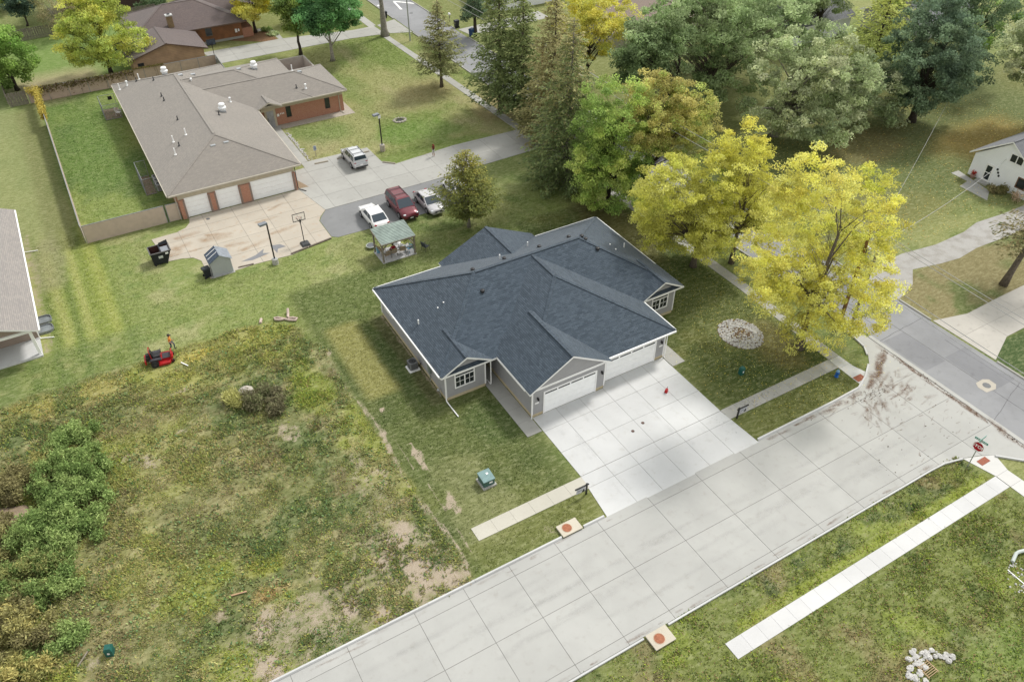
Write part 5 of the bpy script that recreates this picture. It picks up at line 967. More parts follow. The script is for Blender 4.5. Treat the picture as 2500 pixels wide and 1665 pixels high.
# ------------------------------------------------------------------ yard signs, stop sign, small signs
SIGNP = pm('yard_sign_print', A(232, 234, 246), .5, .06, 7)
for lb, x, y, ax in (('black post yard sign at the left driveway edge', 21.95, 27.6, -1), ('black post yard sign at the right driveway edge', 35.8, 27.84, 1)):
    t = thing('yard_sign', lb, 'sign', (x, y, 0), 0, 'estate agent style hanging signs'); obj('post', MB().box(-.05, -.05, 0, .05, .05, 1.12), BLACK, t); obj('arm', MB().box(min(0, ax*.95)-(.16 if ax > 0 else 0), -.04, .93, max(0, ax*.95)+(.16 if ax < 0 else 0), .04, 1.02), BLACK, t)
    a, b_ = sorted((ax*.12, ax*.82)); p_ = obj('sign_panel', MB().box(a, -.015, .42, b_, .015, .91), SIGNP, t); pr_ = MB(); pr_.box(a+.08, -.0185, .68, a+.42, -.0155, .72); pr_.box(a+.08, -.0185, .46, a+.24, -.0155, .49); obj('print_line', pr_, BLACK, p_)
    pp = MB(); pp.prism([(0, 0), (.2, 0), (.2, .1), (.16, .22), (.13, .3), (.07, .3), (.04, .2), (-.04, .06)], 0, .003); pp.v = [(b_-.24+q[0], -.0185+q[2], .43+q[1]) for q in pp.v]; pp.f = [f[::-1] for f in pp.f]; obj('portrait_print', pp, DGREY, p_)
t = thing('stop_sign', 'red octagonal stop sign with a green street name plate at the corner', 'stop sign', (46.6, 16.05, 0), R(-84)); obj('post', MB().box(-.03, -.03, -.05, .03, .03, 2.75), GALV, t)
def octo(r): return [(r*math.cos(R(22.5+45*i)), r*math.sin(R(22.5+45*i))) for i in range(8)]
for r_, z_, mt, nm in ((.41, .035, WHITE, 'sign_border'), (.375, .039, pm('stop_red', A(196, 24, 50), .4, .03), 'sign_face')):
    m = MB(); m.prism(octo(r_), 0, .006); m.v = [(x, -z_-q, y+2.1) for x, y, q in m.v]; sf = obj(nm, m, mt, t)
shared('lettering', text_mesh('STOP', .34, WHITE), sf, (0, -.047, 2.1), (math.pi/2, 0, 0))
m = MB(); m.box(-.46, -.012, 2.56, .46, .012, 2.74); SG = pm('street_sign_green', A(96, 176, 158), .4, .05); sp_ = obj('street_name_plate', m, SG, t); shared('lettering', text_mesh('S MALLEY RD', .13, WHITE, .002), sp_, (0, -.016, 2.65), (math.pi/2, 0, 0)); m = MB(); m.box(-.012, -.46, 2.76, .012, .46, 2.94); obj('street_name_plate', m, SG, t)
t = thing('parking_sign', 'small blue and white handicapped parking sign on a pale post', 'sign', (22.87, 84.25, 0), R(-8)); obj('post', MB().box(-.03, -.03, 0, .03, .03, 1.1), CREAMT, t); p_ = obj('sign_panel', MB().box(-.17, -.05, .75, .17, -.032, 1.32), pm('pale_blue_panel', A(214, 226, 244), .4), t)
pic = MB(); pic.tube([(.02, -.056, 1.2), (.02, -.056, 1.06), (.1, -.056, 1.05), (.12, -.056, .94)], .02, 6); pic.tube([(-.02+.09*math.cos(a*.45), -.056, .98+.09*math.sin(a*.45)) for a in range(5, 14)], .014, 6); pic.ell((.01, -.056, 1.26), (.03, .01, .03), 8, 6); obj('wheelchair_symbol', pic, pm('sign_blue', A(60, 110, 190), .4), p_)
# ------------------------------------------------------------------ hydrant, inlets, covers
t = thing('fire_hydrant', 'bright blue fire hydrant beside the corner sidewalk', 'fire hydrant', (45.85, 27.35, 0)); BL = pm('hydrant_blue', A(44, 116, 208), .4, .06)
obj('barrel', MB().lathe([(.17, 0), (.17, .05), (.115, .06), (.115, .48), (.14, .49), (.14, .53)], n=14), BL, t); obj('bonnet', MB().lathe([(.135, .53), (.12, .62), (.06, .69), (.04, .70), (.04, .75)], n=14), pm('hydrant_pale_blue', A(150, 196, 236)), t)
for a in (0, math.pi/2, math.pi): obj('outlet', MB().tube([(.1*math.cos(a), -.1*math.sin(a), .40), (.2*math.cos(a), -.2*math.sin(a), .40)], .06, 10), BL, t)
IRON = pm('rusty_iron', A(188, 122, 92), .85, .14, 6, bmp=.4)
for lb, x0, x1, y0, y1, cx_, cy_, s_ in (('concrete storm inlet top with rusty lid beside the driveway apron', 18.62, 20.12, 25.3, 26.25, 19.2, 25.8, 1), ('concrete storm inlet top with rusty lid on the far lower kerb', 18.95, 20.4, 16.1, 17.15, 19.55, 16.6, -1)):
    t = thing('storm_inlet', lb, 'storm inlet', ((x0+x1)/2, (y0+y1)/2, 0), 0, 'kerb storm inlets'); yk = y0 if s_ > 0 else y1
    obj('cover_slab', MB().box(x0, y0, .10, x1, y1, .18), concrete('inlet_concrete', A(232, 224, 206), A(200, 180, 150), .3), t, world=True); obj('side_wall', MB().box(x0+.02, y0+.06, -.1, x0+.12, y1-.06, .098).box(x1-.12, y0+.06, -.1, x1-.02, y1-.06, .098), CONC_GREY, t, world=True); obj('throat', MB().box(x0+.12, min(yk+s_*.1, yk+s_*.2), -.1, x1-.12, max(yk+s_*.1, yk+s_*.2), .098), BLACK, t, world=True)
    c_ = obj('manhole_lid', MB().lathe([(.31, .18), (.31, .195), (.29, .20), (.28, .192)], (cx_, cy_, 0), 24), IRON, t, world=True); obj('lid_ring', MB().lathe([(.36, .175), (.36, .185), (.34, .188)], (cx_, cy_, 0), 24), pm('rust_ring', A(214, 186, 160)), t, world=True)
for lb, x0, x1, y0, y1, n in (('rust red tactile plate on the kerb ramp near the hydrant', 46.82, 47.74, 26.0, 26.58, 1), ('rust red pair of tactile plates on the kerb ramp by the stop sign', 47.54, 48.48, 15.56, 16.03, 2)):
    t = thing('tactile_paving', lb, 'tactile plate', ((x0+x1)/2, (y0+y1)/2, 0), 0, 'tactile plates at the crossing')
    for k_ in range(n):
        a, b_ = x0+(x1-x0)*k_/n+.01, x0+(x1-x0)*(k_+1)/n-.01; pl = obj('plate', MB().box(a, y0, .02, b_, y1, .042), pm('tactile_red', A(176, 102, 76), .7, .08), t, world=True); dm_ = MB()
        nx_ = int((b_-a)/.1); ny_ = int((y1-y0)/.1)
        for i in range(nx_):
            for j in range(ny_): dm_.box(a+.03+i*.1, y0+.03+j*.1, .042, a+.07+i*.1, y0+.07+j*.1, .05)
        obj('domes', dm_, pm('tactile_red', A(176, 102, 76)), pl, world=True)
t = thing('manhole', 'round manhole cover in a pale concrete collar on the asphalt street', 'manhole', (55.25, 20.65, 0)); obj('collar', MB().prism([(.75, -.3), (.78, .35), (.35, .62), (-.5, .6), (-.78, .2), (-.72, -.5), (.25, -.62)], -.02, .026), concrete('collar_concrete', A(222, 214, 200), A(190, 180, 160), .3), t); obj('cover', MB().lathe([(.31, .02), (.31, .034), (.28, .036), (.27, .032)], n=24), pm('cast_iron', A(132, 134, 136), .7, .12, 8, .4, bmp=.4), t)
for lb, x, y in (('brown sewer cap on the driveway, nearer the road', 28.24, 30.7), ('brown sewer cap on the driveway, nearer the garage', 29.39, 31.0)): props(obj('sewer_cap', MB().lathe([(.13, .028), (.13, .04), (.10, .046), (.02, .05)], (x, y, 0), 14), pm('cap_brown', A(112, 88, 80), .7)), lb, 'sewer cap', 'sewer caps in the driveway')
props(obj('manhole_cover', MB().lathe([(.32, .018), (.32, .024), (.1, .026)], (53.5, 124.6, 0), 18), pm('cast_iron', A(132, 134, 136))), 'dark manhole cover far up the asphalt street', 'manhole')
props(obj('drain_cover', MB().lathe([(.2, .03), (.2, .038), (.05, .04)], (8.6, 76.6, 0), 16), pm('cast_iron', A(132, 134, 136))), 'small dark drain cover in front of the left garage door', 'drain cover')
t = thing('fuel_can', 'small red fuel can left standing on the driveway', 'fuel can', (33.0, 32.75, .03), R(30)); obj('body', MB().hexa([(-.15, -.11, 0), (.15, -.11, 0), (.15, .11, 0), (-.15, .11, 0), (-.13, -.09, .30), (.13, -.09, .30), (.13, .09, .30), (-.13, .09, .30)]), pm('can_red', A(206, 36, 40), .4), t); obj('handle', MB().tube([(-.1, 0, .3), (-.06, 0, .36), (.06, 0, .36), (.1, 0, .3)], .015, 6), pm('can_red', A(206, 36, 40)), t); obj('spout', MB().tube([(.1, 0, .28), (.2, 0, .42)], .018, 6), BLACK, t)
# ------------------------------------------------------------------ air conditioner beside the grey house
def ac_unit(label, x, y, z, s_=.72, group=None, nm='air_conditioner', mt=None):
    t = thing(nm, label, 'air conditioner', (x, y, z), 0, group); h = s_*.9; a = s_/2; mt = mt or pm('ac_grey', A(150, 152, 154), .5, .08)
    obj('cabinet', MB().prism([(-a, -a+.08), (-a+.08, -a), (a-.08, -a), (a, -a+.08), (a, a-.08), (a-.08, a), (-a+.08, a), (-a, a-.08)], 0, h), mt, t); obj('fan_opening', MB().lathe([(a*.82, h), (a*.82, h+.012), (a*.7, h+.014)], n=18), BLACK, t)
    g = MB()
    for r_ in (.3, .5, .7, .86): g.tube([(a*r_*math.cos(i*.3927), a*r_*math.sin(i*.3927), h+.03) for i in range(17)], .008, 4, caps=False)
    obj('fan_grille', g, mt, t); l = MB()
    for k_ in range(7): l.box(-a-.006, -a+.1, .08+k_*h*.12, -a-.001, a-.1, .11+k_*h*.12); l.box(-a+.1, -a-.006, .08+k_*h*.12, a-.1, -a-.001, .11+k_*h*.12)
    obj('louvres', l, DGREY, t); return t
t = ac_unit('grey air conditioner on a white pad beside the grey duplex wall', 17.12, 45.2, .16); obj('pad', MB().box(-.46, -.46, -.16, .46, .46, -.06), WHITE, t); obj('pipe', MB().tube([(.3, -.2, .1), (.55, -.2, .12), (.64, -.2, .3)], .035, 6), BLACK, t)
# ------------------------------------------------------------------ fences
FPANEL = pm('beige_fence_panel', A(232, 212, 194), .8, .05, 2); FP2 = pm('pinkish_fence_panel', A(222, 198, 180), .85, .07, 2); FMET = pm('fence_grey_rail', A(168, 172, 176), .5, .08)
def panel_fence(label, pts, h, npan, mat, rail=True, gate=None):
    t = thing('panel_fence', label, 'fence', (pts[0][0], pts[0][1], 0))
    for a, b_ in zip(pts[:-1], pts[1:]):
        L = math.dist(a, b_); n = max(1, round(L/npan)); ux, uy = (b_[0]-a[0])/L, (b_[1]-a[1])/L
        for i in range(n):
            p = (a[0]+ux*L*i/n+ux*.02, a[1]+uy*L*i/n+uy*.02); q = (a[0]+ux*L*(i+1)/n-ux*.02, a[1]+uy*L*(i+1)/n-uy*.02); obj('panel', MB().beam(p+(h/2,), q+(h/2,), .05, h-.06), mat, t, world=True)
            obj('post', MB().beam(p+(0,), p+(h+.03,), .06, .06), FMET, t, world=True)
        obj('post', MB().beam(b_+(0,), b_+(h+.03,), .06, .06), FMET, t, world=True)
        if rail: obj('top_rail', MB().beam(a+(h,), b_+(h,), .07, .05), FMET, t, world=True)
    return t
panel_fence('long beige panel fence along the left side of the green yard', [(-2.95, 109.0), (-2.85, 78.05)], 1.9, 2.4, FPANEL)
panel_fence('short beige panel fence joining the garage corner', [(-2.75, 77.95), (4.9, 77.95)], 1.95, 7.7, FPANEL)
t = panel_fence('narrow beige gate panel beside the left garage pier', [(5.08, 77.95), (6.3, 77.95)], 1.95, 1.3, FPANEL)
panel_fence('pinkish panel fence behind the tan building', [(-4.1, 117.0), (20.0, 117.0)], 1.85, 2.35, FP2)
panel_fence('grey mesh fence section behind the tan roof', [(20.1, 117.0), (19.9, 110.6)], 1.85, 1.6, pm('mesh_screen', A(176, 176, 170), .8, .15, 9))
def plank_fence(label, a, b_, h, pw=.16):
    t = thing('plank_fence', label, 'fence', (a[0], a[1], 0), 0, 'weathered plank fences'); L = math.dist(a, b_); n = min(300, int(L/pw)); ux, uy = (b_[0]-a[0])/L, (b_[1]-a[1])/L; me = MB().box(-pw/2+.012, -.012, 0, pw/2-.012, .012, 1).mesh('plank', [pm('old_fence_wood', A(150, 142, 132), .9, .2, 5)])
    for i in range(n): o = shared('plank', me, t, ((i+.5)*pw*ux, (i+.5)*pw*uy, 0), (0, random.uniform(-.02, .02), math.atan2(uy, ux))); o.scale = (1, 1, h+random.uniform(-.05, .05))
    for z in (.4, h-.4): obj('rail', MB().beam((0-uy*.035, ux*.035, z), (ux*L-uy*.035, uy*L+ux*.035, z), .04, .09), WOODW, t)
plank_fence('weathered plank fence across the back of the straw coloured yard', (-7, 142.4), (9, 143.3), 1.7); plank_fence('weathered plank fence running up the left edge of the yard', (-6.6, 117.2), (-7.2, 141.8), 1.7); plank_fence('short weathered plank fence beside the yellow vine', (-6.5, 117.0), (-4.25, 117.0), 1.75); plank_fence('weathered plank fence below the dark brown house', (9.6, 144.5), (17.5, 145.0), 1.7)
# dog kennels of mesh beside the tan building
def kennel(label, x0, x1, y0, y1, h):
    t = thing('mesh_pen', label, 'pen', ((x0+x1)/2, (y0+y1)/2, 0), 0, 'galvanised pens beside the tan building'); c_ = [(x0, y0), (x1, y0), (x1, y1), (x0, y1)]
    for x, y in c_: obj('post', MB().tube([(x, y, 0), (x, y, h)], .03, 8), FMET, t, world=True)
    for a, b_ in ((c_[0], c_[1]), (c_[3], c_[0]), (c_[2], c_[3])):
        for z in (h-.02, .05): obj('rail', MB().tube([a+(z,), b_+(z,)], .025, 6), FMET, t, world=True)
        me = MB(); L = math.dist(a, b_); n = int(L/.16)
        for i in range(1, n): p = (a[0]+(b_[0]-a[0])*i/n, a[1]+(b_[1]-a[1])*i/n); me.beam(p+(.05,), p+(h-.02,), .008, .008)
        for i in range(1, int(h/.2)): me.beam(a+(i*.2,), b_+(i*.2,), .008, .008)
        obj('mesh', me, FMET, t, world=True)
    obj('floor', MB().box(x0, y0, -.05, x1, y1, .02), pm('dusty_earth', A(150, 132, 112), .95, .2, 4), t, world=True)
kennel('mesh pen with a black board beside the far end of the tan building', 3.5, 5.4, 106.6, 110.0, 1.9); kennel('mesh pen with concrete floor near the garage end of the tan building', 4.15, 5.2, 84.7, 89.2, 1.9)
props(obj('notice_board', MB().box(4.6, 109.9, 1.2, 5.1, 109.96, 1.65), BLACK), 'black board hung on the far mesh pen', 'board')
patio_chair('white plastic chair in the far mesh pen', 5.2, 107.4, R(-120), WHITE, WHITE, z=.02)
for i, (yy, lb) in enumerate(((85.3, 'pale air conditioner nearest the garage end of the tan building'), (86.25, 'second pale air conditioner along the tan building wall'), (87.2, 'third pale air conditioner along the tan building wall'))): ac_unit(lb, 5.75, yy, .05, .8, 'air conditioners along the tan building', mt=pm('ac_pale', A(206, 210, 212), .5, .06))
# ------------------------------------------------------------------ drain stones, loose pipes, planks and litter
t = thing('stone_drain', 'ring of pale stones round a dark drain on the front lawn', 'drain', (35.2, 88.2, 0)); obj('drain_mouth', MB().lathe([(.45, .0), (.45, .03), (.1, .03)], n=14), BLACK, t)
for i in range(13): a = i*.483; r_ = random.uniform(.14, .24); obj('stone', MB().ell((.62*math.cos(a)*1.2, .62*math.sin(a), .06), (r_, r_*.8, .1), 7, 5, jit=.2), pm('pale_stone', A(206, 200, 186), .9, .12), t)
PINK = pm('pinkish_plastic_pipe', A(228, 206, 192), .5, .06)
props(obj('loose_pipe', MB().tube([(8.43, 57.55, .09), (8.2, 57.05, .09)], .13, 8), PINK), 'short pale pipe lying alone at the weed edge', 'pipe')
props(obj('loose_pipe', MB().tube([(10.8, 57.42, .4), (10.65, 57.0, .14), (10.5, 56.6, .1)], .12, 8), PINK), 'straight white pipe end standing out of the weeds', 'pipe')
props(obj('coiled_pipe', MB().tube([(10.5, 56.5, .1), (10.85, 56.35, .12), (11.15, 56.05, .12), (10.95, 55.85, .12), (10.5, 56.15, .12), (10.1, 56.6, .12), (9.75, 57.0, .12), (9.45, 57.1, .12), (9.45, 56.8, .14), (9.8, 56.55, .14), (10.1, 56.5, .14)], .1, 8), PINK), 'looped pinkish drain pipe in the weeds', 'pipe')
props(obj('wooden_stake', MB().beam((1.15, 55.25, .1), (1.55, 54.6, .06), .07, .05), WHITE), 'white stake lying in front of the mower', 'stake'); props(obj('loose_plank', MB().beam((-9.8, 31.8, .08), (-9.15, 32.45, .14), .08, .05), WOODW), 'pale plank lying beside the lower left pedestal', 'plank'); props(obj('loose_plank', MB().beam((-1.1, 31.95, .08), (-.2, 31.75, .1), .09, .05), pm('tan_wood', A(206, 170, 134), .8, .1)), 'tan broken plank lying in the weedy lot', 'plank')
props(obj('loose_plank', MB().beam((8.9, 66.35, .07), (10.3, 66.2, .07), .12, .08), pm('grey_brown_wood', A(128, 116, 104), .9, .2)), 'brown timber lying on the forecourt edge by the shed', 'plank')
for i, (a, b_, lb) in enumerate((((13.9, 66.05), (15.7, 66.35), 'timber edging piece left of the basketball hoop base'), ((15.8, 66.35), (18.2, 66.75), 'timber edging piece right of the basketball hoop base'))): props(obj('edging_timber', MB().beam(a+(.06,), b_+(.06,), .16, .12), pm('grey_brown_wood', A(128, 116, 104))), lb, 'timber', 'timber edging of the forecourt')
PVC = pm('pale_pvc', A(226, 236, 232), .35, .04)
props(obj('drain_pipe', MB().tube([(42.05, 9.55, .1), (42.75, 9.8, .16), (43.0, 9.78, .18), (45, 9.2, .2)], .115, 12), PVC), 'thick white drain pipe cut by the right edge', 'pipe')
props(obj('wooden_stake', MB().beam((41.3, 9.35, .05), (41.25, 8.2, .05), .05, .03), WHITE), 'thin white stake lying below the thick white pipe', 'stake')
STONE = pm('white_limestone', A(226, 224, 220), .9, .1, 4, bmp=.3)
t = thing('stone_pile', 'pile of white limestone riprap around a drain grate at lower right', 'stones', (31.3, 7.9, 0)); rs = random.Random(5)
for i in range(84):
    k_ = rs.random()
    if k_ < .6: u, v = rs.uniform(2215, 2262), rs.uniform(1590, 1700)
    elif k_ < .85: u, v = rs.uniform(2222, 2285), rs.uniform(1588, 1612)
    else: u, v = rs.uniform(2285, 2330), rs.uniform(1598, 1614)
    q = G(u, v); r_ = rs.uniform(.07, .2); obj('stone', MB().ell((q[0]-31.3, q[1]-7.9, r_*.35), (r_*rs.uniform(.8, 1.3), r_*rs.uniform(.7, 1.1), r_*.5), 7, 5, jit=.25), STONE, t)
gq = G(2263, 1635); g = MB()
for i in range(7): g.beam((gq[0]-.35, gq[1]-.35+i*.11, .08), (gq[0]+.4, gq[1]-.35+i*.11, .10), .035, .05)
g.beam((gq[0]-.36, gq[1]-.4, .1), (gq[0]-.36, gq[1]+.4, .1), .05, .06); g.beam((gq[0]+.41, gq[1]-.4, .1), (gq[0]+.41, gq[1]+.4, .1), .05, .06); props(obj('drain_grate', g, pm('rusty_bars', A(206, 178, 140), .8, .2, 9)), 'rusty barred drain grate among the white stones', 'grate')
mb = MB()
for i in range(70):
    q = G(2460+rs.uniform(0, 60), 1375+rs.uniform(0, 75)); r_ = rs.uniform(.03, .1); mb.ell((q[0], q[1], r_*.3), (r_, r_*.8, r_*.6), 6, 4, jit=.2)
props(obj('rubble', mb, STONE), kind='stuff')
# stone bed between the house and the corner tree
mb = MB(); rs = random.Random(8)
for i in range(1700):
    a = rs.uniform(0, 2*math.pi); e = math.sqrt(rs.random()); 
    if e < .45 and rs.random() < .75: continue
    x, y = 42.95+1.75*e*math.cos(a)*1.02, 35.2+1.75*e*math.sin(a)*1.15; r_ = rs.uniform(.035, .095); mb.ell((x, y, r_*.4), (r_*rs.uniform(.8, 1.3), r_, r_*.7), 5, 3, jit=.2)
props(obj('stone_bed', mb, STONE), kind='stuff')
props(obj('earth_bed', MB().prism([(42.95+1.85*math.cos(i*.3142), 35.2+2.05*math.sin(i*.3142)) for i in range(20)], -.05, .02), pm('brown_earth', A(124, 104, 80), .95, .25, 5, bmp=.5)), kind='structure')
obj('gravel_strip', MB().prism([(21.8, 93.15), (31.2, 93.07), (31.15, 97.1), (30.3, 97.1), (30.3, 94.5), (21.6, 94.45)], -.05, .02), pm('pea_gravel', A(206, 196, 182), .95, .2, 22, bmp=.7), kind='structure'); obj('gravel_strip', MB().prism([(18.55, 77.95), (19.75, 77.8), (18.6, 81.5)], -.05, .034), pm('brown_gravel', A(176, 156, 130), .95, .25, 22, bmp=.7), kind='structure')
mb = MB()
for i in range(120): r_ = rs.uniform(.04, .12); mb.ell((21.75+abs(rs.gauss(0, .18)), rs.uniform(83.6, 92.5), r_*.3), (r_*1.3, r_, r_*.6), 5, 3, jit=.2)
props(obj('edging_rubble', mb, STONE), kind='stuff')
# flower pot by the white house
t = thing('flower_pot', 'terracotta planter with red leaves by the white house door', 'planter', (84.0, 42.75, 0)); obj('pot', MB().lathe([(.2, 0), (.3, .35), (.32, .36), (.28, .36)], n=12), pm('terracotta', A(196, 160, 146), .8), t); m = MB()
for i in range(14): a = i*.9; m.beam((0, 0, .35), (.28*math.cos(a), .28*math.sin(a), .62+.1*(i % 3)), .1, .01)
obj('leaves', m, pm('red_leaf', A(206, 70, 60), .7, .15), t)
# ------------------------------------------------------------------ utility pole and wires
PW = pm('pole_wood', A(160, 122, 88), .9, .2, 3)
t = thing('utility_pole', 'tall brown wooden utility pole standing in the yellow locust crown', 'utility pole', (50.68, 31.6, 0)); obj('pole', MB().tube([(0, 0, -.2), (0, 0, 5), (0, 0, 10.2)], [.17, .15, .12], 12), PW, t); obj('crossarm', MB().beam((-.9, 0, 9.6), (.9, 0, 9.6), .09, .11), WOODW, t); obj('transformer', MB().lathe([(.05, 7.3), (.22, 7.35), (.22, 8.1), (.1, 8.2)], (.32, -.1, 0), 14), GALV, t)
for sx in (-.8, -.3, .3, .8): obj('insulator', MB().lathe([(.04, 9.65), (.06, 9.7), (.04, 9.82)], (sx, 0, 0), 8), LAMPC, t)
props(obj('utility_pole', MB().tube([(52.0, 31.3, -.2), (52.05, 31.3, 7.6)], [.13, .10], 10), WOODW), 'shorter grey wooden pole beside the brown utility pole', 'utility pole')
def wire(label, a, b_, sag=.5, r_=.012):
    pts = [(a[0]+(b_[0]-a[0])*i/24, a[1]+(b_[1]-a[1])*i/24, a[2]+(b_[2]-a[2])*i/24-sag*4*(i/24)*(1-i/24)) for i in range(25)]
    props(obj('overhead_wire', MB().tube(pts, r_*1.5, 5), pm('wire_grey', A(200, 200, 200), .5)), label, 'wire', 'overhead wires along the street')
wire('overhead wire highest on the street run to the right edge', (50.7, 31.6, 9.8), (51.2, -12, 9.8), .6, .014); wire('overhead wire second of the street run to the right edge', (51.5, 31.6, 9.6), (52.2, -12, 9.6), .6, .014); wire('overhead wire along the street, lower dark cable', (50.6, 31.5, 6.6), (51.4, -12, 6.6), .7, .018); wire('overhead wire along the street, lowest pale cable', (50.7, 31.5, 5.6), (51.6, -12, 5.6), .6, .014)
wire('overhead wire north along the street, left strand', (49.9, 31.6, 9.7), (49.0, 78, 9.8), .6, .014); wire('overhead wire north along the street, right strand', (51.5, 31.6, 9.6), (50.2, 78, 9.8), .6, .014); wire('overhead wire north along the street, top strand', (50.7, 31.6, 10.1), (49.6, 78, 10.2), .6, .014)
wire('service wire from the brown pole to the white house gable', (50.7, 31.6, 7.8), (84.3, 40.2, 3.3), .8, .014); wire('thin service wire from the brown pole towards the back lawn', (50.7, 31.6, 7.4), (90, 52, 4.0), .8, .01)
wire('overhead wire far up the street, left strand', (49.0, 78, 9.8), (48.3, 130, 9.8), .7, .014); wire('overhead wire far up the street, right strand', (50.2, 78, 9.8), (49.6, 130, 9.8), .7, .014); wire('overhead wire far up the street, top strand', (49.6, 78, 10.2), (49, 130, 10.2), .7, .014)
t = thing('utility_pole', 'wooden utility pole hidden among the street spruces', 'utility pole', (49.6, 78, 0)); obj('pole', MB().tube([(0, 0, -.2), (0, 0, 10.4)], [.17, .12], 12), PW, t); obj('crossarm', MB().beam((-.8, 0, 9.7), (.8, 0, 9.7), .09, .11), WOODW, t)
# ------------------------------------------------------------------ people: one skinned surface each
def person(label, loc, rz, J, bones, rad, zone, mats, hair=None, scale=1.0):
    t = thing('person', label, 'person', loc, rz)
    names = list(J); me = bpy.data.meshes.new('body'); me.from_pydata([J[n] for n in names], [(names.index(a), names.index(b_)) for a, b_, z in bones], []); o = bpy.data.objects.new('body', me); COL.objects.link(o)
    o.modifiers.new('skin', 'SKIN'); sv = me.skin_vertices[0].data
    for i, n in enumerate(names): r_ = rad.get(n, .03); sv[i].radius = (r_, r_) if not hasattr(r_, '__len__') else r_; sv[i].use_root = (n == 'pelvis')
    o.modifiers.new('sub', 'SUBSURF').levels = 1; o.modifiers['sub'].render_levels = 1
    bpy.context.view_layer.update()
    m2 = bpy.data.meshes.new_from_object(o.evaluated_get(bpy.context.evaluated_depsgraph_get())); bpy.data.objects.remove(o)
    m2.materials.clear()
    for m_ in mats: m2.materials.append(m_)
    segs = [(np.array(J[a]), np.array(J[b_]), z) for a, b_, z in bones]
    for f in m2.polygons:
        c_ = np.array(f.center); best = (9, 0)
        for a, b_, z in segs:
            d = b_-a; tt = max(0, min(1, np.dot(c_-a, d)/max(1e-9, np.dot(d, d)))); dd = np.linalg.norm(c_-a-d*tt)
            if dd < best[0]: best = (dd, z)
        f.material_index = best[1]; f.use_smooth = True
    bo = shared('body', m2, t); hz_ = J['head']
    if hair: obj('hair', hair(MB(), hz_), mats[4], t, True)
    f_ = MB(); fx = J.get('face', (0, 1, 0))
    return t
SKIN = pm('skin', A(206, 160, 132), .6, .05); SHOE = pm('shoe_dark', A(60, 56, 54), .7)
def hand(J, bones, rad, key, side, w, d, sc_=1):
    """palm and five bent fingers from wrist w along direction d"""
    d = Vector(d).normalized(); s_ = d.cross(Vector((0, 0, 1)));  s_ = (s_ if s_.length > .1 else Vector((0, 1, 0))).normalized(); w = Vector(w); pl = w+d*.07; J[key+'palm'] = tuple(pl); bones.append((key, key+'palm', 0)); rad[key+'palm'] = (.034, .018)
    for i, (o_, l_) in enumerate(((-.035, .065), (-.014, .075), (.008, .07), (.03, .055))):
        a = pl+s_*o_+d*.04; b_ = a+d*l_*.5+Vector((0, 0, -.006)); c_ = b_+d*l_*.4+Vector((0, 0, -.02)); n0, n1, n2 = (key+'f%d%d' % (i, q) for q in range(3)); J[n0], J[n1], J[n2] = tuple(a), tuple(b_), tuple(c_); bones += [(key+'palm', n0, 0), (n0, n1, 0), (n1, n2, 0)]; rad[n0] = rad[n1] = .0095; rad[n2] = .008
    a = w+d*.035-s_*.05*side; b_ = a+d*.045-s_*.015*side; n0, n1 = key+'t0', key+'t1'; J[n0], J[n1] = tuple(a), tuple(b_); bones += [(key, n0, 0), (n0, n1, 0)]; rad[n0] = .012; rad[n1] = .009
def figure(label, loc, rz, pose, shirt, pants, shoes, hairm, hair, h=1.72, sleeve=True, shorts=False):
    k_ = h/1.72; J = {n: tuple(c_*k_ for c_ in v) for n, v in pose.items()}; ZS, ZP, ZH, ZO = 1, 2, 0, 3
    bones = [('pelvis', 'waist', 1), ('waist', 'chest', 1), ('chest', 'neck', 1), ('neck', 'chin', 0), ('chin', 'head', 0), ('head', 'crown', 4)]
    rad = dict(pelvis=(.15, .115), waist=(.14, .11), chest=(.17, .12), neck=.055, chin=.075, head=.098, crown=.07)
    for s_ in 'lr':
        bones += [('chest', s_+'sho', 1), (s_+'sho', s_+'elb', 1 if sleeve else 0), (s_+'elb', s_+'wri', 0), ('pelvis', s_+'hip', 2), (s_+'hip', s_+'kne', 2), (s_+'kne', s_+'ank', 0 if shorts else 2), (s_+'ank', s_+'toe', 3)]
        rad.update({s_+'sho': .07, s_+'elb': .047, s_+'wri': .032, s_+'hip': .1, s_+'kne': .065, s_+'ank': .045, s_+'toe': .035})
    rad = {n: (tuple(q*k_ for q in v) if hasattr(v, '__len__') else v*k_) for n, v in rad.items()}
    for s_, sg in (('l', 1), ('r', -1)): hand(J, bones, rad, s_+'wri', sg, J[s_+'wri'], Vector(J[s_+'wri'])-Vector(J[s_+'elb']))
    t = person(label, loc, rz, J, bones, rad, None, [SKIN, shirt, pants, shoes, hairm], hair)
    hd = J['head']; 
    for sx in (-1, 1): obj('eye', MB().ell((hd[0]+sx*.035, hd[1]+.093*k_, hd[2]+.012), (.014, .01, .010), 6, 4), BLACK, t); obj('ear', MB().ell((hd[0]+sx*.1*k_, hd[1], hd[2]), (.015, .025, .035), 6, 4), SKIN, t)
    obj('nose', MB().ell((hd[0], hd[1]+.105*k_, hd[2]-.02), (.014, .022, .026), 6, 4), SKIN, t); obj('mouth', MB().ell((hd[0], hd[1]+.09*k_, hd[2]-.06), (.03, .012, .008), 6, 4), pm('lip', A(170, 100, 92)), t)
    return t
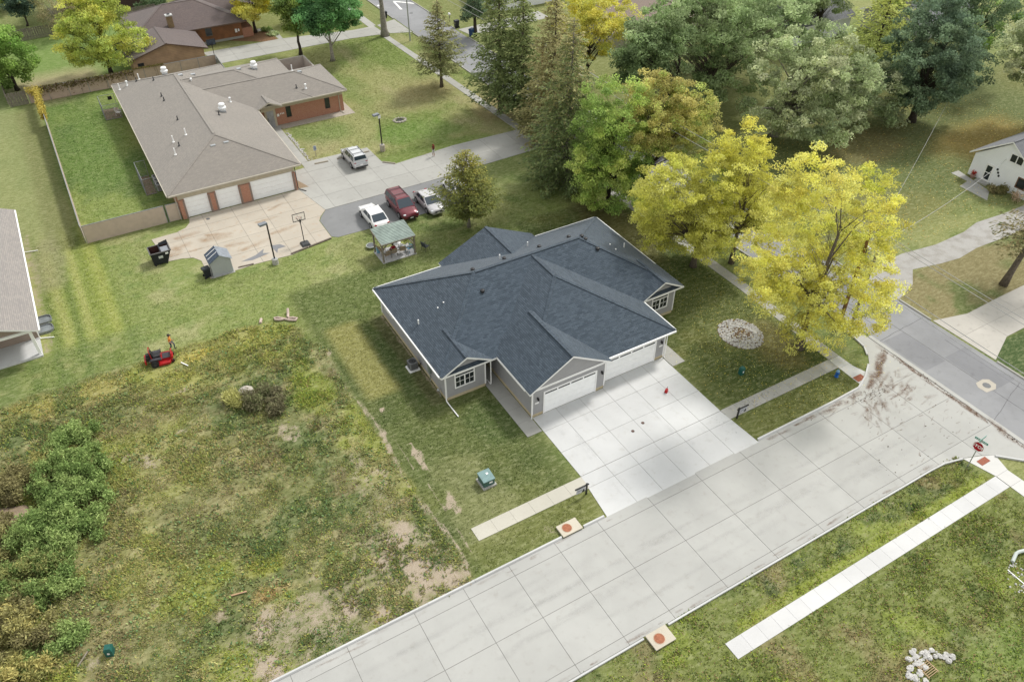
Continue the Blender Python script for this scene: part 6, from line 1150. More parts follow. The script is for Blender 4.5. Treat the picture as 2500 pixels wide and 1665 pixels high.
STAND = dict(pelvis=(0, 0, .95), waist=(0, .01, 1.08), chest=(0, 0, 1.32), neck=(0, 0, 1.47), chin=(0, .02, 1.53), head=(0, .02, 1.62), crown=(0, 0, 1.68), lsho=(-.19, 0, 1.40), lelb=(-.26, -.06, 1.13), lwri=(-.24, .12, .92), rsho=(.19, 0, 1.40), relb=(.27, -.04, 1.13), rwri=(.24, .14, .95), lhip=(-.1, 0, .90), lkne=(-.12, .22, .50), lank=(-.12, .14, .08), ltoe=(-.13, .33, .04), rhip=(.1, 0, .90), rkne=(.12, .0, .48), rank=(.12, -.25, .10), rtoe=(.13, -.06, .04))
capf = lambda m, c_: m.lathe([(.112, -.01), (.115, .03), (.09, .085), (.03, .105)], (c_[0], c_[1], c_[2]+.02), 14).box(c_[0]-.07, c_[1]+.08, c_[2]+.01, c_[0]+.07, c_[1]+.2, c_[2]+.025)
figure('person in an orange shirt, jeans and dark cap walking behind the mower', (.93, 57.35, 0), R(-110), STAND, pm('orange_shirt', A(252, 164, 74), .8, .05), pm('blue_jeans', A(70, 92, 118), .8, .12), SHOE, pm('dark_cap', A(60, 54, 54)), capf, 1.6)
W2 = dict(STAND); W2.update(lelb=(-.24, .05, 1.14), lwri=(-.08, .24, 1.12), relb=(.24, .05, 1.14), rwri=(.1, .26, 1.14), lkne=(-.1, .06, .5), lank=(-.1, .0, .08), ltoe=(-.1, .18, .04), rkne=(.1, .04, .5), rank=(.1, -.04, .08), rtoe=(.1, .14, .04))
hairl = lambda m, c_: m.ell((c_[0], c_[1]-.03, c_[2]+.02), (.115, .115, .115), 12, 8).hexa([(c_[0]-.11, c_[1]-.13, c_[2]-.4), (c_[0]+.11, c_[1]-.13, c_[2]-.4), (c_[0]+.11, c_[1]-.08, c_[2]-.4), (c_[0]-.11, c_[1]-.08, c_[2]-.4), (c_[0]-.11, c_[1]-.13, c_[2]+.03), (c_[0]+.11, c_[1]-.13, c_[2]+.03), (c_[0]+.11, c_[1]-.04, c_[2]+.03), (c_[0]-.11, c_[1]-.04, c_[2]+.03)]) or m
figure('person with long auburn hair, dark top and white shorts on the new driveway', (34.6, 77.3, .03), R(10), W2, pm('dark_top', A(58, 52, 56), .8), pm('white_shorts', A(226, 224, 216), .8), WHITE, pm('auburn_hair', A(138, 62, 46), .7, .15), hairl, 1.5, False, True)
SIT = dict(pelvis=(0, -.1, .55), waist=(0, -.12, .68), chest=(0, -.14, .92), neck=(0, -.12, 1.07), chin=(0, -.09, 1.13), head=(0, -.08, 1.22), crown=(0, -.1, 1.28), lsho=(-.19, -.14, 1.0), lelb=(-.3, -.1, .76), lwri=(-.26, .12, .68), rsho=(.19, -.14, 1.0), relb=(.3, -.1, .76), rwri=(.26, .12, .68), lhip=(-.1, -.06, .53), lkne=(-.13, .34, .52), lank=(-.13, .34, .09), ltoe=(-.14, .5, .04), rhip=(.1, -.06, .53), rkne=(.13, .34, .52), rank=(.13, .34, .09), rtoe=(.14, .5, .04))
short = lambda m, c_: m.ell((c_[0], c_[1]-.02, c_[2]+.03), (.108, .11, .1), 12, 8)
figure('person in a red shirt seated in the pavilion, seen from behind', (22.35, 60.95, .07), R(-4), SIT, pm('red_shirt', A(186, 50, 58), .8, .08), pm('dark_trousers', A(66, 68, 78), .8), SHOE, pm('dark_hair', A(58, 48, 46), .8), short, 1.72)
# ------------------------------------------------------------------ leaves, trees, shrubs, weeds
LEAF = colattr('leaf', .7, .42, .1, 6); NEEDLE = colattr('needle', .8, .3, .12, 6); BLADE = colattr('weed_blade', .85, .3, .1, 8)
BARK = pm('bark_grey_brown', A(124, 114, 102), .95, .25, 5, bmp=.5); BARKD = pm('bark_dark', A(84, 76, 68), .95, .25, 5, bmp=.5); BARKP = pm('bark_pale', A(176, 170, 160), .95, .2, 5, bmp=.5)
def unit(v): return v/np.maximum(1e-9, np.linalg.norm(v, axis=1))[:, None]
def leafmesh(name, C, D, S, l, w, col, mat):
    """diamond leaves: centres C, long axes D, side axes S, lengths, widths, colours"""
    n = len(C); l = np.broadcast_to(l, n)[:, None]; w = np.broadcast_to(w, n)[:, None]
    V = np.stack([C-D*l/2, C+S*w/2, C+D*l/2, C-S*w/2], 1).reshape(-1, 3)
    me = bpy.data.meshes.new(name); me.vertices.add(4*n); me.vertices.foreach_set('co', V.astype(np.float32).ravel())
    me.loops.add(4*n); me.loops.foreach_set('vertex_index', np.arange(4*n, dtype=np.int32)); me.polygons.add(n)
    me.polygons.foreach_set('loop_start', np.arange(n)*4); me.polygons.foreach_set('loop_total', np.full(n, 4))
    a = me.color_attributes.new('Col', 'FLOAT_COLOR', 'POINT'); c4 = np.concatenate([np.repeat(col, 4, 0), np.ones((4*n, 1))], 1); a.data.foreach_set('color', c4.astype(np.float32).ravel())
    me.materials.append(mat); me.update(calc_edges=True); return me
def rand_dirs(r, n): return unit(r.normal(size=(n, 3)))
def pick_cols(r, pal, n, sel=None):
    pal = np.array([p[0] for p in pal]); wts = np.array([1.0]*len(pal)); return pal
def crown_tree(label, x, y, H, ells, pal, nclump=110, per=170, ls=(.24, .13), rc=.75, trunk=.22, bark=BARK, seed=1, flat=.55, lean=(0, 0), droop=0.0, gap=.35, group=None, nm='broadleaf_tree', shell=.45, limbs=26, twigs=True, clear=0.0, hf=.66):
    """trunk and limbs grown to leaf clumps that fill the lobes `ells` (dx, dy, z, rx, ry, rz)"""
    r = np.random.default_rng(seed); t = thing(nm, label, 'tree', (x, y, 0), 0, group)
    E = np.array(ells, float); vol = E[:, 3]*E[:, 4]*E[:, 5]; k = r.choice(len(E), nclump*4, p=vol/vol.sum())
    d = rand_dirs(r, len(k)); rad = shell+(1-shell)*r.random(len(k))**.6
    P = E[k, :3]+d*rad[:, None]*E[k, 3:6]
    keep = P[:, 2] > clear+.6; P = P[keep]; k = k[keep]
    g = np.sin(P[:, 0]*1.3+seed)*np.sin(P[:, 1]*1.1+seed*2)*np.sin(P[:, 2]*1.2+seed*3); P = P[g > -gap][:nclump]; n = len(P)
    # trunk with a slight wander
    ht = max(E[:, 2])*hf; tz = np.linspace(0, ht, 9); wob = r.normal(0, .07, (9, 2)).cumsum(0)*.6; wob[0] = 0
    tp = np.stack([wob[:, 0]+lean[0]*tz/ht, wob[:, 1]+lean[1]*tz/ht, tz], 1); m = MB(); tr_ = trunk*(1-.8*(tz/ht))+.03; tr_[0] *= 1.35; m.tube([tuple(q) for q in tp], list(tr_), 10); tk = obj('trunk', m, bark, t, True)
    m = MB(); order = r.permutation(n)
    for c_, i in enumerate(order[:limbs+(n//2 if twigs else n//5)]):
        q = P[i]; hd = np.hypot(q[0], q[1]); zn = max(.42*ht, min(ht*.97, q[2]-.8*hd-.1*q[2])); j = np.interp(zn, tz, np.arange(9)); a = np.array([np.interp(zn, tz, tp[:, 0]), np.interp(zn, tz, tp[:, 1]), zn])
        mid = a+(q-a)*.5+np.array([0, 0, .12*np.linalg.norm(q-a)])+r.normal(0, .12, 3); r0 = np.interp(zn, tz, tr_)*(.5 if c_ < limbs else .12); r0 = max(.012, min(r0, .12))
        m.tube([tuple(a), tuple(mid), tuple(q)], [r0, r0*.55, .01], 5 if c_ < limbs else 3, caps=False)
    obj('limbs', m, bark, t, True)
    # leaves
    cn = r.integers(int(per*.6), int(per*1.4), n); idx = np.repeat(np.arange(n), cn); N = len(idx); rcl = rc*r.uniform(.7, 1.3, n)
    off = rand_dirs(r, N)*(r.random(N)**.42)[:, None]*rcl[idx][:, None]; off[:, 2] *= flat; C = P[idx]+off; C[:, 2] -= droop*np.hypot(off[:, 0], off[:, 1])**1.3
    ctr = (E[:, :3]*vol[:, None]).sum(0)/vol.sum(); out = unit(C-ctr); D = unit(rand_dirs(r, N)+out*.5+np.array([0, 0, -.25-droop])); nn = unit(rand_dirs(r, N)*.9+np.array([0, 0, .9])); S = unit(np.cross(nn, D))
    pl = np.array(pal); f = fbm(P[:, 0]*1.0+seed*17, P[:, 1]+P[:, 2]*.7, 3.2, seed+200, 3); f = (f-f.min())/(np.ptp(f)+1e-6)*(len(pl)-1); f = np.clip(f+r.normal(0, .35, n), 0, len(pl)-1.001)
    fl = np.clip(f[idx]+r.normal(0, .25, N), 0, len(pl)-1.001); i0 = fl.astype(int); w = (fl-i0)[:, None]; col = pl[i0]*(1-w)+pl[np.minimum(i0+1, len(pl)-1)]*w
    col = col*r.uniform(.72, 1.28, N)[:, None]*r.uniform(.62, 1.25, n)[idx][:, None]
    me = leafmesh('crown', C, D, S, ls[0]*r.uniform(.7, 1.3, N), ls[1]*r.uniform(.7, 1.3, N), np.clip(col, 0, .9), LEAF); shared('crown', me, t); return t
def conifer(label, x, y, H, Rr, pal, seed=1, z0=.1, whorl=.5, nb=8, per=34, ls=(.42, .13), trunk=.2, bark=BARKD, droop=.35, power=.85, sparse=(0, 0), lean=(0, 0), dead=None, group=None, up=0.0, nm='conifer_tree', wid=1.0):
    r = np.random.default_rng(seed); t = thing(nm, label, 'tree', (x, y, 0), 0, group)
    m = MB(); n_ = 8; m.tube([(lean[0]*(i/n_)**1.2, lean[1]*(i/n_)**1.2, H*i/n_) for i in range(n_+1)], [trunk*(1-.93*i/n_)*(1.3 if i == 0 else 1)+.012 for i in range(n_+1)], 9); obj('trunk', m, bark, t, True)
    m = MB(); C = []; D = []; S = []; K = []; L = []; z = z0*H
    while z < H*.985:
        f = (z-z0*H)/(H*(1-z0)); R_ = Rr*(1-f)**power*(.55+.45*min(1, f*6+.35)); k = max(4, int(nb*(1-.4*f)))
        for b_ in range(k):
            if r.random() < sparse[0]+(sparse[1]-sparse[0])*f: continue
            a = 2*math.pi*(b_+r.random()*.9)/k; ln = R_*r.uniform(.7, 1.15)+.15; dz = -droop*ln*r.uniform(.6, 1.2)*(1-f)+up*ln; ox, oy = lean[0]*(z/H)**1.2, lean[1]*(z/H)**1.2; zz = z+r.uniform(-.2, .2)
            p0 = np.array([ox, oy, zz]); p2 = p0+np.array([math.cos(a)*ln, math.sin(a)*ln, dz+.12*ln]); p1 = p0+np.array([math.cos(a)*ln*.5, math.sin(a)*ln*.5, dz*.35])
            m.tube([tuple(p0), tuple(p1), tuple(p2)], [.02+.012*ln/2, .018, .006], 4, caps=False)
            q = max(4, int(per*ln/Rr*r.uniform(.7, 1.2))); s_ = r.random(q)**.75; s_ = .12+.9*s_; pt = p0*(1-s_)[:, None]**2+2*p1*((1-s_)*s_)[:, None]+p2*(s_**2)[:, None]
            pt += r.normal(0, 1, (q, 3))*np.array([.13, .13, .07])*wid*(.4+ln/Rr); dr = np.array([math.cos(a), math.sin(a), 0]); sdv = np.array([-math.sin(a), math.cos(a), 0]); dd = unit(dr*.8+sdv*r.choice([-1, 1], q)[:, None]*r.uniform(.2, 1.0, q)[:, None]+np.stack([np.zeros(q), np.zeros(q), r.uniform(-.7, .15, q)], 1))
            nn = unit(r.normal(0, .45, (q, 3))+np.array([0, 0, 1])); C.append(pt); D.append(dd); S.append(unit(np.cross(nn, dd))); K.append(np.full(q, f)+r.normal(0, .15)); L.append(np.full(q, .65+.35*ln/Rr))
        z += whorl*(1-.35*f)*r.uniform(.8, 1.2)
    obj('limbs', m, dead or bark, t, True)
    C, D, S = map(np.concatenate, (C, D, S)); K = np.concatenate(K); L = np.concatenate(L); N = len(C); pl = np.array(pal); fl = np.clip((K*.5+r.random(N)*.5)*(len(pl)-1), 0, len(pl)-1.001); i0 = fl.astype(int); w = (fl-i0)[:, None]; col = (pl[i0]*(1-w)+pl[np.minimum(i0+1, len(pl)-1)]*w)*r.uniform(.7, 1.3, N)[:, None]
    shared('crown', leafmesh('crown', C, D, S, ls[0]*L*r.uniform(.7, 1.3, N), ls[1]*r.uniform(.7, 1.3, N), np.clip(col, 0, .9), NEEDLE), t); return t
KF = 1.5
def F(r, g, b): return A(r, g, b, KF)
def FS(r, g, b): return A(r, g, b, 1.25)
YEL = [F(190, 180, 86), F(214, 198, 100), F(232, 212, 118), F(234, 194, 104), F(188, 186, 90)]; YGR = [F(128, 142, 72), F(160, 166, 82), F(188, 186, 94), F(212, 202, 112)]
OAK = [F(108, 126, 88), F(130, 148, 104), F(152, 166, 124), F(136, 150, 108)]; OAKG = [F(122, 136, 100), F(146, 158, 118), F(170, 178, 140), F(190, 194, 158)]; GRN = [F(104, 126, 68), F(134, 158, 84), F(164, 180, 100), F(188, 196, 114)]; ORG = [F(138, 158, 86), F(160, 170, 96), F(176, 170, 106), F(172, 164, 102), F(150, 166, 90)]
MAP = [F(70, 104, 68), F(94, 134, 84), F(116, 156, 100)]; DRK = [F(84, 102, 84), F(104, 122, 96), F(122, 140, 110)]; SPR = [F(94, 108, 70), F(116, 128, 82), F(138, 144, 92)]; BSP = [F(112, 114, 74), F(136, 132, 90), F(156, 148, 108), F(122, 124, 78)]
def PL(x, y, *lob, dep=.5, seed=0):
    """crown lobes: where in the photograph each lobe of the tree standing at x, y shows (zoom px: centre, radii), as solids at the tree's own distance"""
    rr = random.Random(seed+int(x*10)); out = []
    for u, v, ru, rv in lob:
        u, v, ru, rv = 1100+u*1.04, v*1.04, ru*1.04, rv*1.04
        d = FWD+RGT*(u-1250)/FPX-UPV*(v-832.5)/FPX; t = (x*cyw+y*syw+rr.uniform(-dep, dep)*2)/(d[0]*cyw+d[1]*syw); q = np.array([0, 0, HC])+d*t; k = t/FPX
        out.append((q[0]-x, q[1]-y, q[2], ru*k, ru*k, max(.8, rv*k/.9)))
    return out
lobes = lambda *a: a
# the honey locusts at the corner
crown_tree('tall yellow honey locust at the sidewalk corner', 45.85, 31.3, 16, PL(45.85, 31.3, (870, 430, 105, 75), (975, 465, 80, 80), (800, 500, 85, 80), (900, 570, 110, 90), (1000, 590, 60, 80), (800, 640, 95, 80), (745, 690, 65, 45), (830, 770, 95, 55), (950, 720, 80, 70), (1000, 690, 55, 85), (860, 690, 80, 70), (900, 790, 60, 40), (745, 560, 65, 60), (725, 625, 55, 55), (1030, 540, 40, 80), dep=2.0), YEL+[YGR[1], YGR[2]], 720, 92, (.22, .085), .58, .26, BARK, 3, .5, (1.0, .3), .12, .5, None, 'honey_locust', .2, 14, False, 1.3)
crown_tree('yellow green honey locust beside the house roof', 46.0, 45.0, 13.5, PL(46.0, 45.0, (520, 440, 85, 70), (495, 500, 65, 75), (560, 545, 80, 75), (620, 480, 70, 75), (545, 605, 50, 36), (610, 570, 55, 60), (460, 480, 45, 55), (480, 560, 45, 50), dep=1.2), [YGR[0], YGR[1], YGR[2], YEL[2], YGR[2], YGR[1]], 560, 92, (.22, .085), .58, .25, BARK, 5, .5, (.6, .5), .12, .25, None, 'honey_locust', .3, 24, True, 1.5)
crown_tree('bright yellow honey locust crown behind the corner locust', 49.5, 43.6, 12.5, PL(49.5, 43.6, (680, 345, 75, 58), (645, 415, 80, 65), (715, 410, 50, 60), (690, 490, 75, 70), (640, 530, 50, 55), (740, 465, 60, 65), (745, 545, 50, 60), dep=1.0), [YEL[1], YEL[2], YEL[4], YGR[2], YEL[0]], 470, 92, (.22, .085), .58, .2, BARK, 9, .5, (0, 0), .12, .25, None, 'honey_locust', .3, 18, True, 2.0)
crown_tree('green leaved maple behind the far corner of the duplex', 45.2, 57.6, 12.5, PL(45.2, 57.6, (375, 250, 85, 65), (335, 320, 65, 75), (400, 345, 85, 85), (375, 430, 80, 80), (325, 395, 55, 75), (430, 430, 60, 70), (350, 480, 60, 45), (420, 490, 55, 40), dep=1.2), GRN, 560, 92, (.22, .12), .6, .24, BARKD, 13, .6, (0, 0), .05, .3, None, 'maple_tree', .35, 20, True, .8)
crown_tree('maple turning orange brown behind the green one', 49.6, 57.4, 13, PL(49.6, 57.4, (480, 220, 70, 55), (550, 258, 75, 68), (470, 295, 75, 65), (545, 325, 70, 58), (600, 285, 38, 48), (515, 185, 32, 28), dep=1.0), ORG, 400, 92, (.22, .12), .6, .24, BARKD, 17, .6, (0, 0), .05, .3, None, 'maple_tree', .35, 18, True, 1.5)
# oaks
crown_tree('large dark green oak with a pale forked trunk', 70.5, 71.5, 18, PL(70.5, 71.5, (600, 50, 115, 85), (480, 100, 75, 75), (700, 50, 105, 85), (560, 160, 105, 65), (650, 190, 90, 60), (800, 50, 80, 70), dep=2.0), OAK, 400, 105, (.34, .2), .9, .55, BARK, 21, .6, (1.0, 0), .0, .25, None, 'oak_tree', .35, 26, True, 1.5)
crown_tree('grey green oak with twiggy gaps above the yellow locusts', 72.6, 61.6, 14.5, PL(72.6, 61.6, (800, 165, 105, 80), (900, 195, 115, 85), (985, 230, 85, 75), (850, 270, 115, 65), (755, 290, 85, 55), (1000, 285, 65, 45), (900, 115, 85, 55), dep=2.0), OAKG, 440, 105, (.32, .19), .85, .5, BARKP, 23, .6, (.6, -.6), .0, .25, None, 'oak_tree', .35, 30, True, .6)
crown_tree('dark oak left of the pale forked one', 63.6, 70.0, 14, PL(63.6, 70.0, (440, 150, 65, 50), (510, 60, 60, 55), (470, 110, 70, 55), (430, 175, 45, 35)), OAK[:3], 190, 105, (.32, .19), .85, .4, BARKD, 27, .6, (0, 0), 0, .25, None, 'oak_tree', .35, 16, True, 1.0)
crown_tree('dark oak behind the pale forked one at the top edge', 84, 82, 17, [(0, 0, 11, 6, 6, 5.4), (-4, 2, 10, 4.6, 4.6, 4), (4, -1, 10.4, 4.6, 4.6, 4)], OAKG[:3], 220, 105, (.34, .2), .95, .45, BARKD, 29, .6, group=None, nm='oak_tree', limbs=14, clear=3)
crown_tree('mid green oak filling the gap behind the pale forked oak', 79.5, 77.5, 16, [(0, 0, 10, 6, 6, 5.4), (-3.6, 1, 9, 4.6, 4.6, 4), (3.6, -2, 9.4, 4.8, 4.8, 4.4)], OAK, 230, 105, (.34, .2), .95, .42, BARKD, 45, .6, nm='oak_tree', limbs=14, clear=1.5)
conifer('pale yellow green pine among the dark oaks', 92.5, 65.2, 14.0, 5.6, [F(136, 150, 86), F(168, 176, 102), F(190, 188, 116)], 31, .16, .75, 9, 95, (.5, .17), .26, BARKD, .05, .6, (0, .05), nm='pine_tree', up=.18, wid=2.2)
crown_tree('dense dark green tree standing over the leaf strewn lawn', 90.2, 55.8, 15, [(0, 0, 8.2, 5.8, 5.8, 5.6), (2.0, 2.0, 10.4, 4.6, 4.6, 3.8), (-2.0, -1.4, 6.4, 4.2, 4.2, 4.0), (3.2, -2.0, 7.0, 3.8, 3.8, 3.8)], DRK, 380, 105, (.3, .18), .8, .42, BARKD, 33, .65, (0, 0), .1, .6, None, 'broadleaf_tree', .5, 14, True, .6)
crown_tree('grey green tree at the upper right edge', 101.5, 47.5, 14.5, [(0, 0, 9, 5.6, 5.6, 4.8), (-2.6, 1.6, 9.8, 4, 4, 3.4), (-1.2, -3.2, 5.4, 3.6, 3.6, 2.8)], OAKG, 260, 105, (.32, .19), .85, .4, BARKD, 35, .6, limbs=16, clear=.6)
crown_tree('mid green tree at the top right corner', 108, 62, 15, [(0, 0, 9, 6, 6, 5), (-3, 2, 10, 4, 4, 4)], DRK[1:]+[GRN[1]], 140, 160, (.34, .2), 1.1, .4, BARKD, 37, .6, limbs=12, clear=.6)
crown_tree('tree turning gold at the top right', 112, 78, 13, [(0, 0, 8, 4.6, 4.6, 4.4)], [DRK[2], GRN[1], YGR[2], DRK[1]], 90, 150, (.34, .2), 1.1, .35, BARKD, 39, .6, limbs=12, clear=.6)
crown_tree('olive tree at the top behind the pale pine', 101, 82, 15, [(0, 0, 9, 5.4, 5.4, 5), (-3.6, 1, 8, 4, 4, 4)], OAKG[:3], 120, 150, (.34, .2), 1.1, .4, BARKD, 41, .6, limbs=12, clear=.6)
# spruces along the street
conifer('tall dark green spruce left of the street trees', 47.3, 84.1, 18.5, 4.3, SPR, 51, .12, .5, 10, 62, (.5, .17), .28, BARK, .45, .75, nm='spruce_tree', wid=1.6)
conifer('second dark spruce just behind the tall one', 48.6, 80.8, 16.5, 3.9, SPR, 53, .12, .5, 10, 60, (.5, .17), .26, BARK, .45, .75, nm='spruce_tree', wid=1.6)
conifer('thinning olive brown spruce with a visible brown trunk', 48.8, 74.2, 17, 4.9, BSP, 55, .06, .46, 11, 66, (.5, .16), .26, BARK, .35, .7, (.0, .12), nm='spruce_tree', wid=1.6)
conifer('half bare grey trunked spruce nearest the duplex', 44.6, 64.6, 17.6, 5.2, [SPR[0], SPR[0], SPR[1], BSP[1], BSP[2]], 57, .03, .42, 12, 78, (.48, .15), .27, BARKP, .3, .75, (.0, .3), dead=BARKP, nm='spruce_tree', wid=1.6)
conifer('open brownish conifer standing on the front lawn', 44.4, 95.0, 11.3, 3.9, [F(106, 114, 74), F(126, 128, 86), F(146, 138, 100)], 59, .2, .42, 10, 70, (.42, .14), .2, BARK, .12, .85, (.05, .25), up=.05, wid=1.3)
conifer('golden green juniper between the parked cars and the duplex', 31.0, 61.8, 8.4, 3.5, [F(86, 96, 54), F(112, 116, 62), F(150, 142, 72)], 61, .14, .32, 10, 95, (.32, .11), .15, BARKP, -.1, .7, (.02, .1), up=.25, wid=1.5)
conifer('leaning sparse conifer at the right edge', 68.6, 28.4, 11.5, 3.8, [F(92, 98, 62), F(126, 116, 82), F(150, 128, 100)], 63, .34, .42, 9, 40, (.4, .12), .30, BARK, .12, .8, (.0, .2), lean=(3.0, -.3), wid=1.5)
# trees at the top and left
crown_tree('yellow locust behind the street spruces at the top', 60.9, 84.6, 13.5, [(0, 0, 8.6, 4.6, 4.6, 4.2), (2.6, -.4, 9.4, 3.8, 3.8, 3.0), (-.6, 2.2, 10.0, 3.6, 3.6, 2.8)], [YGR[1], YEL[0], YEL[1], YEL[2], YGR[2]], 130, 165, (.3, .12), .9, .3, BARKD, 65, .5, (0, 0), .1, .3, None, 'honey_locust', .35, 18, True, 3)
crown_tree('dark rounded tree at the top between spruces and locust', 57.5, 110, 11, [(0, 0, 6.6, 3.6, 3.6, 4.2), (.6, .8, 8, 2.8, 2.8, 2.8)], DRK, 90, 150, (.32, .19), .95, .3, BARKD, 67, .65, limbs=10, clear=.4)
crown_tree('big yellow green ash leaning over the beige fence', 6.6, 121.6, 12, [(0, 0, 6.6, 5.0, 4.8, 5.0), (-2.4, -.8, 5.4, 3.4, 3.4, 3.2), (2.6, -.6, 5.0, 3.6, 3.4, 3.2), (.4, .6, 9.4, 3.8, 3.8, 2.8), (.8, -2.4, 3.6, 2.6, 2.2, 1.8)], [YGR[0], YGR[1], GRN[2], YGR[2], YGR[1], F(200, 188, 98)], 300, 105, (.3, .13), .8, .28, BARKD, 69, .55, (0, 0), .1, .4, None, 'ash_tree', .4, 16, True, .8)
crown_tree('green tree cut by the upper left corner', -5.2, 122.6, 9, [(0, 0, 4.6, 3.6, 3.4, 3.8), (-1.8, .8, 5.8, 3, 3, 2.8)], [GRN[0], GRN[1], F(118, 152, 76)], 110, 160, (.32, .18), .95, .25, BARKD, 71, .65, limbs=10, clear=.1)
crown_tree('small dark blue green tree beyond the plank fence', -1.5, 149.6, 5.8, [(0, 0, 3.6, 2.3, 2.3, 1.9)], [F(62, 80, 66), F(80, 98, 82)], 50, 130, (.3, .17), .8, .14, BARKD, 73, .6, limbs=8, clear=.8)
crown_tree('bare grey brown tree in front of the plank fence', 2.7, 141.2, 8, [(0, 0, 4.8, 3.0, 2.6, 3.2)], [F(136, 130, 96), F(150, 142, 108), F(124, 122, 80)], 60, 60, (.3, .09), .8, .16, BARKP, 75, .7, limbs=30, clear=.8)
crown_tree('olive green tree far beyond the fence', -5, 160, 9, [(0, 0, 5, 4.4, 4.4, 4)], [GRN[1], F(136, 146, 96)], 80, 130, (.36, .2), 1.0, .2, BARKD, 76, .6, limbs=8)
crown_tree('gold and green locust over the cedar house corner', 28.8, 128.4, 9.5, [(0, 0, 5.6, 3.4, 3.4, 3.6), (2.6, -.4, 6.0, 3.4, 3.2, 3.0), (3.4, 1.4, 7.2, 3, 3, 2.4)], [OAK[1], YGR[0], F(216, 190, 74), YGR[2], YEL[3]], 130, 160, (.32, .14), .9, .22, BARKD, 77, .55, (0, 0), .1, .4, None, 'honey_locust', .4, 14, True, .8)
crown_tree('olive tree with a slim trunk behind the courtyard wall', 31.8, 115.9, 9, [(0, 0, 6.4, 3.2, 3.0, 2.8), (.6, 1, 7.6, 2.6, 2.6, 2)], [OAK[1], GRN[0], F(124, 140, 66)], 80, 150, (.32, .17), .9, .22, BARKD, 79, .6, limbs=12, clear=3)
crown_tree('round green maple right of the courtyard wall', 35.0, 111.3, 10, [(0, 0, 7.2, 3.8, 3.6, 3.2), (1.6, -.2, 7.0, 3.2, 3.2, 2.8), (-1.6, .2, 6.6, 3.0, 3.0, 2.6)], MAP, 140, 165, (.32, .2), .9, .26, BARKP, 81, .65, (0, 0), .05, .6, None, 'maple_tree', .45, 14, True, 3.2)
crown_tree('tall tree with a thick grey trunk by the far street', 45.6, 117, 17, [(0, 0, 12.5, 4.4, 4.4, 3.6), (-3.0, -.6, 9.0, 2.0, 2.0, 2.0)], [GRN[0], YGR[0], YGR[1]], 80, 150, (.34, .17), 1.0, .52, BARKP, 83, .6, limbs=12, clear=5)
crown_tree('yellowing tree behind the far neighbour driveway', 40.5, 129.5, 9, [(0, 0, 6, 3.6, 3.6, 3.0)], [YGR[0], YGR[1], F(206, 196, 90)], 70, 150, (.34, .17), .95, .22, BARKD, 85, .6, limbs=10, clear=1)
# shrubs: upright weedy bushes at lower left and the mound in the lot
def shrub(label, x, y, rx, ry, h, pal, seed, n=2600, ls=(.30, .085), group='weedy shrubs at the lower left', nm='shrub', up=.9):
    r = np.random.default_rng(seed); t = thing(nm, label, 'shrub', (x, y, 0), 0, group); k = max(8, int(rx*ry*9)); a = r.random(k)*2*np.pi; e = np.sqrt(r.random(k)); bx, by = e*np.cos(a)*rx, e*np.sin(a)*ry; hh = h*(1-.55*e**2)*r.uniform(.65, 1.15, k); tilt = r.normal(0, .18, (k, 2))+np.stack([bx/rx, by/ry], 1)*.25
    m = MB()
    for i in range(k): m.tube([(bx[i], by[i], 0), (bx[i]+tilt[i, 0]*hh[i]*.5, by[i]+tilt[i, 1]*hh[i]*.5, hh[i]*.55), (bx[i]+tilt[i, 0]*hh[i], by[i]+tilt[i, 1]*hh[i], hh[i])], [.018, .013, .005], 4, caps=False)
    obj('stems', m, pm('weed_stem', A(112, 104, 62), .9, .2), t); i = r.integers(0, k, n); s_ = .15+.85*r.random(n)**.6; C = np.stack([bx[i]+tilt[i, 0]*hh[i]*s_, by[i]+tilt[i, 1]*hh[i]*s_, hh[i]*s_], 1)+r.normal(0, .2, (n, 3))*np.array([1, 1, .6]); C[:, 2] = np.maximum(C[:, 2], .03); D = unit(rand_dirs(r, n)*.9+np.array([0, 0, up*.5])+np.stack([tilt[i, 0], tilt[i, 1], np.zeros(n)], 1)*.5); S = unit(np.cross(unit(rand_dirs(r, n)*.8+np.array([0, 0, .8])), D))
    pl = np.array(pal); f = np.clip((fbm(bx+seed*3, by, .8, seed+400, 2)[i]*1.6-.3+r.normal(0, .2, n))*(len(pl)-1), 0, len(pl)-1.001); i0 = f.astype(int); w = (f-i0)[:, None]; col = (pl[i0]*(1-w)+pl[np.minimum(i0+1, len(pl)-1)]*w)*r.uniform(.65, 1.3, n)[:, None]; shared('foliage', leafmesh('foliage', C, D, S, ls[0]*r.uniform(.6, 1.3, n), ls[1]*r.uniform(.7, 1.4, n), np.clip(col, 0, .9), BLADE), t); return t
SG1 = [FS(102, 124, 70), FS(126, 148, 86), FS(150, 166, 104)]; SG2 = [FS(124, 128, 80), FS(150, 150, 92), FS(172, 162, 102)]; SG3 = [FS(114, 108, 76), FS(136, 130, 90), FS(152, 150, 98)]
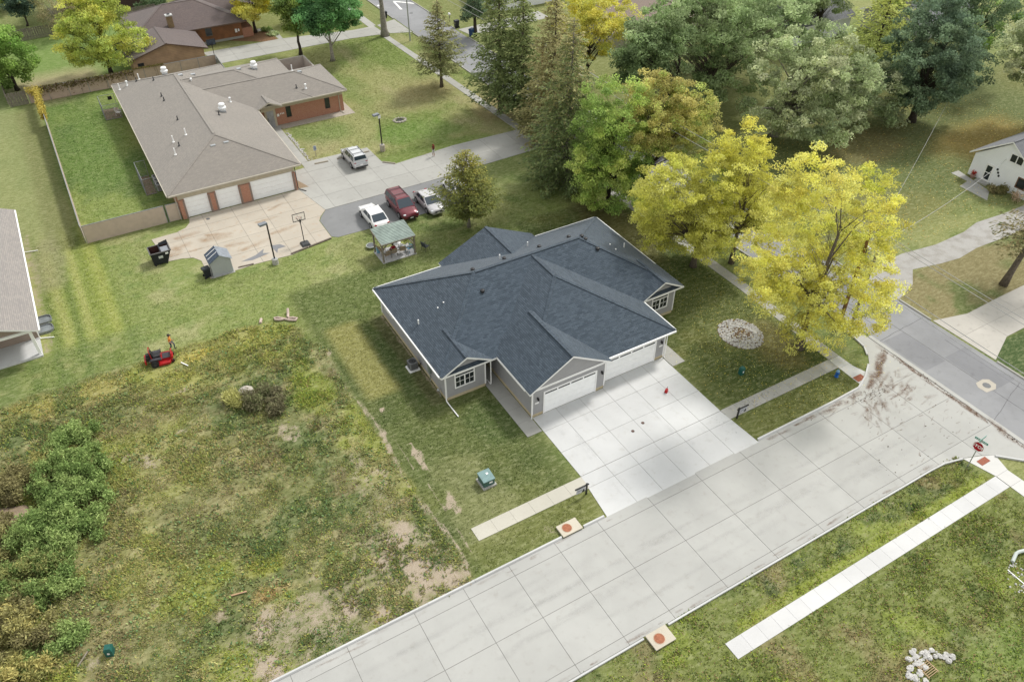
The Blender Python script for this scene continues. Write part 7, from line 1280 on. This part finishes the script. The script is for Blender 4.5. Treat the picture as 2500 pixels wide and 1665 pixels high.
for i, (x, y, rx, ry, h, pal, n, lb) in enumerate(((-7.3, 49.9, 1.7, 1.2, 1.7, SG1, 4200, 'tall pale green shrub at the top of the lower left thicket'), (-8.2, 46.6, 2.0, 1.7, 2.0, SG1, 6000, 'broad feathery green shrub in the middle of the thicket'), (-11.4, 47.4, 1.8, 1.3, 1.5, SG3, 3600, 'brownish weedy shrub at the left edge of the thicket'), (-7.9, 44.0, 1.8, 1.5, 1.8, SG1, 5000, 'bright green shrub right of the bare earth mound'), (-10.2, 42.2, 2.0, 1.5, 1.8, SG1, 5200, 'green shrub just below the bare earth mound'), (-8.9, 41.0, 1.5, 1.3, 1.5, SG1, 3600, 'small green shrub at the right rim of the thicket'), (-11.6, 39.2, 1.8, 1.5, 1.7, SG1[:2]+SG2[:2], 4600, 'yellow green shrub at the lower left of the thicket'), (-10.4, 37.9, 1.3, 1.2, 1.3, SG1, 3000, 'rounded green shrub low in the thicket'), (-12.4, 35.8, 1.7, 1.8, 1.6, SG3+[SG2[2]], 4600, 'dark branchy shrub with yellowing leaves at the left edge'), (-10.6, 33.6, 1.6, 1.0, .8, SG1, 3000, 'low green shrub near the planks'), (-12.6, 32.3, 1.6, 1.3, 1.1, SG2, 3200, 'yellowing shrub at the bottom left corner'), (-9.4, 48.6, 1.3, 1.0, 1.2, SG2, 2400, 'olive shrub tucked between the taller ones'), (-13.4, 43.6, 1.6, 1.6, 1.5, SG3, 3400, 'brown shrub beyond the bare earth mound'))): shrub(lb, x, y, rx*1.15, ry*1.15, h, pal, 300+i, int(n*2.3), (.24, .07))
shrub('dark brown dead weed clump on the mound in the lot', 5.4, 47.0, 1.5, 1.5, 1.25, [FS(104, 102, 78), FS(122, 116, 90), FS(112, 122, 80)], 330, 8000, (.24, .07), None); shrub('pale yellow ornamental grass tuft beside the white gravel heap', 3.65, 48.6, .5, .5, .95, [FS(160, 160, 98), FS(182, 180, 118)], 331, 2600, (.36, .05), None, 'grass_tuft', 1.8)
mb = MB(); rs = random.Random(12)
for i in range(260): a = rs.uniform(0, 6.28); e = math.sqrt(rs.random()); r_ = rs.uniform(.03, .08); mb.ell((4.75+.55*e*math.cos(a), 49.3+.6*e*math.sin(a), .45*(1-e)+.04), (r_*1.2, r_, r_*.8), 5, 3, jit=.2)
mb.lathe([(.7, -.05), (.5, .2), (.15, .45)], (4.75, 49.3, 0), 12); props(obj('gravel_heap', mb, pm('pale_gravel_heap', A(214, 206, 194), .95, .12, 9)), 'small heap of white gravel beside the dead weeds', 'gravel heap')
props(obj('earth_mound', MB().ell((-12.9, 44.9, -.2), (2.3, 1.4, .75), 18, 8, jit=.06), pm('bare_earth', A(168, 148, 126), .95, .15, 3, bmp=.4)), 'bare brown earth mound inside the lower left thicket', 'earth mound')
# small plants on the street verge and garden
shrub('small green hosta in the mulch bed by the cedar house', *G(650, 75)[:2], .6, .5, .5, SG1, 340, 700, (.3, .14), 'garden plants in the mulch bed', 'garden_plant'); shrub('pale edged hosta at the path end', *G(667, 86)[:2], .6, .5, .45, [FS(150, 168, 120), FS(186, 196, 150)], 341, 700, (.3, .14), 'garden plants in the mulch bed', 'garden_plant'); shrub('green bush beyond the wooden fence by the cedar roof', 17.2, 146.6, 2.6, 1.8, 2.4, [FS(84, 104, 74), FS(108, 126, 90)], 342, 4200, (.3, .14), None, 'bush'); shrub('straggly bush under the white house window', 83.4, 38.6, .9, 1.4, .9, [FS(112, 112, 70), FS(140, 130, 96)], 343, 1500, (.26, .1), None, 'bush'); shrub('bare twiggy bush at the white house corner', 83.8, 36.4, 1.2, 1.0, 2.2, [FS(176, 150, 130), FS(160, 150, 120)], 344, 900, (.2, .06), None, 'bush')
# vines on the fences
def vine(label, P, pal, seed, l=(.24, .15)):
    r = np.random.default_rng(seed); n = len(P); pl = np.array(pal); col = pl[r.integers(0, len(pl), n)]*r.uniform(.7, 1.3, n)[:, None]; D = unit(rand_dirs(r, n)+np.array([0, 0, -.5])); S = unit(np.cross(unit(rand_dirs(r, n)+np.array([.4, -.2, .7])), D)); t = thing('climbing_vine', label, 'vine', tuple(P.mean(0)*np.array([1, 1, 0])), 0); c0 = P.mean(0)*np.array([1, 1, 0]); shared('foliage', leafmesh('foliage', P-c0, D, S, l[0]*r.uniform(.7, 1.3, n), l[1]*r.uniform(.7, 1.3, n), col, LEAF), t)
    m = MB()
    for i in range(16): q = P[r.integers(0, n)]-c0; m.tube([(q[0], q[1], 0), (q[0]+.1, q[1]+.15, q[2]*.5), tuple(q)], .012, 4, caps=False)
    obj('stems', m, BARKD, t)
r = np.random.default_rng(90); n = 3400; yv = r.uniform(107.5, 117, n); vine('bright yellow vine smothering the fence corner', np.stack([-3.0+r.normal(0, .17, n)+(yv > 116)*r.uniform(-1.0, .6, n), yv, np.clip(1.75+r.normal(0, .28, n), .2, 2.3)], 1), [FS(176, 160, 80), FS(160, 148, 78), FS(190, 176, 96)], 91)
n = 3000; xv = -3+16*r.random(n)**1.1; hang = np.abs(r.normal(0, .45, n))*(xv < 9); vine('brown green vine hanging over the pinkish fence', np.stack([xv, 116.95+r.normal(0, .14, n), np.clip(1.95-hang, .3, 2.1)], 1), [FS(104, 96, 62), FS(122, 118, 66), FS(96, 80, 60)], 92, (.2, .12))
# ------------------------------------------------------------------ weeds, tufts, fallen leaves: too many to count
def tufts(name, X, Y, h, spread, nb, seed, tint=1.0, wid=.05, cols=None, jit=.25):
    r = np.random.default_rng(seed); C0, bare = gcol(X, Y); keep = r.random(len(X)) > bare*.9; X, Y, C0 = X[keep], Y[keep], C0[keep]; hh = np.broadcast_to(h, len(keep))[keep]; n = len(X); idx = np.repeat(np.arange(n), nb); N = len(idx); a = r.random(N)*2*np.pi
    base = np.stack([X[idx]+r.normal(0, spread, N), Y[idx]+r.normal(0, spread, N), np.zeros(N)], 1); ln = hh[idx]*r.uniform(.5, 1.3, N); tl = r.uniform(.5, 1.7, N); D = unit(np.stack([np.cos(a)*tl, np.sin(a)*tl, np.ones(N)*.8], 1)); S = np.stack([-np.sin(a), np.cos(a), np.zeros(N)], 1); col = C0[idx]*r.uniform(1-jit*1.6, 1+jit*1.6, N)[:, None]*tint*r.uniform(.8, 1.2, n)[idx][:, None]
    if cols is not None: q = r.random(N) < .3; col[q] = np.array(cols)[r.integers(0, len(cols), q.sum())]*r.uniform(.7, 1.2, q.sum())[:, None]
    o = shared(name, leafmesh(name, base+D*ln[:, None]*.45+np.array([0, 0, .004]), D, S, ln, wid*r.uniform(.7, 1.4, N), np.clip(col, 0, .85), BLADE)); props(o, kind='stuff'); return o
r = np.random.default_rng(55)
n = 52000; X = r.uniform(-15.5, 12.2, n); Y = r.uniform(25.6, 57.2, n); f = field_m(X, Y) > .5; cl = fbm(X, Y, 1.3, 501, 3); f &= r.random(n) < sstep(cl, .34, .62)*.95+.15; X, Y = X[f], Y[f]; hh = .09+.20*sstep(fbm(X, Y, 2.4, 505, 3), .42, .7)
tufts('weeds', X, Y, hh, .09, 9, 61, 1.35, .06, [FS(150, 160, 70), FS(92, 112, 62), FS(140, 118, 84), FS(170, 168, 96), FS(84, 120, 72)])
n = 11000; X = r.uniform(-15, 12, n); Y = r.uniform(26, 56.5, n); f = (field_m(X, Y) > .5) & (r.random(n) < sstep(fbm(X, Y, 2.2, 521, 3), .4, .62)); tufts('broadleaf_weeds', X[f], Y[f], .20, .06, 8, 69, 1.25, .10, [FS(112, 140, 92), FS(96, 124, 84), FS(140, 160, 88), FS(150, 160, 110)])
n = 30000; X = r.uniform(6, 47, n); Y = r.uniform(4, 17.1, n); f = ~((Y > 13.3) & (Y < 14.6) & (X > 22.6)) & ~((X > 46.9)) & (r.random(n) < .35+.65*sstep(fbm(X, Y, 1.1, 511, 3), .4, .62)); tufts('verge_grass', X[f], Y[f], .09+.10*sstep(fbm(X[f], Y[f], 1.5, 515, 2), .5, .7), .07, 4, 63, 1.2, .07, [FS(150, 166, 66), FS(84, 104, 56), FS(146, 126, 92)])
n = 90000; X = r.uniform(-10, 48, n); Y = r.uniform(25.6, 80, n)
f = (field_m(X, Y) < .5) & ~((X > 17.2) & (X < 40.2) & (Y > 40) & (Y < 53.5)) & ~((X > 21.1) & (X < 36.7) & (Y > 25) & (Y < 43.2)) & ~((Y > 27.8) & (Y < 29.15) & (X > 13.7)) & ~((X > 46.7) & (Y < 60)) & ~((X > 2.5) & (Y > 65.8)) & ~((X < -7.4) & (Y > 61)) & ~((X > 21) & (X < 24.4) & (Y > 60) & (Y < 62.5)) & ~((X > 41) & (X < 44.9) & (Y > 33) & (Y < 37.4))
tufts('lawn_grass', X[f], Y[f], .085, .08, 3, 65, 1.2, .05, None, .22)
n = 30000; X = r.uniform(-3, 50, n); Y = r.uniform(78.5, 118, n); f = ~((X > 5.2) & (X < 19.6)) & ~((X > 18) & (X < 31.3) & (Y > 92.9)) & ~((X > 18) & (Y < 83.6) & (X < 29.2)) & ~((X > 29) & (Y < 79.7)) & ~((X > 20.6) & (X < 21.9)) & ~((X > 44.8) & (X < 48.2)); tufts('far_lawn_grass', X[f], Y[f], .10, .1, 3, 67, 1.15, .06, None, .2)
def litter(name, X, Y, pal, seed, s_=.09):
    r = np.random.default_rng(seed); n = len(X); pl = np.array(pal); C = np.stack([X, Y, r.uniform(.05, .085, n)], 1); D = unit(np.stack([r.normal(size=n), r.normal(size=n), r.normal(0, .25, n)], 1)); S = unit(np.cross(np.array([0, 0, 1.0])+r.normal(0, .2, (n, 3)), D)); props(shared(name, leafmesh(name, C, D, S, s_*r.uniform(.6, 1.3, n), s_*.6*r.uniform(.6, 1.3, n), pl[r.integers(0, len(pl), n)]*r.uniform(.8, 1.2, n)[:, None], LEAF)), kind='stuff')
n = 2600; X = 43.5+r.normal(0, 4.2, n); Y = 33+r.normal(0, 7, n); f = (X > 35.6) & (X < 51) & (Y > 25.5) & ~((X > 34) & (X < 40) & (Y > 36)); litter('fallen_leaves', X[f], Y[f], [FS(226, 206, 96), FS(206, 176, 80), FS(236, 224, 140)], 71, .08)
n = 5200; X = r.uniform(60, 104, n); Y = r.uniform(37, 66, n); f = ~((X > 83) & (Y < 44.5)); litter('fallen_leaves', X[f], Y[f], [FS(206, 186, 100), FS(180, 150, 76), FS(226, 206, 130), FS(190, 140, 76)], 73, .13)
n = 500; X = r.uniform(-12, 40, n); Y = r.uniform(5, 56, n); f = ~((Y > 13) & (Y < 26) & (X > -17)) & ~((X > 17) & (Y > 26)) ; litter('pale_litter', X[f], Y[f], [A(236, 232, 220), A(220, 214, 200)], 75, .07)
